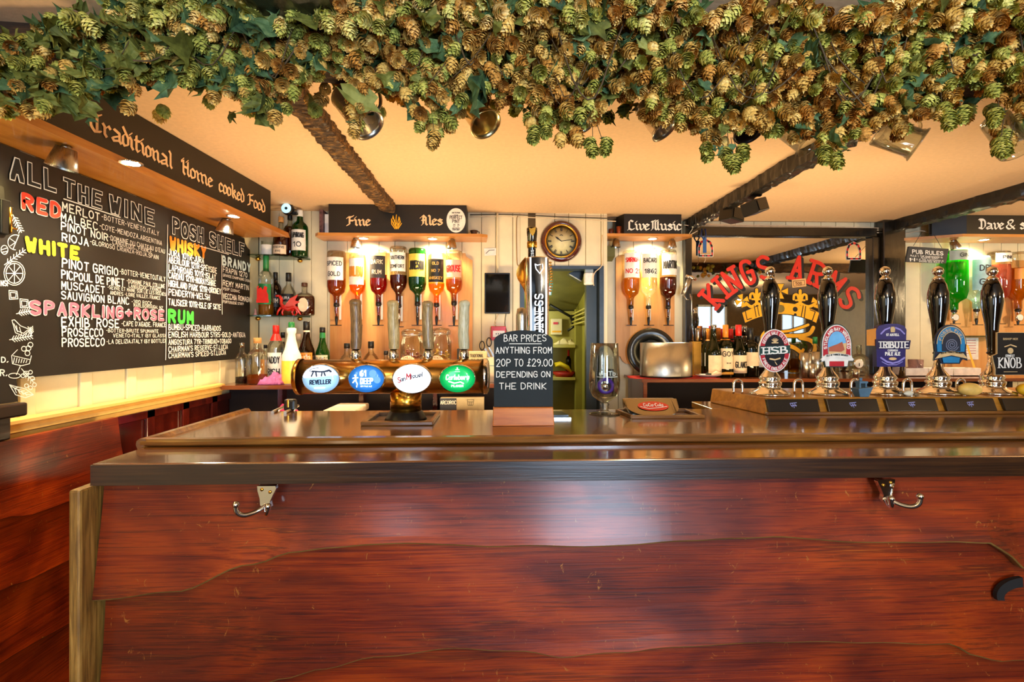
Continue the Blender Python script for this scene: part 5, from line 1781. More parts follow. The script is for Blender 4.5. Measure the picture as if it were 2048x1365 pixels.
# glass corner shelves with clamps
for z, nm in ((S1, 'upper curved glass corner shelf holding whisky bottles'), (S2, 'lower curved glass corner shelf holding the red dragon')):
    t = thing('glass_shelf', nm, 'shelf', (-1.33, 3.0, z))
    pts = [(WL, WB), (WL, 2.93)] + [(-1.475 + .30 * sin(R(a)) + 0 * a, WB - .02 - .17 * cos(R(a)) * 1.0 + 0.0) for a in range(8, 90, 10)] + [(-1.165, WB - .01), (-1.165, WB)]
    M().prism([(a, b, z - .007) for a, b in pts], (0, 0, .007)).build('glass_plate', m_glassgreen, t, .001)
    for q in (atY(516, 600, 2.99), atY(600, 600, 3.05)):
        M().ball((q.x, q.y, z - .018), .016, 14, 8, (1, 1, .8)).build('clamp', m_brass, t)

bt = bottle
bt('whisky_bottle', 'tall green whisky bottle with a large white label on the upper glass shelf', 600, 421, 513, 3.02, 31, 'std', g_green, None, 0, m_white, .14, l_white, (.12, .56), ['LAPHROAIG', '10'], S1)
bt('whisky_bottle', 'brown whisky bottle with a cream label and cork on the upper glass shelf', 562, 434, 511, 2.985, 29, 'round', m_glass, l_dark, .62, c_cork, .14, l_cream, (.03, .26), ['RESERVE', 'RYE'], S1)
bt('whisky_bottle', 'dark whisky bottle standing behind, next to the green bottle', 580, 428, 510, 3.06, 24, 'std', m_glass, l_dark, .7, c_blackcap, .14, l_dark, (.15, .5), None, S1)
bt('tasting_glass', 'small clear glass with a white card inside at the left of the upper shelf', 535, 482, 510, 2.99, 24, 'cyl', m_glass, None, 0, None, 0, l_white, (.05, .7), None, S1, cat='glass')
bt('whisky_bottle', 'pale bottle with a green capsule and a red and green label on the lower shelf', 532, 512, 629, 2.965, 28, 'std', m_glass, l_yellow, .22, c_grncap, .26, c_grncap, (.18, .52), None, S2)
o = [x for x in bpy.data.objects if x.name == 'whisky_bottle.003'][0]
m = M(); k = msz(532, 2.96); q = atY(532, 629, 2.95)
m.add([(q.x + a * k, 2.95 - .0435, S2 + b * k) for a, b in ((-11, 30), (-11, 55), (-6, 58), (-9, 51), (-3, 55), (0, 49), (4, 57), (9, 55), (8, 46), (11, 40), (11, 30))], [list(range(11))]); m.add([(q.x + a * k, 2.95 - .044, S2 + b * k) for a, b in ((-12, 24), (-12, 31), (12, 31), (12, 24))], [list(range(4))])
m.build('red_emblem', c_redcap, o)
bt('rum_bottle', 'dark brown bottle half hidden behind the green-capped bottle', 551, 545, 629, 3.05, 22, 'std', g_brown, l_dark, .6, c_blackcap, .18, l_blk, (.2, .5), 'RUM', S2, tcol=l_cream)
bt('whisky_bottle', 'clear round-shouldered bottle with a black label on the lower shelf', 577, 546, 630, 3.03, 30, 'round', m_glass, l_amber, .25, c_blackcap, .2, l_blk, (.32, .50), 'JURA', S2, tcol=l_white)
bt('cognac_bottle', 'wide amber bottle with a cream oval label at the right of the lower shelf', 609, 566, 632, 3.0, 40, 'squat', m_glass, l_dark, .58, c_brwn if False else plain('cap_brown', '#4a2a18', .5), .12, None, (0, 0), None, S2, flat=.6)
q = atY(606, 610, 2.945); k = msz(606, 2.945)
m = M(); m.prism([(q.x + 10 * k * cos(R(a)), 2.944, q.z + 14 * k * sin(R(a))) for a in range(0, 360, 15)], (0, .002, 0)); m.build('oval_label', l_cream, [x for x in bpy.data.objects if x.name == 'cognac_bottle'][0])
# red dragon figurine
dr = thing('dragon_figurine', 'glossy red winged dragon figurine in front of the bottles on the lower shelf', 'figurine', (atY(577, 630, 2.955).x, 2.955, S2))
k = msz(577, 2.955); P = lambda u, v, dy=0: atY(u, v, 2.955 + dy) + Vector((0, 0, S2 - atY(577, 630, 2.955).z))
m_dr = plain('dragon_red', '#c4140e', .12, coat=1.0)
m = M()
m.tube([P(556, 590), P(560, 592), P(563, 598), P(562, 606), P(567, 614), P(577, 617), P(588, 614), P(594, 616), P(598, 624), P(602, 629)], [.004, .009, .010, .009, .014, .016, .015, .011, .007, .002], 10)
m.build('body', m_dr, dr)
for (a, b, c_) in (((562, 614), (556, 622), (554, 630)), ((568, 617), (564, 624), (566, 630)), ((588, 617), (584, 624), (587, 630)), ((592, 617), (594, 625), (590, 630))):
    M().tube([P(*a), P(*b), P(*c_)], [.008, .006, .005], 8).build('leg', m_dr, dr)
for s in (-.012, .012):
    M().prism([P(568, 612, s), P(580, 596, s), P(596, 588, s), (P(590, 600, s)), P(600, 603, s), P(590, 609, s), P(594, 616, s), P(580, 613, s)], (0, .003, 0)).build('wing', m_dr, dr)
M().ball(P(555, 591), .009, 12, 8, (1.5, .9, .8)).build('head', m_dr, dr)
tag(M().lathe([(.010, 0), (.012, .006), (.006, .016), (.007, .03), (.003, .04), (0, .042)], (atY(511, 628, 2.975).x, 2.975, S2), seg=14).build('pink_ornament', plain('pale_pink', '#d8968a', .5)), 'small pale pink ornament at the left end of the lower glass shelf', 'ornament')

# webcam-like speaker ball hanging at the ceiling
wc = thing('ceiling_camera', 'round black camera with a glowing blue ring hung from the ceiling above the green bottle', 'camera', (atY(576, 418, 2.98).x, 2.98, CEIL - .03))
q = atY(576, 419, 2.96); k = msz(576, 2.96)
M().lathe([(0, .0), (11 * k, .004), (12 * k, .02), (9 * k, .04), (0, .045)], (q.x, q.y + .02 - .045 * 0, q.z), (0, -1, 0), 24).build('housing', m_black, wc)
M().lathe([(9.5 * k, .0), (9 * k, .001), (3 * k, .0015)], (q.x, q.y - .026, q.z), (0, -1, 0), 24, capped=False).build('ring_light', plain('blue_ring', '#9ed8f4', .3, emit=1.2), wc)
M().box(q.x - .006, q.x + .05, q.y, q.y + .03, CEIL - .055, CEIL - .04).cyl((q.x, q.y + .01, q.z + .02), (q.x, q.y + .01, CEIL), .006).build('bracket', m_black, wc, .003)

# counter bottles, left
def cb_(*a, **k):
    return bottle(*a, zb=BT, **k)
cb_('decanter', 'small clear bottle with a dark drink at the bottom, leftmost on the back counter', 484, 686, 762, 2.72, 24, 'std', m_glass, l_black, .17, m_silver, .12, None)
cb_('decanter', 'clear cork-topped bottle holding a little amber drink, second from the left', 515, 676, 763, 2.70, 38, 'std', m_glass, l_amber, .2, c_cork, .12, None)
cb_('whiskey_bottle', 'clear bottle with a red cap and white label lettered PADDY', 552, 651, 750, 2.82, 31, 'std', m_glass, l_yellow, .05, c_redcap, .15, l_white, (.05, .52), ['PADDY', 'IRISH'], neck=(c_redcap, .12))
cb_('liqueur_bottle', 'dark bottle with an orange and cream label behind the left end of the beer font', 613, 643, 760, 2.86, 32, 'burg', g_brown, None, 0, c_blackcap, .15, c_org, (.33, .48), 'BAILEYS', tcol=l_white, neck=(l_cream, .03))
cb_('liqueur_bottle', 'bright green bottle standing right of the orange-labelled one', 645, 655, 760, 2.9, 28, 'burg', g_green, None, 0, c_blackcap, .10, l_cream, (.30, .48), 'GREEN', neck=(c_grncap, .1))
# drinks squeezer bottle
q = atY(583, 765, 2.72); k = msz(583, 2.72)
sq = thing('squeezy_bottle', 'white plastic mixer bottle with a green top and yellow juice below', 'bottle', (q.x, 2.72, BT))
H2 = (765 - 655) * k
pr = [(0, 0), (17 * k, 0), (18 * k, .005), (18 * k, H2 * .45), (17.5 * k, H2 * .52), (13 * k, H2 * .62), (8.5 * k, H2 * .80), (7 * k, H2 * .9), (9 * k, H2 * .93), (9 * k, H2 * 1.0), (5 * k, H2 * 1.02)]
M().lathe(pr, (q.x, 2.72, BT), seg=26, capped=False).build('bottle_body', plain('milky_plastic', '#f4efe0', .3), sq)
M().lathe([(18.3 * k, .004), (18.3 * k, H2 * .42)], (q.x, 2.72, BT), seg=26, capped=False).build('juice_band', plain('yellow_juice', '#f6d048', .3), sq)
M().lathe([(6 * k, H2 * 1.0), (6 * k, H2 * 1.1), (5 * k, H2 * 1.12), (0, H2 * 1.12)], (q.x, 2.72, BT), seg=18).build('cap', c_grncap, sq)
# things further back on the counter
cb_('spirit_bottle', 'dark jar with a yellow printed band behind the leftmost bottles', 488, 680, 745, 2.95, 30, 'squat', g_brown, None, 0, c_blackcap, .2, l_blk, (.4, .7), None)
cb_('spirit_bottle', 'small bottle with an orange label behind the cork-topped bottle', 531, 690, 748, 2.93, 18, 'std', m_glass, l_amber, .4, c_blackcap, .1, c_org, (.1, .6), None)
cb_('spirit_bottle', 'bottle with a black and red label behind the red-capped whiskey', 566, 665, 748, 2.97, 22, 'std', m_glass, l_dark, .4, c_blackcap, .12, l_blk, (.25, .8), None)
cb_('spirit_bottle', 'clear bottle with a pale label behind the mixer bottle', 597, 668, 748, 3.0, 26, 'std', m_glass, l_clear, .3, l_cream, .15, l_cream, (.2, .6), None)
cb_('miniature_bottle', 'short round clear liqueur bottle below the second optic', 694, 687, 752, 2.92, 34, 'round', m_glass, l_clear, .4, c_blackcap, .14, l_cream, (.08, .3), None)
cb_('miniature_bottle', 'short round amber liqueur bottle below the third optic', 742, 683, 752, 2.92, 34, 'round', m_glass, l_dark, .45, c_blackcap, .18, None)
cb_('miniature_bottle', 'low round brown bottle between two wooden tap handles', 772, 702, 752, 2.92, 26, 'round', m_glass, l_dark, .45, c_blackcap, .14, None)


def jar(u, vt, vb, Y, w, label, tagtxt, contents):
    p = atY(u, vb, Y); k = msz(u, Y)
    h = atY(u, vt, Y).z - BT
    r = w * k / 2
    t = thing('storage_jar', label, 'jar', (p.x, Y, BT))
    M().lathe([(0, 0), (r * .95, 0), (r, .006), (r, h * .72), (r * .82, h * .82), (r * .82, h * .88)], (p.x, Y, BT), seg=28, capped=False).build('jar_body', m_glass, t)
    M().lathe([(r * .9, h * .88), (r * .92, h * .93), (r * .7, h * .98), (0, h)], (p.x, Y, BT), seg=28, capped=False).build('lid', m_glass, t)
    M().tube([(p.x + r * .9 * cos(a), Y + r * .9 * sin(a), BT + h * .87) for a in [i * .314 for i in range(20)]], .0025, 6, closed=True).build('wire_clip', m_steel, t)
    c = atY(u - 9, vb - 30, Y - r - .003)
    m = M(); m.prism([(c.x + 14 * k * cos(R(a)), Y - r - .002, c.z + 10 * k * sin(R(a))) for a in range(0, 360, 15)], (0, -.0015, 0)); lo = m.build('oval_tag', l_cream, t)
    m = M()
    for i, s in enumerate(tagtxt):
        text(m, s, (c.x, Y - r - .0042, c.z + (4 - i * 6) * k), (1, 0, 0), (0, 0, 1), 4 * k, 16 * k, center=True, nib=nib_round(.35 * k))
    m.build('tag_print', plain('tag_ink', '#8a5a30', .6), lo)
    if contents:
        rr = random.Random(4)
        cm = M()
        for i in range(70):
            a, q, z = rr.random() * 6.28, rr.random() ** .5 * r * .8, rr.random() * h * .55
            cm.ball((p.x + q * cos(a), Y + q * sin(a), BT + .008 + z), .009, 7, 5, (1, .8, .7))
        cm.build('nuts', contents, t)['kind'] = 'stuff'
jar(824, 657, 752, 2.86, 46, 'glass clip jar of chilli nuts with an oval tag behind the beer font', ['CHILLI', 'NUT', 'CRACKERS'], plain('nut_brown', '#8a3a14', .5, var=.4))
jar(882, 655, 752, 2.90, 42, 'glass clip jar of pale snacks tagged French mustard, right of the nut jar', ['FRENCH', 'MUSTARD', 'CRISPS'], plain('snack_yellow', '#c8962a', .6, var=.3))


def carton(name, label, u0, u1, vt, vb, Y, d, mt, txt=None, tcol=None, z=BT, cat='box', th=None):
    a, b = atY(u0, vb, Y), atY(u1, vb, Y)
    zt = atY(u0, vt, Y).z
    t = thing(name, label, cat, ((a.x + b.x) / 2, Y, z))
    M().box(a.x, b.x, Y, Y + d, z, zt).build('carton_body', mt, t, .0015)
    if txt:
        m = M()
        for s, x0, x1, zf, hf in txt:
            w = b.x - a.x; hh = zt - z
            text(m, s, (a.x + w * x0, Y - .0008, z + hh * zf), (1, 0, 0), (0, 0, 1), hh * hf, w * (x1 - x0), nib=nib_round(hh * hf * .08))
        m.build('print', tcol or m_signblack, t)
    return t
carton('snack_box', 'cream carton printed OLIVE at the right end of the left back counter', 936, 974, 704, 765, 2.78, .12, plain('carton_cream', '#d8c49a', .7), [('OLIVE', .15, .85, .55, .2), ('TRADITIONAL', .1, .8, .82, .1)])
carton('tea_box', 'small black box beside the OLIVE carton', 914, 930, 698, 765, 2.86, .06, l_blk)
carton('parcel_box', 'plain white parcel carton with a teal line behind the price board', 972, 990, 716, 762, 2.74, .1, plain('carton_white', '#dccdb4', .7), [('-', .1, .9, .6, .15)], plain('teal_ink', '#1f7f8f', .5))
# items on the under-shelf
carton('tumbler_box', 'navy and white tumbler carton printed ARCOROC under the beer font', 880, 968, 797, 830, 2.60, .07, plain('carton_grey', '#c8b692', .7), [('GRANITY', .52, .7, .12, .16)], z=.952)
a, b = atY(880, 797, 2.598), atY(913, 797, 2.598)
z0_ = .952
bo_ = [x for x in bpy.data.objects if x.name == 'tumbler_box'][0]
M().box(a.x, b.x, 2.596, 2.5985, z0_, a.z).build('navy_panel', plain('navy_card', '#141c34', .5), bo_)
m = M(); q = atY(881, 809, 2.595); q2 = atY(912, 809, 2.595); text(m, 'ARCOROC', q, (1, 0, 0), (0, 0, 1), .018, q2.x - q.x, nib=nib_round(.0016)); q = atY(924, 818, 2.597)
m.build('panel_print', m_white, bo_)
m = M()
q = atY(941, 800, 2.5975)
for pts in ([(-.018, 0), (-.013, -.03), (.013, -.03), (.018, 0), (-.018, 0)], [(-.014, -.012), (.014, -.012)], [(-.005, -.012), (-.004, -.03)], [(.005, -.012), (.004, -.03)]):
    stroke(m, [(q.x + a_, q.z + b_) for a_, b_ in pts], nib_round(.0011), lambda x, y_: Vector((x, 2.5975, y_)))
m.build('tumbler_drawing', m_signblack, bo_)
# folded papers below the beer font
q0, q1 = atY(652, 815, 2.45), atY(717, 815, 2.45)
M_ = thing('menu_stack', 'cream folded menu lying under the left part of the beer font', 'menu', ((q0.x + q1.x) / 2, 2.45, .96))
M().hexa([(q0.x, 2.40, 1.0), (q1.x, 2.40, 1.0), (q1.x, 2.66, 1.0), (q0.x, 2.66, 1.0)], [(q0.x, 2.40, 1.035), (q1.x, 2.40, 1.035), (q1.x, 2.66, 1.035), (q0.x, 2.66, 1.035)]).build('pages', l_cream, M_, .008)
us = thing('under_counter', 'dark inner shelf behind the bar holding the menus and boxes', 'shelf', (-.6, 2.5, 0))
M().box(-1.3, .02, 2.36, 2.68, .93, .95).build('shelf_board', m_mahog, us)
M().box(-1.3, -1.28, 2.36, 2.68, 0, .93).box(0.0, .02, 2.36, 2.68, 0, .93).build('legs', m_mahog, us)


# crumpled cloths
def cloth(name, label, c, sx_, sy_, h, mat, seed, n=22):
    m = M()
    rows = []
    for j in range(n):
        row = []
        for i in range(n):
            a, b = i / (n - 1) * 2 - 1, j / (n - 1) * 2 - 1
            e = max(0, 1 - max(abs(a), abs(b)) ** 3)
            nz = noise.noise(Vector((a * 1.6, b * 1.6, seed)))
            nz2 = noise.noise(Vector((a * 4, b * 4, seed + 5)))
            row.append(Vector((c[0] + sx_ * (a + .18 * nz2), c[1] + sy_ * (b + .2 * nz), c[2] + .002 + h * e * (.55 + .6 * nz + .25 * nz2))))
        rows.append(row)
    m.grid(rows)
    o = m.build(name, mat)
    md = o.modifiers.new('thick', 'SOLIDIFY'); md.thickness = .003
    return tag(o, label, 'cloth')
m_pink = plain('pink_cloth', '#b8649c', .85, var=.25, scale=60)
q = atY(541, 770, 2.66)
cloth('bar_cloth', 'crumpled pink bar cloth on the back counter in front of the bottles', (q.x, 2.68, BT), .062, .045, .085, m_pink, 3.3)
q = atY(577, 825, 2.1)
hp = cloth('bar_cloth', 'magenta cloth bundled behind the corkscrew at the left of the bar', (atY(577, 820, 2.45).x, 2.45, .952), .10, .06, .12, plain('magenta_cloth', '#a0144e', .8, var=.3), 8.1)
cloth('bar_cloth', 'red cloth spread under the steel drum on the right counter', (atY(1345, 755, 3.02).x, 3.05, BT), .26, .10, .004, plain('red_cloth', '#b8281e', .8, var=.2), 1.2)
cloth('bar_cloth', 'magenta cloth low behind the bar left of the pump cabinet', (atY(1436, 820, 2.3).x, 2.5, .88), .11, .05, .10, plain('magenta_cloth', ''), 2.4)
us2 = thing('under_counter', 'dark inner shelf behind the bar below the steel drum', 'shelf', (1.6, 2.5, 0))
M().box(1.0, 2.2, 2.40, 2.68, .86, .878).build('shelf_board', m_mahog, us2)
M().box(1.0, 1.02, 2.40, 2.68, 0, .86).box(2.18, 2.2, 2.40, 2.68, 0, .86).build('legs', m_mahog, us2)

# ================================================================== OPTICS
m_clearpl = glass('clear_plastic', '#f4f4ee', 1, .2)


def optic(u, vt, vs, vo, vbar, w, Y, label, gm, lq, fillz, lab, labz, txt, tcol=None, lcol=None, dial=False, extra=None, grp='inverted spirit bottles on optics', bright=True):
    """inverted bottle: top of body vt, shoulder vs, neck end vo, spout end vbar"""
    k = msz(u, Y)
    x = atY(u, vs, Y).x
    Z = lambda v: atY(u, v, Y).z
    r = w * k / 2
    zt, zs, zo, zb = Z(vt), Z(vs), Z(vo), Z(vbar)
    t = thing('spirit_bottle', label, 'bottle', (x, Y, zo), grp)
    H_ = zt - zs
    prof = [(r * .30, zo), (r * .30, zo + (zs - zo) * .55), (r * .42, zo + (zs - zo) * .72), (r * .85, zs), (r, zs + H_ * .14), (r, zt - H_ * .05), (r * .92, zt - .002), (r * .55, zt - .004), (0, zt - .012)]
    M().lathe(prof, (x, Y, 0), seg=28, capped=False).build('glass_body', gm, t)
    if lq:
        zf = zs + H_ * fillz
        q = [(0, zo)] + [(a * .94, b) for a, b in prof if b < zf - .001] + [(r * .94, zf), (0, zf)]
        M().lathe(q, (x, Y, 0), seg=26, capped=False).build('liquid', lq, t)
    if lab:
        a, b = zs + H_ * labz[0], zs + H_ * labz[1]
        lo = M().lathe([(r * 1.02, a), (r * 1.02, b)], (x, Y, 0), seg=14, arc=(R(-152), R(-28)), capped=False).build('label', lab, t)
        if txt:
            m = M()
            n = len(txt)
            for i, s in enumerate(txt):
                bh = (b - a) * (.34 / n)
                zc = a + (b - a) * (1 - (i + .8) / (n + .2))
                RR = r * 1.05
                text(m, s, None, None, None, bh, min(r * 1.75, len(s) * bh * .8), center=True, nib=nib_round(bh * .1), fmap=lambda x_, y_: Vector((x + RR * sin(x_ / RR), Y - RR * cos(x_ / RR), zc + y_)))
            m.build('label_print', tcol or m_signblack, lo)
    op = thing('spirit_optic', label.replace('bottle', 'bottle').split(' bottle')[0] and ('measure optic under the ' + label), 'optic', (x, Y, zb))
    op['label'] = ' '.join(('spirit measure fixed under the ' + label).split()[:15])
    op['group'] = 'spirit measures under the inverted bottles'
    s = zo - zb
    M().lathe([(.008, zo + .012), (.010, zo), (.017, zo - .002), (.018, zo - s * .14), (.012, zo - s * .2)], (x, Y, 0), seg=18).build('collar', m_black, op)
    M().lathe([(.013, zo - s * .2), (.013, zo - s * .32), (.008, zo - s * .62)], (x, Y, 0), seg=18, capped=False).build('measure', m_clearpl, op)
    if lq:
        M().lathe([(0, zo - s * .21), (.011, zo - s * .22), (.0068, zo - s * .6), (0, zo - s * .6)], (x, Y, 0), seg=16, capped=False).build('measure_liquid', lq, op)
    M().lathe([(.009, zo - s * .6), (.009, zo - s * .75), (.006, zo - s * .95), (.006, zb)], (x, Y, 0), seg=16).build('spout', m_black, op)
    M().box(x - .034, x + .034, Y - .014, Y - .006, zb - .003, zb + .002).build('lever_bar', m_black, op)
    M().box(x + .010, x + .022, Y + .018, Y + .030, zo - s * .75, zo + .05).build('bracket', m_white, op)
    M().cyl((x + .015, Y, zo - s * .1), (x + .016, Y + .03, zo - s * .1), .004, seg=8).build('bracket_arm', m_chrome, op)
    if dial:
        M().lathe([(.026, 0), (.026, .010), (.022, .012)], (x - .01, Y - .012, zo - s * .55), (0, -1, 0), 24).build('dial_rim', m_chrome, op)
        M().lathe([(.021, .0125), (0, .013)], (x - .01, Y - .012, zo - s * .55), (0, -1, 0), 24, capped=False).build('dial_face', l_white, op)
    return t


OY = 3.035
A_ = optic
A_(673, 503, 585, 606, 651, 36, OY, 'clear bottle of amber rum with a red-banded picture label, leftmost on the long optic board', m_glass, l_amber, .34, l_white, (.28, .98 * .85), ['SPICED', 'GOLD'])
A_(715, 508, 583, 603, 651, 32, OY, 'clear bottle of golden rum with a pale orange-dot label, second on the long optic board', m_glass, l_gold, .30, l_white, (.16, .85), ['MALIBU'], tcol=c_org)
A_(757, 502, 582, 604, 651, 34, OY, 'bottle of deep red rum with a dark picture label, third on the long optic board', m_glass, l_red, .40, plain('label_slate', '#3a3430', .5), (.30, .85), ['DARK', 'RUM'], tcol=l_cream)
A_(797, 494, 576, 608, 654, 34, OY, 'tall bottle of brown liqueur lettered SOUTHERN COMFORT, fourth on the long optic board', m_glass, l_dark, .30, l_white, (.38, .84), ['SOUTHERN', 'COMFORT'], dial=True)
A_(835, 498, 580, 604, 651, 35, OY, 'green bottle with a yellow label lettered JAMESON, fifth on the long optic board', g_green, l_black, .28, plain('label_yellow', '#e0cc50', .5), (.30, .85), ['JAMESON'])
A_(873, 503, 582, 606, 651, 33, OY, 'square-labelled whiskey bottle with a black and gold label, sixth on the long optic board', m_glass, l_gold, .2, l_blk, (.2, .78), ['OLD', 'NO 7', 'WHISKEY'], tcol=plain('label_gold', '#d8a850', .4))
A_(908, 502, 580, 602, 652, 34, OY, 'clear bottle with a pink bird label over amber whisky, rightmost on the long optic board', m_glass, l_gold, .26, plain('label_pink', '#e8b49a', .5), (.3, .74), ['GROUSE'], tcol=c_redcap)
OY2 = 3.215
A_(1262, 502, 588, 611, 651, 34, OY2, 'clear vodka bottle with a red-topped label, left of the three under Live Music', m_glass, l_yellow, .35, l_white, (.36, .92), ['SMIRNOFF', 'NO 21'], tcol=c_redcap)
A_(1297, 497, 583, 611, 651, 34, OY2, 'frosted white rum bottle, middle of the three under Live Music', m_glass, l_clear, .5, l_white, (.30, .85), ['BACARDI', '1862'], tcol=m_signblack)
A_(1336, 501, 589, 611, 651, 33, OY2, 'clear bottle of dark red vermouth, right of the three under Live Music', m_glass, l_dark, .38, l_white, (.42, .88), ['MARTINI'])
OY3 = 3.205
A_(1908, 502, 598, 620, 648, 44, OY3, 'bright green gin bottle hanging behind the fourth pump', l_green, l_green, .75, plain('label_grey', '#a8b4a8', .5), (.78, .98), ['GIN'], dial=True)
A_(1953, 514, 594, 618, 650, 42, OY3, 'pale blue square gin bottle, second from the left on the right optic board', glass('blue_gin_glass', '#bfe6f2', 1, .12, .2), l_clear, .5, plain('label_sky', '#9fc4cc', .5), (.15, .9), ['DRY', 'GIN'])
A_(1998, 504, 592, 615, 648, 36, OY3, 'pink gin bottle hanging behind the rightmost pump handle', m_glass, glass('pink_gin', '#f08a6a', 1, .05, .35), .7, l_white, (.75, .95), ['PINK'])
A_(2036, 505, 590, 618, 650, 40, OY3, 'orange liqueur bottle at the very right edge of the optic board', m_glass, l_orange, .62, c_org, (.35, .6), None, dial=True)

# ================================================================== THINGS ON THE BACK WALL, LEFT STRETCH
ck = thing('wall_clock', 'round wall clock with a mahogany rim, gold ring and cream roman dial', 'clock', atY(1123, 482, 3.09))
c = atY(1123, 482, 3.07); k = msz(1123, 3.07)
M().lathe([(41 * k, 0), (42 * k, .012), (39 * k, .026), (35 * k, .032), (33 * k, .026), (33 * k, .016)], (c.x, 3.098, c.z), (0, -1, 0), 48, capped=False).build('wooden_rim', plain('clock_rim', '#4a1414', .18, coat=.9), ck)
M().lathe([(34.5 * k, .024), (33 * k, .031), (30.5 * k, .026), (29.8 * k, .016)], (c.x, 3.098, c.z), (0, -1, 0), 48, capped=False).build('gold_ring', m_brass, ck)
M().lathe([(30.5 * k, .015), (0, .0155)], (c.x, 3.098, c.z), (0, -1, 0), 40).build('dial', plain('clock_dial', '#dcd3a4', .5), ck)
m = M()
fd = lambda x, y_: Vector((c.x + x * k, 3.081, c.z + y_ * k))
rom = ['XII', 'I', 'II', 'III', 'IIII', 'V', 'VI', 'VII', 'VIII', 'IX', 'X', 'XI']
for i, s in enumerate(rom):
    a = R(90 - 30 * i)
    st_, w_ = text2d(s, gap=1.6)
    for q in st_:
        stroke(m, [((23.5 + (y_ / 8 - .5) * 6.5) * cos(a) + ((x - w_ / 2) * .55) * sin(a), (23.5 + (y_ / 8 - .5) * 6.5) * sin(a) - ((x - w_ / 2) * .55) * cos(a)) for x, y_ in q], nib_round(.38), fd)
stroke(m, [(-3, 11.5), (0, 13), (3, 11.5)], nib_round(.7), fd)
m.build('numerals', m_signblack, ck)
m = M()
fd2 = lambda x, y_: Vector((c.x + x * k, 3.078, c.z + y_ * k))
a = R(90 - 30 * 10.22); stroke(m, [(0, 0), (14 * cos(a), 14 * sin(a))], nib_round(1.0), fd2); stroke(m, [(8 * cos(a), 8 * sin(a)), (11 * cos(a), 11 * sin(a))], nib_round(1.8), fd2)
m.build('hour_hand', m_black, ck)
m = M(); a = R(90 - 6 * 13.6); stroke(m, [(0, 0), (22 * cos(a), 22 * sin(a))], nib_round(.7), fd2); m.build('minute_hand', m_black, ck)

a, b = atY(969, 546, 3.05), atY(1020, 628, 3.05)
tv = thing('wall_screen', 'black tablet-sized screen mounted on the wall left of the stout tap', 'screen', ((a.x + b.x) / 2, 3.07, b.z))
M().box(a.x, b.x, 3.045, 3.072, b.z, a.z).build('casing', m_black, tv, .004)
M().box(a.x + .008, b.x - .006, 3.0435, 3.0455, b.z + .008, a.z - .008).build('glass_screen', plain('screen_glass', '#06080c', .05, coat=1), tv)
M().box(a.x + .02, b.x - .02, 3.072, 3.10, b.z + .05, a.z - .05).build('wall_bracket', m_steel, tv)
a, b = atY(969, 496, 3.095), atY(992, 512, 3.095)
nt_ = thing('paper_note', 'small white paper note with a pen drawing above the black screen', 'note', ((a.x + b.x) / 2, 3.097, b.z))
M().prism([(a.x, 3.097, b.z), (b.x, 3.097, b.z + .004), (b.x + .002, 3.097, a.z), (a.x - .004, 3.097, a.z - .003)], (0, .0015, 0)).build('sheet', m_white, nt_)
m = M(); stroke(m, [(a.x + .01, b.z + .015), (a.x + .03, b.z + .035), (b.x - .01, b.z + .038)], nib_round(.0018), lambda x, y_: Vector((x, 3.0962, y_))); m.build('drawing', m_signblack, nt_)
a, b = atY(982, 653, 3.06), atY(1012, 681, 3.06)
fa = thing('fire_call_point', 'red and white fire alarm call point above the price board', 'alarm', ((a.x + b.x) / 2, 3.07, b.z))
M().box(a.x, b.x, 3.06, 3.10, b.z, a.z).build('red_case', plain('alarm_red', '#c82428', .35), fa, .003)
M().box(a.x + .012, b.x - .008, 3.057, 3.061, b.z + .02, a.z - .028).build('white_panel', m_white, fa, .001)
m = M(); z = (a.z + b.z) / 2 - .004
for dx in (-.014, 0, .014):
    m.add([((a.x + b.x) / 2 + dx + .004 * cos(q), 3.0562, z + .004 * sin(q)) for q in [i * .785 for i in range(8)]], [list(range(8))])
m.build('dots', m_black, fa)
# scissors hanging
q = atY(972, 692, 3.03); k = msz(972, 3.03)
sc2 = thing('scissors', 'black-handled scissors hanging on the wall beside the price board', 'scissors', (q.x, 3.05, q.z))
for cx_, cz_ in ((-8, 0), (6, 7)):
    M().tube([(q.x + (cx_ + 6 * cos(R(a_)) * .8) * k, 3.05, q.z + (cz_ + 9 * sin(R(a_))) * k) for a_ in range(0, 360, 24)], .0035, 8, closed=True).build('handle_loop', m_black, sc2)
M().prism([(q.x + 4 * k, 3.05, q.z - 2 * k), (q.x + 8 * k, 3.05, q.z - 4 * k), (q.x + 22 * k, 3.05, q.z - 30 * k), (q.x + 16 * k, 3.05, q.z - 28 * k)], (0, .003, 0)).prism([(q.x - 4 * k, 3.053, q.z - 6 * k), (q.x - 0 * k, 3.053, q.z - 6 * k), (q.x + 14 * k, 3.053, q.z - 32 * k), (q.x + 10 * k, 3.053, q.z - 32 * k)], (0, .003, 0)).build('blades', m_steel, sc2)
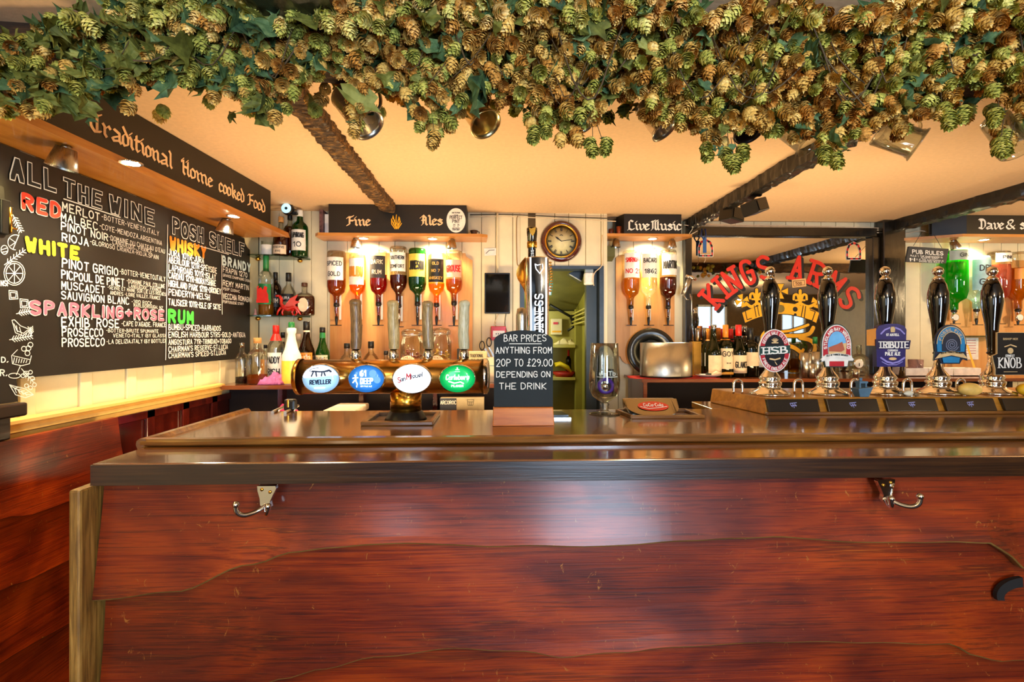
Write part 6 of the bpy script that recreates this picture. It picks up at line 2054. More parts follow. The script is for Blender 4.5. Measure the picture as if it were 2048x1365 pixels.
# folder and picture left of the sign, cup and card right of it
a, b = atY(641, 421, 2.96), atY(656, 470, 2.96)
fl = thing('file_folder', 'patterned folder standing on the shelf left of the Fine Ales sign', 'folder', ((a.x + b.x) / 2, 3.0, z_s1 + .018))
M().box(a.x, a.x + .02, 2.94, 3.07, z_s1 + .018, a.z).build('spine', plain('folder_print', '#5a3a3c', .5, var=.8, scale=60), fl, .002)
M().box(a.x + .022, b.x, 2.97, 3.07, z_s1 + .018, a.z - .02).build('sheets', m_white, fl)
q = atY(948, 456, 2.98)
cu = thing('espresso_cup', 'small brown cup standing on the shelf right of the Fine Ales sign', 'cup', (q.x, 2.98, z_s1 + .018))
M().lathe([(0, .002), (.014, .002), (.024, .03), (.0225, .03), (.013, .006), (0, .006)], (q.x, 2.98, z_s1 + .018), seg=20, capped=False).build('bowl', plain('cup_brown', '#4a2c1c', .4), cu)
M().tube([(q.x + .022, 2.98, z_s1 + .042), (q.x + .034, 2.98, z_s1 + .04), (q.x + .03, 2.98, z_s1 + .028), (q.x + .018, 2.98, z_s1 + .025)], .003, 6).build('handle', plain('cup_brown', ''), cu)
for u, mt, nm in ((1222, plain('candle_brown', '#6a2a14', .4), 'dark red'), (1238, plain('candle_copper', '#b4562a', .3, metal=.4), 'copper')):
    q = atY(u, 465, 3.14)
    tag(M().lathe([(.012, 0), (.015, .002), (.017, .035 if u == 1222 else .052), (.0, .036 if u == 1222 else .05)], (q.x, 3.14, z_s2 + .018), seg=18).build('shot_cup', mt), 'small %s cup at the left end of the Live Music shelf' % nm, 'cup', 'small cups on the Live Music shelf')
# cables along the top of the wall
cab = M()
def cable(pts, Y, r=.003, lb_=None, mt=None, nm='wall_cable'):
    m = M()
    p3 = [tuple(atY(u, v, Y)) for u, v in pts]
    m.tube([Vector(q) for q in catmull(p3, 4)], r, 6)
    return tag(m.build(nm, mt or l_cream), lb_, 'cable')
cable([(940, 430), (1000, 429), (1060, 431), (1120, 434), (1180, 436), (1232, 437)], 3.09, .0035, 'dark cable clipped along the top of the wall above the clock', plain('cable_dark', '#3a3024', .6))
cable([(940, 434), (1010, 433), (1075, 436), (1150, 439), (1232, 443)], 3.088, .003, 'cream cable running just below the dark one over the clock')
cable([(995, 426), (995, 500), (996, 545)], 3.085, .006, 'upright cream conduit above the black screen', m_cream, 'conduit')
cable([(1036, 432), (1033, 445), (1034, 520), (1038, 532), (1048, 538)], 3.085, .003, 'thin brown cable dropping to the doorway behind the stout tap', plain('cable_brown', '#8a6a40', .6))
cable([(1012, 628), (1010, 648), (1014, 665), (1020, 690)], 3.08, .002, 'black cable hanging below the black screen', m_black)
cable([(998, 628), (990, 645), (994, 655)], 3.08, .0025, 'pale cable from the screen to the alarm call point')
cable([(1205, 470), (1203, 500), (1204, 530), (1190, 545), (1186, 560), (1188, 572)], 3.08, .003, 'cream cable curling down to the white sensor box at the doorway')
for i, dv_o in enumerate((0, 3, 7)):
    cable([(1372, 448 + dv_o), (1420, 449 + dv_o * .8), (1500, 451 + dv_o), (1580, 452 + dv_o * 1.1), (1660, 454 + dv_o), (1740, 456 + dv_o * 1.3), (1795, 459 + dv_o)], 3.24, .0035, ['uppermost', 'middle', 'lowest'][i] + ' of the three pale cables along the top of the mirror', None)
cable([(1790, 462), (1810, 468), (1840, 462), (1860, 466), (1885, 472)], 3.22, .003, 'loose pale cable end above the PUB RULES sign')
cable([(1368, 450), (1385, 455), (1378, 470), (1395, 462)], 3.2, .003, 'white cable loop beside the right end of the Live Music sign')

# ================================================================== DOORWAY AND PASSAGE
m_navyp = plain('navy_door_paint', '#2c3a4a', .4, var=.2)
m_olive = plain('passage_paint', '#8f8a3c', .6, var=.12, scale=6)
m_olive2 = plain('passage_cream', '#b9b060', .6, var=.12, scale=6)
m_pceil = plain('passage_ceiling', '#6e6a38', .7, var=.25, scale=5)
df = M().box(DX1 - .028, DX1, WB - .012, WB + .10, 0, DZ).box(DX0, DX0 + .028, WB - .012, WB + .10, 0, DZ).box(DX0, DX1, WB - .008, WB + .10, DZ - .02, DZ).build('door_1', m_navyp)
struct(df)
struct(M().box(DX1 - .1, DX1 - .03, WB + .06, WB + .12, 0, DZ - .02).build('door_1_leaf_edge', plain('door_dark_green', '#20261c', .4)))
struct(M().box(DX0 - .4, DX0 - .3, WB + .1, 4.8, 0, 2.0).build('passage_wall_left', m_olive2))
struct(M().box(DX1 + .02, DX1 + .1, WB2 + .1, 4.8, 0, 2.0).build('passage_wall_right', m_olive))
struct(M().box(DX0 - .4, DX1 + .1, 4.7, 4.8, 0, 2.0).build('passage_wall_back', m_olive2))
struct(M().hexa([(DX0 - .4, WB + .1, 1.93), (DX1 + .1, WB + .1, 1.93), (DX1 + .1, 4.8, 1.50), (DX0 - .4, 4.8, 1.50)], [(DX0 - .4, WB + .1, 2.0), (DX1 + .1, WB + .1, 2.0), (DX1 + .1, 4.8, 2.0), (DX0 - .4, 4.8, 2.0)]).build('passage_ceiling', m_pceil))
light('passage_bulb', 'POINT', (DX0 - .05, 3.75, 1.55), 9, (1.0, .95, .55), size=.06)
sh_ = thing('passage_shelves', 'olive painted shelf unit seen through the doorway', 'shelf', (.45, 4.0, 0))
pa = atY(1150, 700, 4.0); pb_ = atY(1180, 700, 4.0)
M().box(pa.x, pb_.x, 3.98, 4.04, 0, 1.62).build('post', m_olive, sh_, .004)
for v, nm in ((690, 'shelf_board'), (755, 'shelf_board')):
    z = atY(1130, v, 3.98).z
    M().box(.0, pa.x, 3.97, 4.3, z - .025, z).build(nm, m_olive2, sh_, .003)
M().box(.0, pb_.x, 4.3, 4.32, 0, 1.62).build('back_panel', m_olive2, sh_)
M().box(pb_.x + .01, pb_.x + .10, 3.9, 4.3, 1.33, 1.42).box(pb_.x + .01, pb_.x + .10, 3.95, 4.3, 0, 1.30).build('side_box', m_olive, sh_, .004)
z = atY(1130, 755, 3.98).z
ba = thing('fruit_basket', 'red basket of bananas on the lower passage shelf', 'basket', (atY(1128, 745, 4.05).x, 4.05, z))
q = atY(1128, 745, 4.05)
M().lathe([(.0, 0), (.07, 0), (.10, .04), (.095, .04), (.066, .006), (0, .006)], (q.x, 4.05, z), seg=20, capped=False).build('basket', plain('basket_red', '#a8201a', .5), ba)
for i in range(3):
    tag(M().tube([(q.x - .08, 3.99 + i * .03, z + .09 + i * .01), (q.x - .04, 3.98 + i * .03, z + .11), (q.x + .02, 3.98 + i * .03, z + .08), (q.x + .05, 3.99 + i * .03, z + .04)], [.006, .019, .019, .008], 8).build('banana', plain('banana_yellow', '#d8c020', .5)), ['front', 'middle', 'rear'][i] + ' yellow banana of the bunch in the red basket in the passage', 'banana', 'bananas in the red basket')
q = atY(1137, 735, 4.15)
bottle('sauce_bottle', 'dark sauce bottle behind the bananas in the passage', 1137, 700, 755, 4.15, 11, 'wine', g_brown, None, 0, c_redcap, .3, zb=z)
z2 = atY(1130, 690, 3.98).z
cloth('folded_cloth', 'pale folded cloths piled on the upper passage shelf', (atY(1128, 680, 4.1).x, 4.08, z2), .085, .06, .07, m_cream, 6.6)
a, b = atY(1095, 640, 4.5), atY(1116, 670, 4.5)
fb = thing('fuse_box', 'cream box with a red switch and label on the passage wall', 'electrical box', ((a.x + b.x) / 2, 4.25, b.z))
M().box(a.x, b.x, 4.22, 4.3, b.z, a.z).build('case', m_cream, fb, .004)
M().box(a.x + .02, a.x + .06, 4.21, 4.222, a.z - .05, a.z - .03).build('red_switch', c_redcap, fb)
M().box(a.x + .01, b.x - .01, 4.215, 4.222, b.z + .02, b.z + .035).build('yellow_label', m_goldyellow, fb)
m = M()
for i, (v0, v1) in enumerate(((632, 612), (638, 620), (646, 630), (652, 640))):
    p, q = atY(1140, v0, 4.2), atY(1180, v1, 3.4)
    m.tube([p, q], .007, 8)
tag(m.build('pipe_run', m_olive2), 'cream pipes running along the passage ceiling line', 'pipe')
m = M()
m.tube([atY(1100, 610, 4.0), atY(1142, 634, 4.1), atY(1146, 655, 4.1), atY(1135, 662, 4.1)], .012, 8)
tag(m.build('dark_pipe', m_black), 'dark sloping pipe under the passage ceiling', 'pipe')
m = M(); q = atY(1146, 636, 4.1); m.cyl(q, q + Vector((0, -.04, 0)), .03, seg=14); q = atY(1167, 643, 4.1); m.box(q.x - .012, q.x + .012, 4.06, 4.1, q.z - .04, q.z + .03)
tag(m.build('stopcock', m_black), 'black stopcock fittings where the passage pipes meet', 'valve')
q = atY(1190, 557, 3.14)
sn = thing('sensor_box', 'white plastic sensor box at the top right of the doorway', 'sensor', q)
a, b = atY(1169, 545, 3.12), atY(1188, 570, 3.12)
M().box(a.x, b.x, 3.11, 3.16, b.z, a.z).build('cover', m_white, sn, .010)
M().box(a.x + .005, b.x - .005, 3.115, 3.15, a.z, a.z + .025).build('mount', plain('grey_plastic', '#9aa4aa', .5), sn, .002)
q = atY(1150, 548, 3.3)
bl = thing('wall_speaker', 'black wedge speaker hanging inside the top of the doorway', 'speaker', q)
a = [atY(u, v, 3.25) for u, v in ((1137, 547), (1165, 536), (1170, 540), (1163, 565))]
M().prism([tuple(p) for p in a], (0, .10, 0)).build('cabinet', plain('navy_black', '#0a0d14', .3), bl, .003)
a = [atY(u, v, 3.248) for u, v in ((1139, 549), (1163, 563))]
M().tube(a, .004, 6).build('front_trim', m_white, bl)
q = atY(1104, 575, 1.9)
tagp = thing('green_tag', 'green and white paper tag hanging beside the stout tap', 'tag', q)
a = [atY(u, v, 1.9) for u, v in ((1102, 556), (1106, 567), (1103, 591), (1094, 591), (1097, 571))]
M().prism([tuple(p) for p in a], (0, .002, 0)).build('card', plain('tag_green', '#5ab08a', .6), tagp)
a = [atY(u, v, 1.898) for u, v in ((1102, 568), (1102, 590), (1096, 590), (1098, 574))]
M().prism([tuple(p) for p in a], (0, .001, 0)).build('white_panel', m_white, tagp)
M().tube([atY(1102, 556, 1.9), atY(1099, 545, 1.80), Vector((gx + .047, gy, z2_ - .03))], .001, 5).build('string', m_black, tagp)

# ================================================================== PUB MIRROR
MY = 3.255
mi = thing('pub_mirror', 'large pub mirror lettered KINGS ARMS with a gold crown in a black frame', 'mirror', (2.0, MY, 1.16))
a, b = atY(1380, 470, MY), atY(1738, 752, MY)
zt = atY(1500, 474, MY).z
mm_, nt, b_ = newmat('mirror_silver')
b_.inputs['Metallic'].default_value = 1.0
b_.inputs['Roughness'].default_value = 0.015
nt.links.new(ramp_n(nt, noise_n(nt, coords(nt), 3, 2), [(.3, (.80, .80, .76, 1)), (.7, (.86, .86, .82, 1))]), b_.inputs['Base Color'])
M().box(a.x, b.x, MY, MY + .012, BT, zt).build('glass', mm_, mi)
m_fr = wood('black_mirror_frame', ['#0a0806', '#16120c', '#2c2416'], 'Z', 8, 4, .22, .7, .6)
M().box(a.x - .015, b.x + .03, MY - .035, MY + .012, zt, zt + .06).build('top_rail', m_fr, mi, .004)
M().box(a.x - .045, a.x, MY - .035, MY + .012, BT, CEIL - .01).build('left_rail', m_fr, mi, .004)
M().box(b.x, b.x + .05, MY - .035, MY + .012, BT, zt).build('right_rail', m_fr, mi, .004)
struct(M().box(b.x + .055, b.x + .21, MY - .06, WB2, BT, CEIL).build('post', m_fr, None, .006))
# lettering on the glass
def arcword(s, a0, a1, Rr, h, off, dx, dy, mt, nm, nb):
    cc = atY(1561, 722, MY); k = msz(1561, MY)
    m = M()
    strokes, w = text2d(s, gap=3.4, serif=1.25)
    for q in strokes:
        pts = []
        for x, y_ in q:
            an = R(a0 + (a1 - a0) * x / w)
            rr = Rr + y_ / 8 * h
            pts.append((-sin(-an) * rr + dx, cos(an) * rr + dy))
        stroke(m, pts, nb, lambda x, y_: Vector((cc.x + x * k, MY - off, cc.z + y_ * k)))
    return m.build(nm, mt, mi)
m_kred = plain('sign_red', '#d22a18', .35)
m_kblk = plain('sign_shadow_black', '#0c0a08', .4)
for s, a0, a1 in (('KINGS', -50, -7), ('ARMS', 7, 52)):
    arcword(s, a0, a1, 167, 44, .0012, 5, -4, m_kblk, 'letter_shadow', nib_round(4.3, 8))
    arcword(s, a0, a1, 167, 44, .0020, 0, 0, m_kred, 'lettering', nib_round(3.8, 8))
cc = atY(1561, 722, MY); k = msz(1561, MY)
fm = lambda off: (lambda u, v: (lambda p: Vector((p.x, MY - off, p.z)))(atY(u, v, MY)))
def pm(m, pts, off): m.add([fm(off)(u, v) for u, v in pts], [list(range(len(pts)))])
def arc_pts(u0, u1, vmid, vend, n=10):
    return [(u0 + (u1 - u0) * i / n, vmid + (vend - vmid) * (2 * i / n - 1) ** 2) for i in range(n + 1)]
crown_parts = []
band = arc_pts(1484, 1636, 612, 634) + arc_pts(1480, 1630, 627, 648)[::-1]
for off, grow, mt, nm in ((.0012, 1.6, m_kblk, 'crown_outline'), (.0020, 0, m_goldyellow, 'crown')):
    m = M()
    def G(pts):
        cx_ = sum(p[0] for p in pts) / len(pts); cy_ = sum(p[1] for p in pts) / len(pts)
        out = []
        for x_, y_ in pts:
            d = math.hypot(x_ - cx_, y_ - cy_) or 1
            out.append((x_ + (x_ - cx_) / d * grow, y_ + (y_ - cy_) / d * grow))
        return out
    bd = arc_pts(1484 - grow, 1638 + grow, 606 - grow, 626 - grow)
    lo_ = arc_pts(1490 - grow, 1632 + grow, 628 + grow, 646 + grow)
    for i in range(10):
        pm(m, [bd[i], bd[i + 1], lo_[i + 1], lo_[i]], off)
    for cx_, cy_, s, rot in ((1484, 602, 14, -18), (1561, 583, 16, 0), (1636, 604, 14, 18)):
        for q in (0, 90, 180, 270):
            a_ = R(q + rot)
            e = [(cx_, cy_), (cx_ + s * cos(a_ - .42), cy_ + s * sin(a_ - .42)), (cx_ + s * cos(a_ + .42), cy_ + s * sin(a_ + .42))]
            pm(m, G(e), off)
    for cx_, cy_ in ((1513, 592), (1600, 594)):
        stroke(m, [(cx_, cy_ + 12), (cx_, cy_ - 12)], nib_round(3.2 + grow, 8), fm(off))
        for s in (-1, 1):
            stroke(m, catmull([(cx_ + 2 * s, cy_ + 8), (cx_ + 6 * s, cy_ - 4), (cx_ + 12 * s, cy_ - 3), (cx_ + 13 * s, cy_ + 5)], 3), nib_round(2.4 + grow, 8), fm(off))
        stroke(m, [(cx_ - 9, cy_ + 7), (cx_ + 9, cy_ + 7)], nib_round(1.8 + grow, 8), fm(off))
    for a_, b_2 in ((1492, 1513), (1513, 1561), (1561, 1600), (1600, 1632)):
        mid = (a_ + b_2) / 2
        stroke(m, catmull([(a_, 607), (mid, 614), (b_2, 607)], 4), nib_round(3.0 + grow, 8), fm(off))
    # beast below the crown
    for pts, w_ in (([(1520, 682), (1526, 668), (1536, 660), (1548, 668), (1562, 664), (1580, 662), (1606, 654), (1616, 650)], 2.6), ([(1522, 690), (1540, 676), (1566, 672), (1596, 672), (1618, 668), (1626, 656)], 4),
                    ([(1524, 700), (1530, 690), (1524, 676)], 3.4), ([(1600, 676), (1622, 682), (1630, 696), (1624, 712)], 4), ([(1560, 690), (1584, 694), (1600, 704)], 4), ([(1606, 700), (1600, 716), (1610, 726)], 3)):
        stroke(m, catmull(pts, 3), nib_round(w_ + grow, 8), fm(off))
    m.build(nm, mt, mi)
m = M()
for pts in ([(1500, 618), (1490, 622), (1494, 640), (1503, 637)], [(1508, 612), (1512, 634)], [(1514, 611), (1518, 632)], [(1606, 612), (1602, 634)], [(1611, 613), (1608, 636)], [(1620, 620), (1630, 624), (1624, 642), (1614, 639)]):
    stroke(m, pts, nib_round(.9), fm(.0026))
pm(m, elp(5, 5, 12, 1590, 619), .0026); pm(m, elp(3, 3, 12, 1590, 630), .0026)
m.build('crown_lines', m_kblk, mi)
m = M(); pm(m, elp(9, 8, 16, 1560, 618), .0026); m.build('crown_jewel', plain('jewel_bronze', '#7a6a2c', .4), mi)
# window-shaped stickers and a banknote
for cx_, cy_, nm in ((1411, 497, 'left'), (1707, 503, 'right')):
    t = thing('arch_sticker', 'small red and black arched sticker in the upper %s corner of the mirror' % nm, 'sticker', atY(cx_, cy_, MY - .002))
    path = [(cx_ - 13, cy_ + 15), (cx_ - 13, cy_ - 2), (cx_ - 9, cy_ - 12), (cx_, cy_ - 17), (cx_ + 9, cy_ - 12), (cx_ + 13, cy_ - 2), (cx_ + 13, cy_ + 15), (cx_ - 13, cy_ + 15)]
    m = M(); stroke(m, path, nib_round(2.6), fm(.0012)); m.build('white_edge', m_white, t)
    mr, mb = M(), M()
    i = 0
    for (x0_, y0_), (x1_, y1_) in zip(path, path[1:]):
        n_ = max(1, int(math.hypot(x1_ - x0_, y1_ - y0_) / 5))
        for j in range(n_):
            a_, b_2 = (j + .12) / n_, (j + .88) / n_
            stroke(mr if i % 2 else mb, [(x0_ + (x1_ - x0_) * a_, y0_ + (y1_ - y0_) * a_), (x0_ + (x1_ - x0_) * b_2, y0_ + (y1_ - y0_) * b_2)], nib_flat(1.6, 1.6, 0), fm(.0020))
            i += 1
    mr.build('red_dashes', m_kred, t); mb.build('black_dashes', m_kblk, t)
t = thing('toy_banknote', 'small cream 500 play banknote stuck on the mirror above the crown', 'banknote', atY(1597, 566, MY - .002))
m = M(); m.prism([fm(.002)(u, v) for u, v in ((1583, 560), (1611, 557), (1612, 573), (1584, 576))], (0, -.001, 0)); m.build('note', plain('note_cream', '#e0b070', .6), t)
m = M(); text(m, '500', fm(.0036)(1591, 570), (1, 0, .03), (0, 0, 1), 5 * k, 12 * k, nib=nib_round(.6 * k)); stroke(m, [(1586, 563), (1608, 561), (1609, 570), (1587, 573), (1586, 563)], nib_round(.5), fm(.0036)); m.build('print', plain('note_ink', '#6a3a20', .6), t)
# key lanyard hanging over the corner
q = atY(1410, 470, 3.19)
ky = thing('key_lanyard', 'blue key lanyard hanging over the top left corner of the mirror', 'lanyard', q)
M().tube([atY(1404, 458, 3.2), atY(1402, 470, 3.2), atY(1407, 480, 3.2), atY(1412, 470, 3.2), atY(1410, 458, 3.2)], .005, 8).build('cord', plain('cord_navy', '#1c2a5a', .6), ky)
a = [atY(u, v, 3.198) for u, v in ((1406, 475), (1413, 475), (1413, 506), (1406, 506))]
M().prism([tuple(p) for p in a], (0, .004, 0)).build('strap', plain('strap_blue', '#2a5c9c', .6), ky, .001)
M().tube([atY(1410, 506, 3.2), atY(1411, 520, 3.2), atY(1408, 526, 3.2)], .0015, 5).build('string', l_cream, ky)
# microphone-like silver torch at the left rail
q = atY(1375, 565, 3.17)
tc = thing('bar_grater', 'angled silver bar tool with a chrome end hanging on the left mirror rail', 'bar tool', q)
M().tube([atY(1366, 590, 3.17), atY(1372, 575, 3.17), atY(1380, 558, 3.17)], [.014, .016, .018], 14).build('barrel', m_steel, tc)
M().tube([atY(1372, 552, 3.17), atY(1384, 556, 3.17), atY(1392, 560, 3.17)], [.010, .014, .006], 10).build('head', m_chrome, tc)
M().tube([atY(1368, 592, 3.17), atY(1374, 600, 3.17), atY(1382, 600, 3.17), atY(1380, 588, 3.17)], .003, 6).build('chain', m_chrome, tc)

# ================================================================== RIGHT COUNTER
q0, q1 = atY(1286, 752, 3.0), atY(1390, 752, 3.0)
rd = (q1.x - q0.x) / 2
dx = (q0.x + q1.x) / 2
DY = 3.055
dm = thing('steel_drum', 'wide brushed steel ice drum on the right back counter', 'container', (dx, DY, BT))
zt = atY(1338, 686, 3.0).z
M().lathe([(rd, .010), (rd, zt - BT), (rd - .004, zt - BT), (rd - .004, .012)], (dx, DY, BT), seg=44, capped=False, sy=.68).build('drum_wall', metal('drum_steel', '#c4c2ba', .30, .15), dm)
M().lathe([(rd * 1.0, .002), (rd * 1.01, .012), (0, .012)], (dx, DY, BT), seg=44, sy=.68).build('black_base', m_black, dm)
q = atY(1302, 706, 3.2)
ds = thing('black_disc_lid', 'round black rubber lid leaning behind the steel drum', 'lid', (q.x, 3.2, BT))
rr_ = 48 * msz(1302, 3.18)
ax_ = Vector((-.15, -1, .12))
M().lathe([(rr_ * .5, .0), (rr_ * .52, .008), (rr_ * .8, .014), (rr_ * .96, .016), (rr_, .006), (rr_, -.004), (rr_ * .5, -.006), (rr_ * .5, 0)], (q.x, 3.195, BT + rr_ * .99), ax_, 44, capped=False).build('rim', plain('black_rubber', '#0b1012', .28, coat=.3), ds)
M().lathe([(rr_ * .51, .0), (0, .0)], (q.x, 3.195, BT + rr_ * .99), ax_, 36).build('centre', plain('rubber_centre', '#10140f', .4), ds)
carton('gold_carton', 'tall gold bottle carton right of the steel drum', 1388, 1403, 684, 752, 3.12, .08, plain('gold_card', '#b48428', .35), z=BT)
# wine bottles
wb_list = [
    (1385, 668, 3.22, 22, None, c_blackcap, .2, 'grey'), (1396, 660, 3.17, 24, g_olive, m_steel, .28, 'grey-capsuled wine bottle at the left of the wine row'),
    (1409, 656, 3.20, 24, g_olive, m_steel, .30, 'second grey-capsuled wine bottle in the wine row'),
    (1418, 658, 3.10, 26, g_olive, c_org, .22, 'orange-capsuled wine bottle third in the row'), (1427, 650, 3.05, 30, g_olive, m_silver, .05, 'broad wine bottle with a stopper and a wide cream label, front of the row'),
    (1436, 656, 3.19, 26, g_dgreen, c_org, .25, 'orange-capsuled wine bottle standing behind the middle of the row'), (1444, 658, 3.22, 24, g_dgreen, c_redcap, .2, 'red-capsuled bottle at the back of the wine row'),
    (1451, 650, 3.06, 28, g_olive, c_org, .26, 'orange-capsuled front wine bottle labelled GOY'), (1461, 658, 3.17, 28, g_dgreen, c_redcap, .24, 'dark wine bottle with a red and black capsule'),
    (1477, 650, 3.06, 30, g_dgreen, c_redcap, .24, 'dark front wine bottle with a red band and a low white label'), (1489, 652, 3.18, 24, g_olive, m_silver, .2, 'slim bottle with a silver top behind the dark front one'),
    (1500, 656, 3.10, 32, g_dgreen, c_blackcap, .28, 'broad black-capped wine bottle with a cream label beside the first pump'), (1515, 672, 3.16, 28, g_dgreen, c_blackcap, .2, 'wine bottle largely hidden behind the first pump')]
for i, (u, vt, Y, w, gm, cp, ch, lb_) in enumerate(wb_list[1:]):
    low = i in (7, 8, 9, 11)
    bottle('wine_bottle', lb_, u, vt, 752, Y, w, 'burg' if i in (3, 7, 8) else 'wine', gm, None, 0, cp, ch, l_cream if i in (1, 3, 6, 9, 10, 8) else l_white,
           (.08, .42) if i in (1, 3, 8) else (.16, .55) if i == 6 else (.22, .5), {6: ['GOY', '-'], 8: ['GLANCE']}.get(i), BT, 'wine bottles in front of the mirror', neck=(c_blackcap if i == 8 else cp, .03))
# saucer and brush
q = atY(1420, 748, 3.0)
pl_ = thing('saucer', 'white oval dish on the counter right of the steel drum', 'dish', (q.x, 3.02, BT))
M().lathe([(0, .002), (.05, .002), (.085, .014), (.084, .016), (.05, .006), (0, .006)], (q.x, 3.02, BT + .004), seg=28, capped=False, sy=.6).build('dish', m_white, pl_)
q = atY(1452, 743, 2.99)
br_ = thing('bar_brush', 'small brush with a yellow wooden handle lying on the white dish', 'brush', (q.x, 2.99, BT + .02))
M().tube([(q.x - .03, 2.99, BT + .026), (q.x + .0, 2.99, BT + .028), (q.x + .045, 2.99, BT + .028)], [.007, .010, .009], 10).build('handle', plain('brush_wood', '#d8a03c', .5), br_)
M().tube([(q.x - .09, 2.99, BT + .022), (q.x - .06, 2.99, BT + .03), (q.x - .03, 2.99, BT + .026)], [.006, .016, .008], 10).build('bristles', l_cream, br_)
# steel cups and cocktail measures behind the pumps
for i, (u, vt, w, Y, nm) in enumerate(((1612, 706, 20, 3.0, 'tall steel cocktail tin behind the first two pumps'), (1633, 704, 26, 3.05, 'large steel cocktail tin behind the second pump'), (1625, 728, 16, 2.96, 'short steel measure in front of the tins'), (1712, 739, 14, 2.98, 'small steel measure right of the red badge'))):
    q = atY(u, 752, Y); k = msz(u, Y); h = atY(u, vt, Y).z - BT
    tag(M().lathe([(0, .002), (w * k * .4, .002), (w * k * .5, h), (w * k * .48, h), (w * k * .38, .006), (0, .006)], (q.x, Y, BT), seg=22, capped=False).build('steel_cup', m_steel), nm, 'cup')
bottle('spirit_bottle', 'clear bottle with a green neck behind the cocktail tins', 1630, 674, 752, 3.14, 22, 'std', m_glass, l_yellow, .4, c_grncap, .18, c_org, (.1, .4), None, BT)
bottle('decanter', 'small square decanter with a round white dial behind the red badge', 1718, 690, 752, 3.12, 34, 'squat', m_glass, l_clear, .3, m_glass, .25, None, (0, 0), None, BT)
q = atY(1721, 728, 3.02)
dl = thing('kitchen_timer', 'round white dial standing against the small decanter', 'timer', (q.x, 3.03, q.z - .04))
M().lathe([(.032, 0), (.033, .006), (.028, .008)], (q.x, 3.04, q.z), (0, -1, 0), 24).build('rim', m_chrome, dl)
M().lathe([(.028, .0085), (0, .009)], (q.x, 3.04, q.z), (0, -1, 0), 24, capped=False).build('face', m_white, dl)
M().box(q.x - .002, q.x + .002, 3.028, 3.030, q.z - .016, q.z + .004).build('needle', m_black, dl)
m = M()
rr = random.Random(9)
for i in range(26):
    a_ = rr.random() * 6.28
    q = atY(1660, 700, 3.1)
    p0 = Vector((q.x, 3.1, BT + .14))
    p1 = p0 + Vector((cos(a_) * .06 * rr.random() + .01, sin(a_) * .04, .03 + rr.random() * .08))
    m.tube([p0, p1], .001, 4)
    s = Vector((rr.uniform(-.02, .02), -.004, rr.uniform(-.01, .02)))
    m.add([p1, p1 + s, p1 + s * 1.6 + Vector((0, 0, -.012)), p1 + Vector((s.x * .4, 0, -.016))], [(0, 1, 2, 3)])
mn = thing('mint_sprigs', 'glass of green mint sprigs between the first and second pumps', 'plant', (q.x, 3.1, BT))
lf = m.build('leaves', plain('mint_green', '#5a8a2a', .6, var=.3), mn); lf['kind'] = 'stuff'
M().lathe([(0, .002), (.03, .002), (.036, .14), (.034, .14), (.028, .006), (0, .006)], (q.x, 3.1, BT), seg=20, capped=False).build('glass_pot', m_glass, mn)
# white trays and jars at the right
for i, (u0, u1, nm) in enumerate(((1812, 1856, 'white ceramic tray behind the purple badge'), (1858, 1906, 'white ceramic tray, middle of the three behind the blue badge'), (1908, 1962, 'white ceramic tray, right of the three behind the blue badge'))):
    a, b = atY(u0, 752, 3.05), atY(u1, 752, 3.05); z = atY(u0, 737, 3.05).z
    m = M(); m.box(a.x, b.x, 3.05, 3.058, BT, z); m.box(a.x, b.x, 3.15, 3.158, BT, z); m.box(a.x, a.x + .008, 3.058, 3.15, BT, z); m.box(b.x - .008, b.x, 3.058, 3.15, BT, z); m.box(a.x, b.x, 3.05, 3.158, BT, BT + .006)
    tag(m.build('serving_tray', m_white), nm, 'tray', 'white trays on the right counter')
q = atY(1826, 738, 3.12)
tag(M().lathe([(0, .0), (.038, .0), (.042, .10), (.040, .10), (.036, .006), (0, .006)], (q.x, 3.10, BT + .008), seg=22, capped=False).build('plastic_tub', glass('pinkish_plastic', '#f0d8d8', 1, .12, .2)), 'clear plastic tub standing in the left white tray', 'tub')
q = atY(1804, 750, 3.0)
bf = thing('bronze_feet', 'dark bronze figure base standing behind the purple badge', 'ornament', (q.x, 3.0, BT))
M().lathe([(.03, 0), (.032, .006), (.018, .010), (.012, .05), (.014, .10), (.0, .12)], (q.x, 3.0, BT), seg=18).build('base', plain('dark_bronze', '#3a2c1a', .3, metal=.8), bf)
# price list frame behind right pumps
a, b = atY(1942, 676, 3.2), atY(1968, 720, 3.2)
pf = thing('paper_list', 'white printed sheet pinned on the right optic board', 'paper', ((a.x + b.x) / 2, 3.24, b.z))
M().box(a.x - .02, b.x, 3.238, 3.242, b.z, a.z).build('sheet', m_white, pf)
for i in range(6):
    M().box(a.x - .01, b.x - .02, 3.2365, 3.2375, a.z - .02 - i * .018, a.z - .017 - i * .018).build('text_line', c_red, pf)
M().hexa([atY(1932, 690, 3.18), atY(1936, 690, 3.18), atY(1952, 738, 3.14), atY(1947, 738, 3.14)], [atY(1932, 690, 3.19), atY(1936, 690, 3.19), atY(1952, 738, 3.15), atY(1947, 738, 3.15)]).build('yellow_ruler', m_goldyellow, tag(thing('yellow_ruler', 'yellow stick leaning beside the blue badge', 'stick', atY(1947, 738, 3.14))))
ls = thing('lit_shelf', 'thin glass shelf glowing under the right optics', 'shelf', atY(1990, 672, 3.2))
a = atY(1925, 672, 3.15)
M().box(a.x, 3.45, 3.14, 3.25, a.z - .006, a.z).build('glass_plate', m_glassgreen, ls)

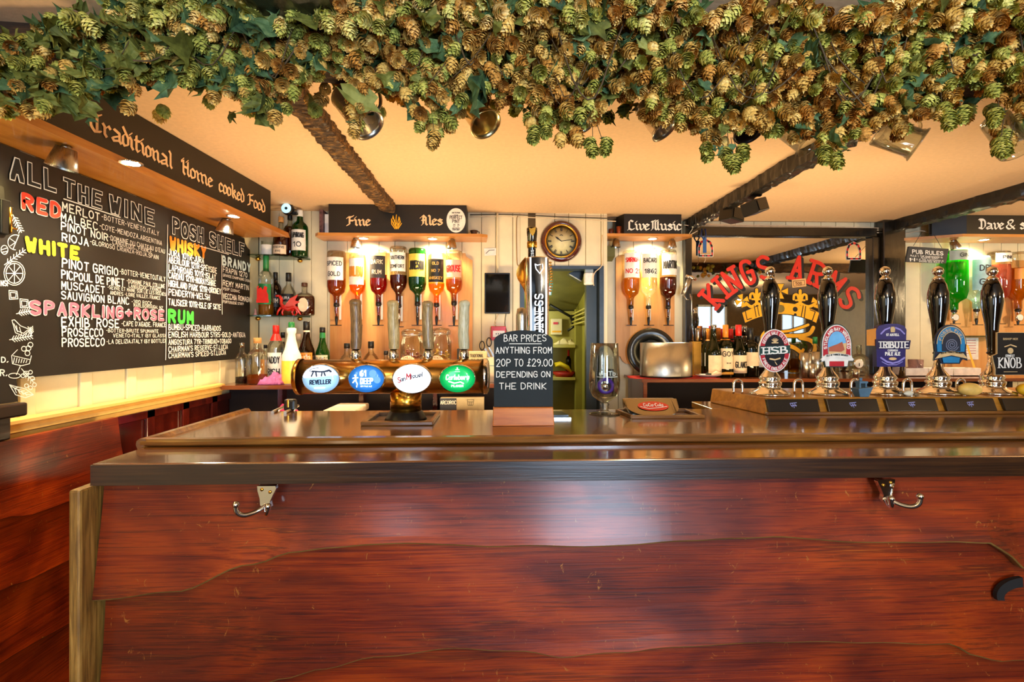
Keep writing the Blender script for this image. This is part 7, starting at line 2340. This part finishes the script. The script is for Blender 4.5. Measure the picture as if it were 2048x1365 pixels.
# PUB RULES sign on string
a = [atY(u, v, 3.0) for u, v in ((1818, 493), (1898, 498), (1892, 527), (1812, 524))]
pr_ = thing('pub_rules_sign', 'small hanging chalk-grey sign headed PUB RULES', 'sign', a[3])
M().prism([tuple(p) for p in a], (0, .012, 0)).build('board', plain('rules_slate', '#2b2f34', .5), pr_, .001)
X_ = (a[1] - a[0]); xd = X_.normalized(); up = (a[0] - a[3]).normalized(); k = msz(1850, 3.0)
m = M()
for s, u, v, h, w in (('PUB RULES', 1825, 507, 7, 63), ('RULE 1. THE BARTENDER IS', 1821, 513, 3, 66), ('ALWAYS RIGHT', 1842, 517, 2.6, 36), ('RULE 2. IF THE BARTENDER IS', 1819, 519.5, 2.6, 70), ('WRONG SEE RULE 1.', 1838, 524, 2.8, 48)):
    p = atY(u, v, 2.9985)
    text(m, s, p, xd, (0, 0, 1), h * k, w * k, nib=nib_round(h * k * (.12 if h > 5 else .1)))
for s in (1821, 1829):
    p = atY(s, 522, 2.9985); text(m, 'I', p, xd, (0, 0, 1), 5 * k, .001, nib=nib_round(1.2 * k))
m.build('lettering', m_white, pr_)
M().tube([atY(1827, 492, 3.0), atY(1843, 465, 3.02), atY(1858, 470, 3.02)], .0015, 5).tube([atY(1884, 497, 3.0), atY(1868, 470, 3.02), atY(1858, 470, 3.02)], .0015, 5).tube([atY(1858, 470, 3.02), Vector((atY(1858, 470, 3.02).x, 3.02, CEIL))], .0015, 5).build('string', m_black, pr_)

# spotlights on the second ceiling beam
for (u, v, ux, vx, nm) in ((1465, 430, 1, 0, 'left of the two black spotlights hanging from the diagonal beam'), (1511, 414, 1, .4, 'right of the two black spotlights hanging from the diagonal beam')):
    Y = 2.72 if u < 1500 else 2.45; q = atY(u, v, Y); k = msz(u, Y) * 1.1
    t = thing('black_spotlight', nm, 'lamp', q)
    T = Matrix.Translation(q) @ Matrix.Rotation(R(-18 if ux and vx else 6), 4, 'Y') @ Matrix.Rotation(R(25), 4, 'Z')
    M(T).box(-17 * k, 17 * k, -.04, .05, -12 * k, 12 * k).build('lamp_box', m_black, t, .005)
    M(T).box(-13 * k, 13 * k, -.044, -.04, -9 * k, 9 * k).build('front_glass', plain('lamp_glass_dark', '#15120e', .15), t)
    M().cyl(q + Vector((.02, .02, .02)), (q.x + .03, q.y + .02, 2.105), .008).build('stem', m_black, t)

# ================================================================== TANKARDS AND GLASSES ON THE BEAM
def hanging(name, label, pts, rpx, Y0, Y1, mt, inner, lip=1.15, handle=True, cat='tankard'):
    """pts: picture positions of base centre and rim centre; the vessel hangs mouth down and outwards"""
    a, b = atY(pts[0][0], pts[0][1], Y0 + .02), atY(pts[1][0], pts[1][1], Y1)
    ax = (b - a); L_ = ax.length
    k = msz(pts[1][0], Y1)
    r = rpx * k
    t = thing(name, label, cat, a)
    M().lathe([(0, 0), (r * .80, 0), (r * .86, .004), (r * .84, L_ * .1), (r * .84, L_ * .86), (r * .9, L_ * .9), (r * .88, L_ * .93), (r * 1.0, L_ * .97), (r * 1.0, L_), (r * .93, L_), (r * .80, L_ * .9), (r * .78, .006), (0, .006)], a, ax, 34, capped=False).build('body', mt, t)
    if handle:
        d = ax.normalized(); s = d.cross(Vector((0, 1, 0))).normalized()
        if s.z < 0: s = -s
        M().tube([Vector(q) for q in catmull([tuple(a + ax * .15 + s * r * .85), tuple(a + ax * .1 + s * r * 1.5), tuple(a + ax * .45 + s * r * 1.7), tuple(a + ax * .75 + s * r * 1.3), tuple(a + ax * .82 + s * r * .85)], 4)], .005, 8).build('handle', mt, t)
    M().cyl(a + Vector((.0, .0, .02)), (a.x + .01, min(a.y, 1.34), 2.11), .002, seg=6).build('hook', m_steel, t)
    return t


m_tank = metal('tankard_pewter', '#cfc8b8', .26)
hanging('tankard', 'pewter tankard hanging mouth down, leftmost under the hops', ((688, 190), (737, 252)), 35, 1.38, 1.37, m_tank, None)
hanging('tankard', 'brassy tankard hanging mouth down, second from the left under the hops', ((930, 190), (972, 250)), 33, 1.42, 1.38, metal('brassy_pewter', '#dcc890', .24), None)
hanging('tankard', 'pewter tankard nearly hidden in the hops, third from the left', ((1140, 195), (1165, 250)), 27, 1.38, 1.37, m_tank, None)
hanging('tankard', 'dull metal tankard tucked in the hops near the middle', ((1290, 210), (1330, 262)), 28, 1.38, 1.37, m_tank, None)
hanging('tankard', 'dark wooden tankard hanging in the hops right of the middle', ((1468, 215), (1500, 262)), 32, 1.42, 1.38, plain('tankard_dark', '#2a1410', .4), None)
hanging('glass_tankard', 'clear beer glass hanging sideways near the second ceiling beam', ((1560, 245), (1620, 290)), 28, 1.40, 1.36, m_glass, None, cat='glass')
hanging('glass_tankard', 'clear glass mug hanging sideways against the ceiling at the right', ((1755, 262), (1838, 290)), 33, 1.45, 1.42, m_glass, None, cat='glass')
hanging('glass_tankard', 'bright clear glass hanging at the right edge under the hops', ((1990, 240), (2035, 300)), 30, 1.42, 1.38, m_glass, None, cat='glass')

# ================================================================== HOP GARLAND
gar = thing('hop_garland', 'long garland of dried hop cones and leaves wound along the ceiling beam', 'garland', (0.2, 1.15, 1.9))
GL = root_loc(gar)


def hopmat(name, stops):
    m, nt, b = newmat(name)
    tc = nt.nodes.new('ShaderNodeTexCoord')
    oi = nt.nodes.new('ShaderNodeObjectInfo')
    f = noise_n(nt, coords(nt), 55, 3, .6)
    ad = nt.nodes.new('ShaderNodeMath'); ad.operation = 'MULTIPLY_ADD'; ad.inputs[1].default_value = .30; nt.links.new(oi.outputs['Random'], ad.inputs[0])
    s2 = nt.nodes.new('ShaderNodeMath'); s2.operation = 'SUBTRACT'; s2.inputs[1].default_value = .15; nt.links.new(f, s2.inputs[0]); nt.links.new(s2.outputs[0], ad.inputs[2])
    col = ramp_n(nt, ad.outputs[0], stops)
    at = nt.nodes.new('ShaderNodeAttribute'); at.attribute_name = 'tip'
    col = mixc(nt, 1.0, col, ramp_n(nt, at.outputs['Fac'], [(0, (.55, .48, .36, 1)), (.6, (1.1, 1.06, .95, 1)), (1, (1.6, 1.55, 1.4, 1))]), 'MULTIPLY') if 'leaf' not in name else col  # bract bases painted darker to stand in for shadow; tips pale
    nt.links.new(col, b.inputs['Base Color'])
    b.inputs['Roughness'].default_value = .65
    b.inputs['Specular IOR Level'].default_value = .25
    b.inputs['Subsurface Weight'].default_value = 0
    return m


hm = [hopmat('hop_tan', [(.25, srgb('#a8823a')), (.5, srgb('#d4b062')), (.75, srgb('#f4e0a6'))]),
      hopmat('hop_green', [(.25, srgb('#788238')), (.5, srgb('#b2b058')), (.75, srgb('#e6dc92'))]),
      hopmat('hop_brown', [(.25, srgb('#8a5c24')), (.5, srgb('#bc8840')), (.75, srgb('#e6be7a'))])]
lm_ = [hopmat('hop_leaf_green', [(.25, srgb('#2a3f28')), (.5, srgb('#4d6a42')), (.75, srgb('#7c9060'))]),
       hopmat('hop_leaf_olive', [(.25, srgb('#4a4c1c')), (.5, srgb('#737632')), (.75, srgb('#9a9a52'))])]


def cone_geo(seed):
    rr = random.Random(seed)
    vs, fs = [], []
    Lc, Rc = .036, .0125
    rows = 7
    for j in range(rows):
        t = j / (rows - 1)
        z = -Lc * (.04 + .80 * t)
        rad = Rc * (.55 + .75 * sin(pi * min(1, t * .85 + .15)) ** .8) * (1 - .35 * t)
        n = 6 if j < 5 else 4
        for i in range(n):
            a = 2 * pi * (i + .5 * (j % 2)) / n + rr.uniform(-.15, .15)
            w = .95 * rad * sin(pi / n) * 1.45 + .0016
            out = rad * rr.uniform(.95, 1.18)
            c_, s_ = cos(a), sin(a)
            ln = .0115 * rr.uniform(.9, 1.15)
            def P(r_, side, zz): return (c_ * r_ - s_ * side, s_ * r_ + c_ * side, zz)
            b = len(vs)
            vs += [P(out * .35, 0, z + .004), P(out * .90, w, z - ln * .42), P(out * 1.16, 0, z - ln * .45), P(out * .90, -w, z - ln * .42), P(out * 1.30 + .0016, 0, z - ln * 1.12)]
            fs += [(b, b + 1, b + 2), (b, b + 2, b + 3), (b + 1, b + 4, b + 2), (b + 2, b + 4, b + 3)]
    return vs, fs


def leaf_geo(seed):
    rr = random.Random(seed * 7 + 1)
    S = .034
    out = [(0, 0), (.35, -.12), (.75, .10), (.62, .32), (.98, .55), (.55, .62), (.42, .80), (.22, 1.02), (0, 1.45), (-.22, 1.02), (-.42, .80), (-.55, .62), (-.98, .55), (-.62, .32), (-.75, .10), (-.35, -.12)]
    mid = [(0, .1), (0, .4), (0, .75), (0, 1.1)]
    cu, tw, f_ = rr.uniform(.5, 1.7), rr.uniform(-.7, .7), rr.uniform(-.8, .8)
    def D3(x, y):
        z = -abs(x) ** 1.5 * cu * .55 + sin(y * 3 + seed) * .16 + f_ * x * y * .5 + .08 * sin(x * 9 + seed * 2)
        yy = y - (y * y) * .12
        a = tw * y
        return (S * (x * cos(a) - z * sin(a)) * (1 - .22 * cu * .5), S * (x * sin(a) + z * cos(a)) - S * .35 * cu * (y / 1.4) ** 2, -S * yy)
    vs = [D3(x, y) for x, y in out] + [D3(x, y) for x, y in mid]
    n = len(out)
    near = [0, 0, 0, 1, 1, 2, 2, 3, 3, 3, 2, 2, 1, 1, 0, 0]
    fs = []
    for i in range(n):
        j = (i + 1) % n
        a, b = n + near[i], n + near[j]
        fs.append((i, j, b))
        if a != b:
            fs.append((i, b, a))
    return vs, fs


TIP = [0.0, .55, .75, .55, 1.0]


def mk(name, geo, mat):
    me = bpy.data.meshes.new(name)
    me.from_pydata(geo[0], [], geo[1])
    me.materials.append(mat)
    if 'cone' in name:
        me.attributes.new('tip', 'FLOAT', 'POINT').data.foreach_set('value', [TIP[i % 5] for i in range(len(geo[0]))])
    me.update()
    return me


cones = [cone_geo(i) for i in range(5)]
leaves = [leaf_geo(i) for i in range(7)]
cone_me = [[mk('hop_cone', g, m) for g in cones] for m in hm]
leaf_me = [[mk('hop_leaf', g, m) for g in leaves] for m in lm_]

LOW = [(-80, 225), (0, 225), (100, 232), (165, 240), (190, 205), (235, 195), (290, 168), (350, 172), (440, 188), (500, 222), (545, 250), (580, 205), (640, 150), (696, 148), (702, 250), (720, 272), (728, 190), (752, 185), (800, 200), (845, 262), (880, 268), (928, 215), (950, 190), (990, 195),
       (1040, 232), (1085, 278), (1150, 285), (1185, 262), (1215, 215), (1245, 200), (1290, 230), (1340, 250), (1400, 275), (1450, 295), (1510, 262), (1560, 275), (1600, 262), (1650, 300), (1685, 320), (1720, 275), (1790, 238), (1850, 240), (1885, 232), (1905, 195),
       (1950, 175), (2000, 190), (2030, 235), (2100, 250)]
TOP = [(-80, 70), (0, 72), (60, 80), (90, 45), (170, 30), (260, 20), (300, 0), (350, -20), (520, -30), (1370, -30), (1400, 14), (1460, 20), (1500, 0), (1600, -6), (1650, 22), (1740, 26), (1790, 0), (1850, -30), (2100, -20)]


def lerp(p, x):
    for (a, b), (c, d) in zip(p, p[1:]):
        if a <= x <= c:
            return b + (d - b) * (x - a) / (c - a)
    return p[-1][1]


rh = random.Random(21)
items = []   # (kind, pos, quat, scale, matidx, variant)


def rotrand(lean=.5):
    d = Vector((rh.gauss(0, lean), rh.gauss(0, lean) - .35, -1)).normalized()
    q = Vector((0, 0, -1)).rotation_difference(d)
    from mathutils import Quaternion
    return q @ Quaternion((0, 0, 1), rh.random() * 6.28)


def place(kind, u, v, Y, scl=1.0, lean=.5, mi=None):
    p = atY(u, v, Y)
    if p.z > CEIL - .004: return
    if kind == 'leaf':
        from mathutils import Quaternion
        d = Vector((rh.gauss(0, .7), rh.gauss(0, .4) - .3, -1)).normalized()
        q = Vector((0, 0, -1)).rotation_difference(d) @ Quaternion((0, 0, 1), rh.gauss(0, 1.0))
    else:
        q = rotrand(lean)
    items.append((kind, p, q, scl, mi if mi is not None else 0, rh.randrange(7 if kind == 'leaf' else 5)))


def density(u):
    """share of cones among the pieces"""
    return .35 if u < 300 else .55 if u < 560 else .78 if u < 1100 else .86


N = 3500
cnt = 0
while cnt < N:
    u = rh.uniform(-60, 2110)
    lo, hi = lerp(LOW, u), lerp(TOP, u)
    if u < 300 and rh.random() < .45: continue
    t = rh.random()
    v = hi + (lo - hi) * t
    edge = min(1, (lo - v) / 60)
    if edge < .25 and rh.random() < .35: continue
    # front surface bulges towards the room, lower parts hang under the beam
    Y = 1.09 + .05 * abs(t - .45) + rh.uniform(0, .085) + (.05 * max(0, t - .6))
    if v < 55: Y = 1.05 + rh.uniform(0, .05)
    if rh.random() < density(u):
        mi = rh.choices([0, 1, 2], [.50, .28, .22] if u > 650 else [.3, .5, .2])[0]
        place('cone', u, v - 12, Y, rh.uniform(.60, .90), .55, mi)
    else:
        place('leaf', u, v - 10, Y, rh.uniform(.5, 1.3) if rh.random() < .965 else 1.8, mi=rh.choices([0, 1], [.65, .35] if u > 330 else [.25, .75])[0])
    cnt += 1
# backing foliage so the mass is not see-through, close to the beam
for i in range(520):
    u = rh.uniform(200, 2110)
    lo, hi = lerp(LOW, u), lerp(TOP, u)
    v = hi + (lo - hi) * rh.random() * .85
    place('leaf', u, v, 1.225 + rh.uniform(0, .02), rh.uniform(.8, 1.4), mi=rh.choice([0, 0, 1]))
# far side of the beam, sparser
for i in range(260):
    X = rh.uniform(-1.0, 2.9)
    items.append((('cone' if rh.random() < .7 else 'leaf'), Vector((X, 1.38 + rh.uniform(0, .07), 2.02 + rh.uniform(.03, .14))), rotrand(.6), rh.uniform(.8, 1.1), rh.randrange(2), rh.randrange(5)))
# tassels hanging below
TAS = [((1185, 262), (1180, 318)), ((1190, 262), (1213, 318)), ((1412, 280), (1412, 330)), ((1455, 285), (1452, 340)), ((1462, 300), (1467, 352)), ((1465, 300), (1485, 332)), ((1640, 300), (1650, 335)), ((1655, 310), (1668, 345)), ((865, 262), (868, 305)),
       ((545, 235), (548, 250)), ((258, 180), (262, 232)), ((425, 180), (428, 212)), ((1880, 190), (1882, 250)), ((1915, 190), (1920, 255)), ((1895, 215), (1893, 265)), ((2000, 200), (1985, 262)), ((2010, 240), (1990, 320)), ((2030, 270), (2000, 322)), ((720, 240), (712, 280)), ((1090, 250), (1090, 285)), ((1065, 250), (1065, 295))]
vm = M()
for (a, b) in TAS:
    Y = 1.14
    vm.tube([atY(a[0], a[1] - 25, Y), atY((a[0] + b[0]) / 2 + 3, (a[1] + b[1]) / 2 - 10, Y), atY(b[0], b[1] - 22, Y)], .0009, 5)
    for q in range(2 if b[0] > 600 else 1):
        place('cone', b[0] + rh.uniform(-3, 3), b[1] - 28 + q * -14, Y + rh.uniform(-.01, .01), rh.uniform(.75, .9), .12, 1 if b[0] > 1000 else 0)
    place('leaf', b[0] + rh.uniform(-14, 14), b[1] - 38, Y, .6, mi=0)
# loose cones covering the tankards' upper parts
for (u0, v0) in ((712, 228), (905, 235), (1140, 230), (1300, 230), (1480, 240), (1590, 262), (1780, 250), (1800, 262), (1990, 250), (2010, 285)):
    for q in range(4):
        place('cone', u0 + rh.uniform(-18, 18), v0 + rh.uniform(-18, 10), 1.20 + rh.uniform(-.03, .03), rh.uniform(.7, .9), .3, rh.choice([0, 0, 2, 1]))
# winding stems
vines = []
for i in range(22):
    u = rh.uniform(-60, 2000)
    L_ = rh.uniform(120, 420)
    pts = []
    for q in range(7):
        uu = u + L_ * q / 6
        lo, hi = lerp(LOW, max(-80, min(2099, uu))), lerp(TOP, max(-80, min(2099, uu)))
        vv = hi + (lo - hi) * (.35 + .35 * sin(q * 1.3 + i) + rh.uniform(-.1, .1))
        p = atY(uu, vv, 1.09 + rh.uniform(-.012, .03))
        if p.z > CEIL - .01: p.z = CEIL - .01
        pts.append(tuple(p))
    m = M()
    m.tube([Vector(q) for q in catmull(pts, 3)], rh.uniform(.0010, .0022), 5)
    m.build('vine_stem', plain('vine_brown', '#4d3c24', .7, var=.3), gar)
vm.build('tassel_stems', plain('vine_brown', ''), gar)['kind'] = 'stuff'

front = lambda it: it[1].y
cl_ = sorted([i for i in items if i[0] == 'cone'], key=front)
lf_ = sorted([i for i in items if i[0] == 'leaf'], key=lambda i: i[1].y - .03 * i[3])
for lst, me_, nm, lim in ((cl_, cone_me, 'hop_cone', 295), (lf_, leaf_me, 'leaf', 290)):
    for it in lst[:lim]:
        o = bpy.data.objects.new(nm, me_[it[4]][it[5]])
        o.parent = gar
        o.location = it[1] - GL
        o.rotation_mode = 'QUATERNION'
        o.rotation_quaternion = it[2]
        o.scale = (it[3],) * 3
        COL.objects.link(o)


def merged(name, lst, geos, mats):
    vs, fs, mi = [], [], []
    for it in lst:
        g = geos[it[5]]
        Mx = Matrix.LocRotScale(it[1] - GL, it[2], Vector((it[3],) * 3))
        n = len(vs)
        vs += [Mx @ Vector(p) for p in g[0]]
        fs += [tuple(i + n for i in f) for f in g[1]]
        mi += [it[4]] * len(g[1])
    me = bpy.data.meshes.new(name)
    me.from_pydata(vs, [], fs)
    for m in mats: me.materials.append(m)
    me.polygons.foreach_set('material_index', mi)
    if 'cone' in name:
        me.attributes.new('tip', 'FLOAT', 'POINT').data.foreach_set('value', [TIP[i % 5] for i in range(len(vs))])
    me.update()
    o = bpy.data.objects.new(name, me)
    o.parent = gar
    o['kind'] = 'stuff'
    COL.objects.link(o)


merged('hop_cones_behind', cl_[295:], cones, hm)
merged('leaves_behind', lf_[290:], leaves, lm_)
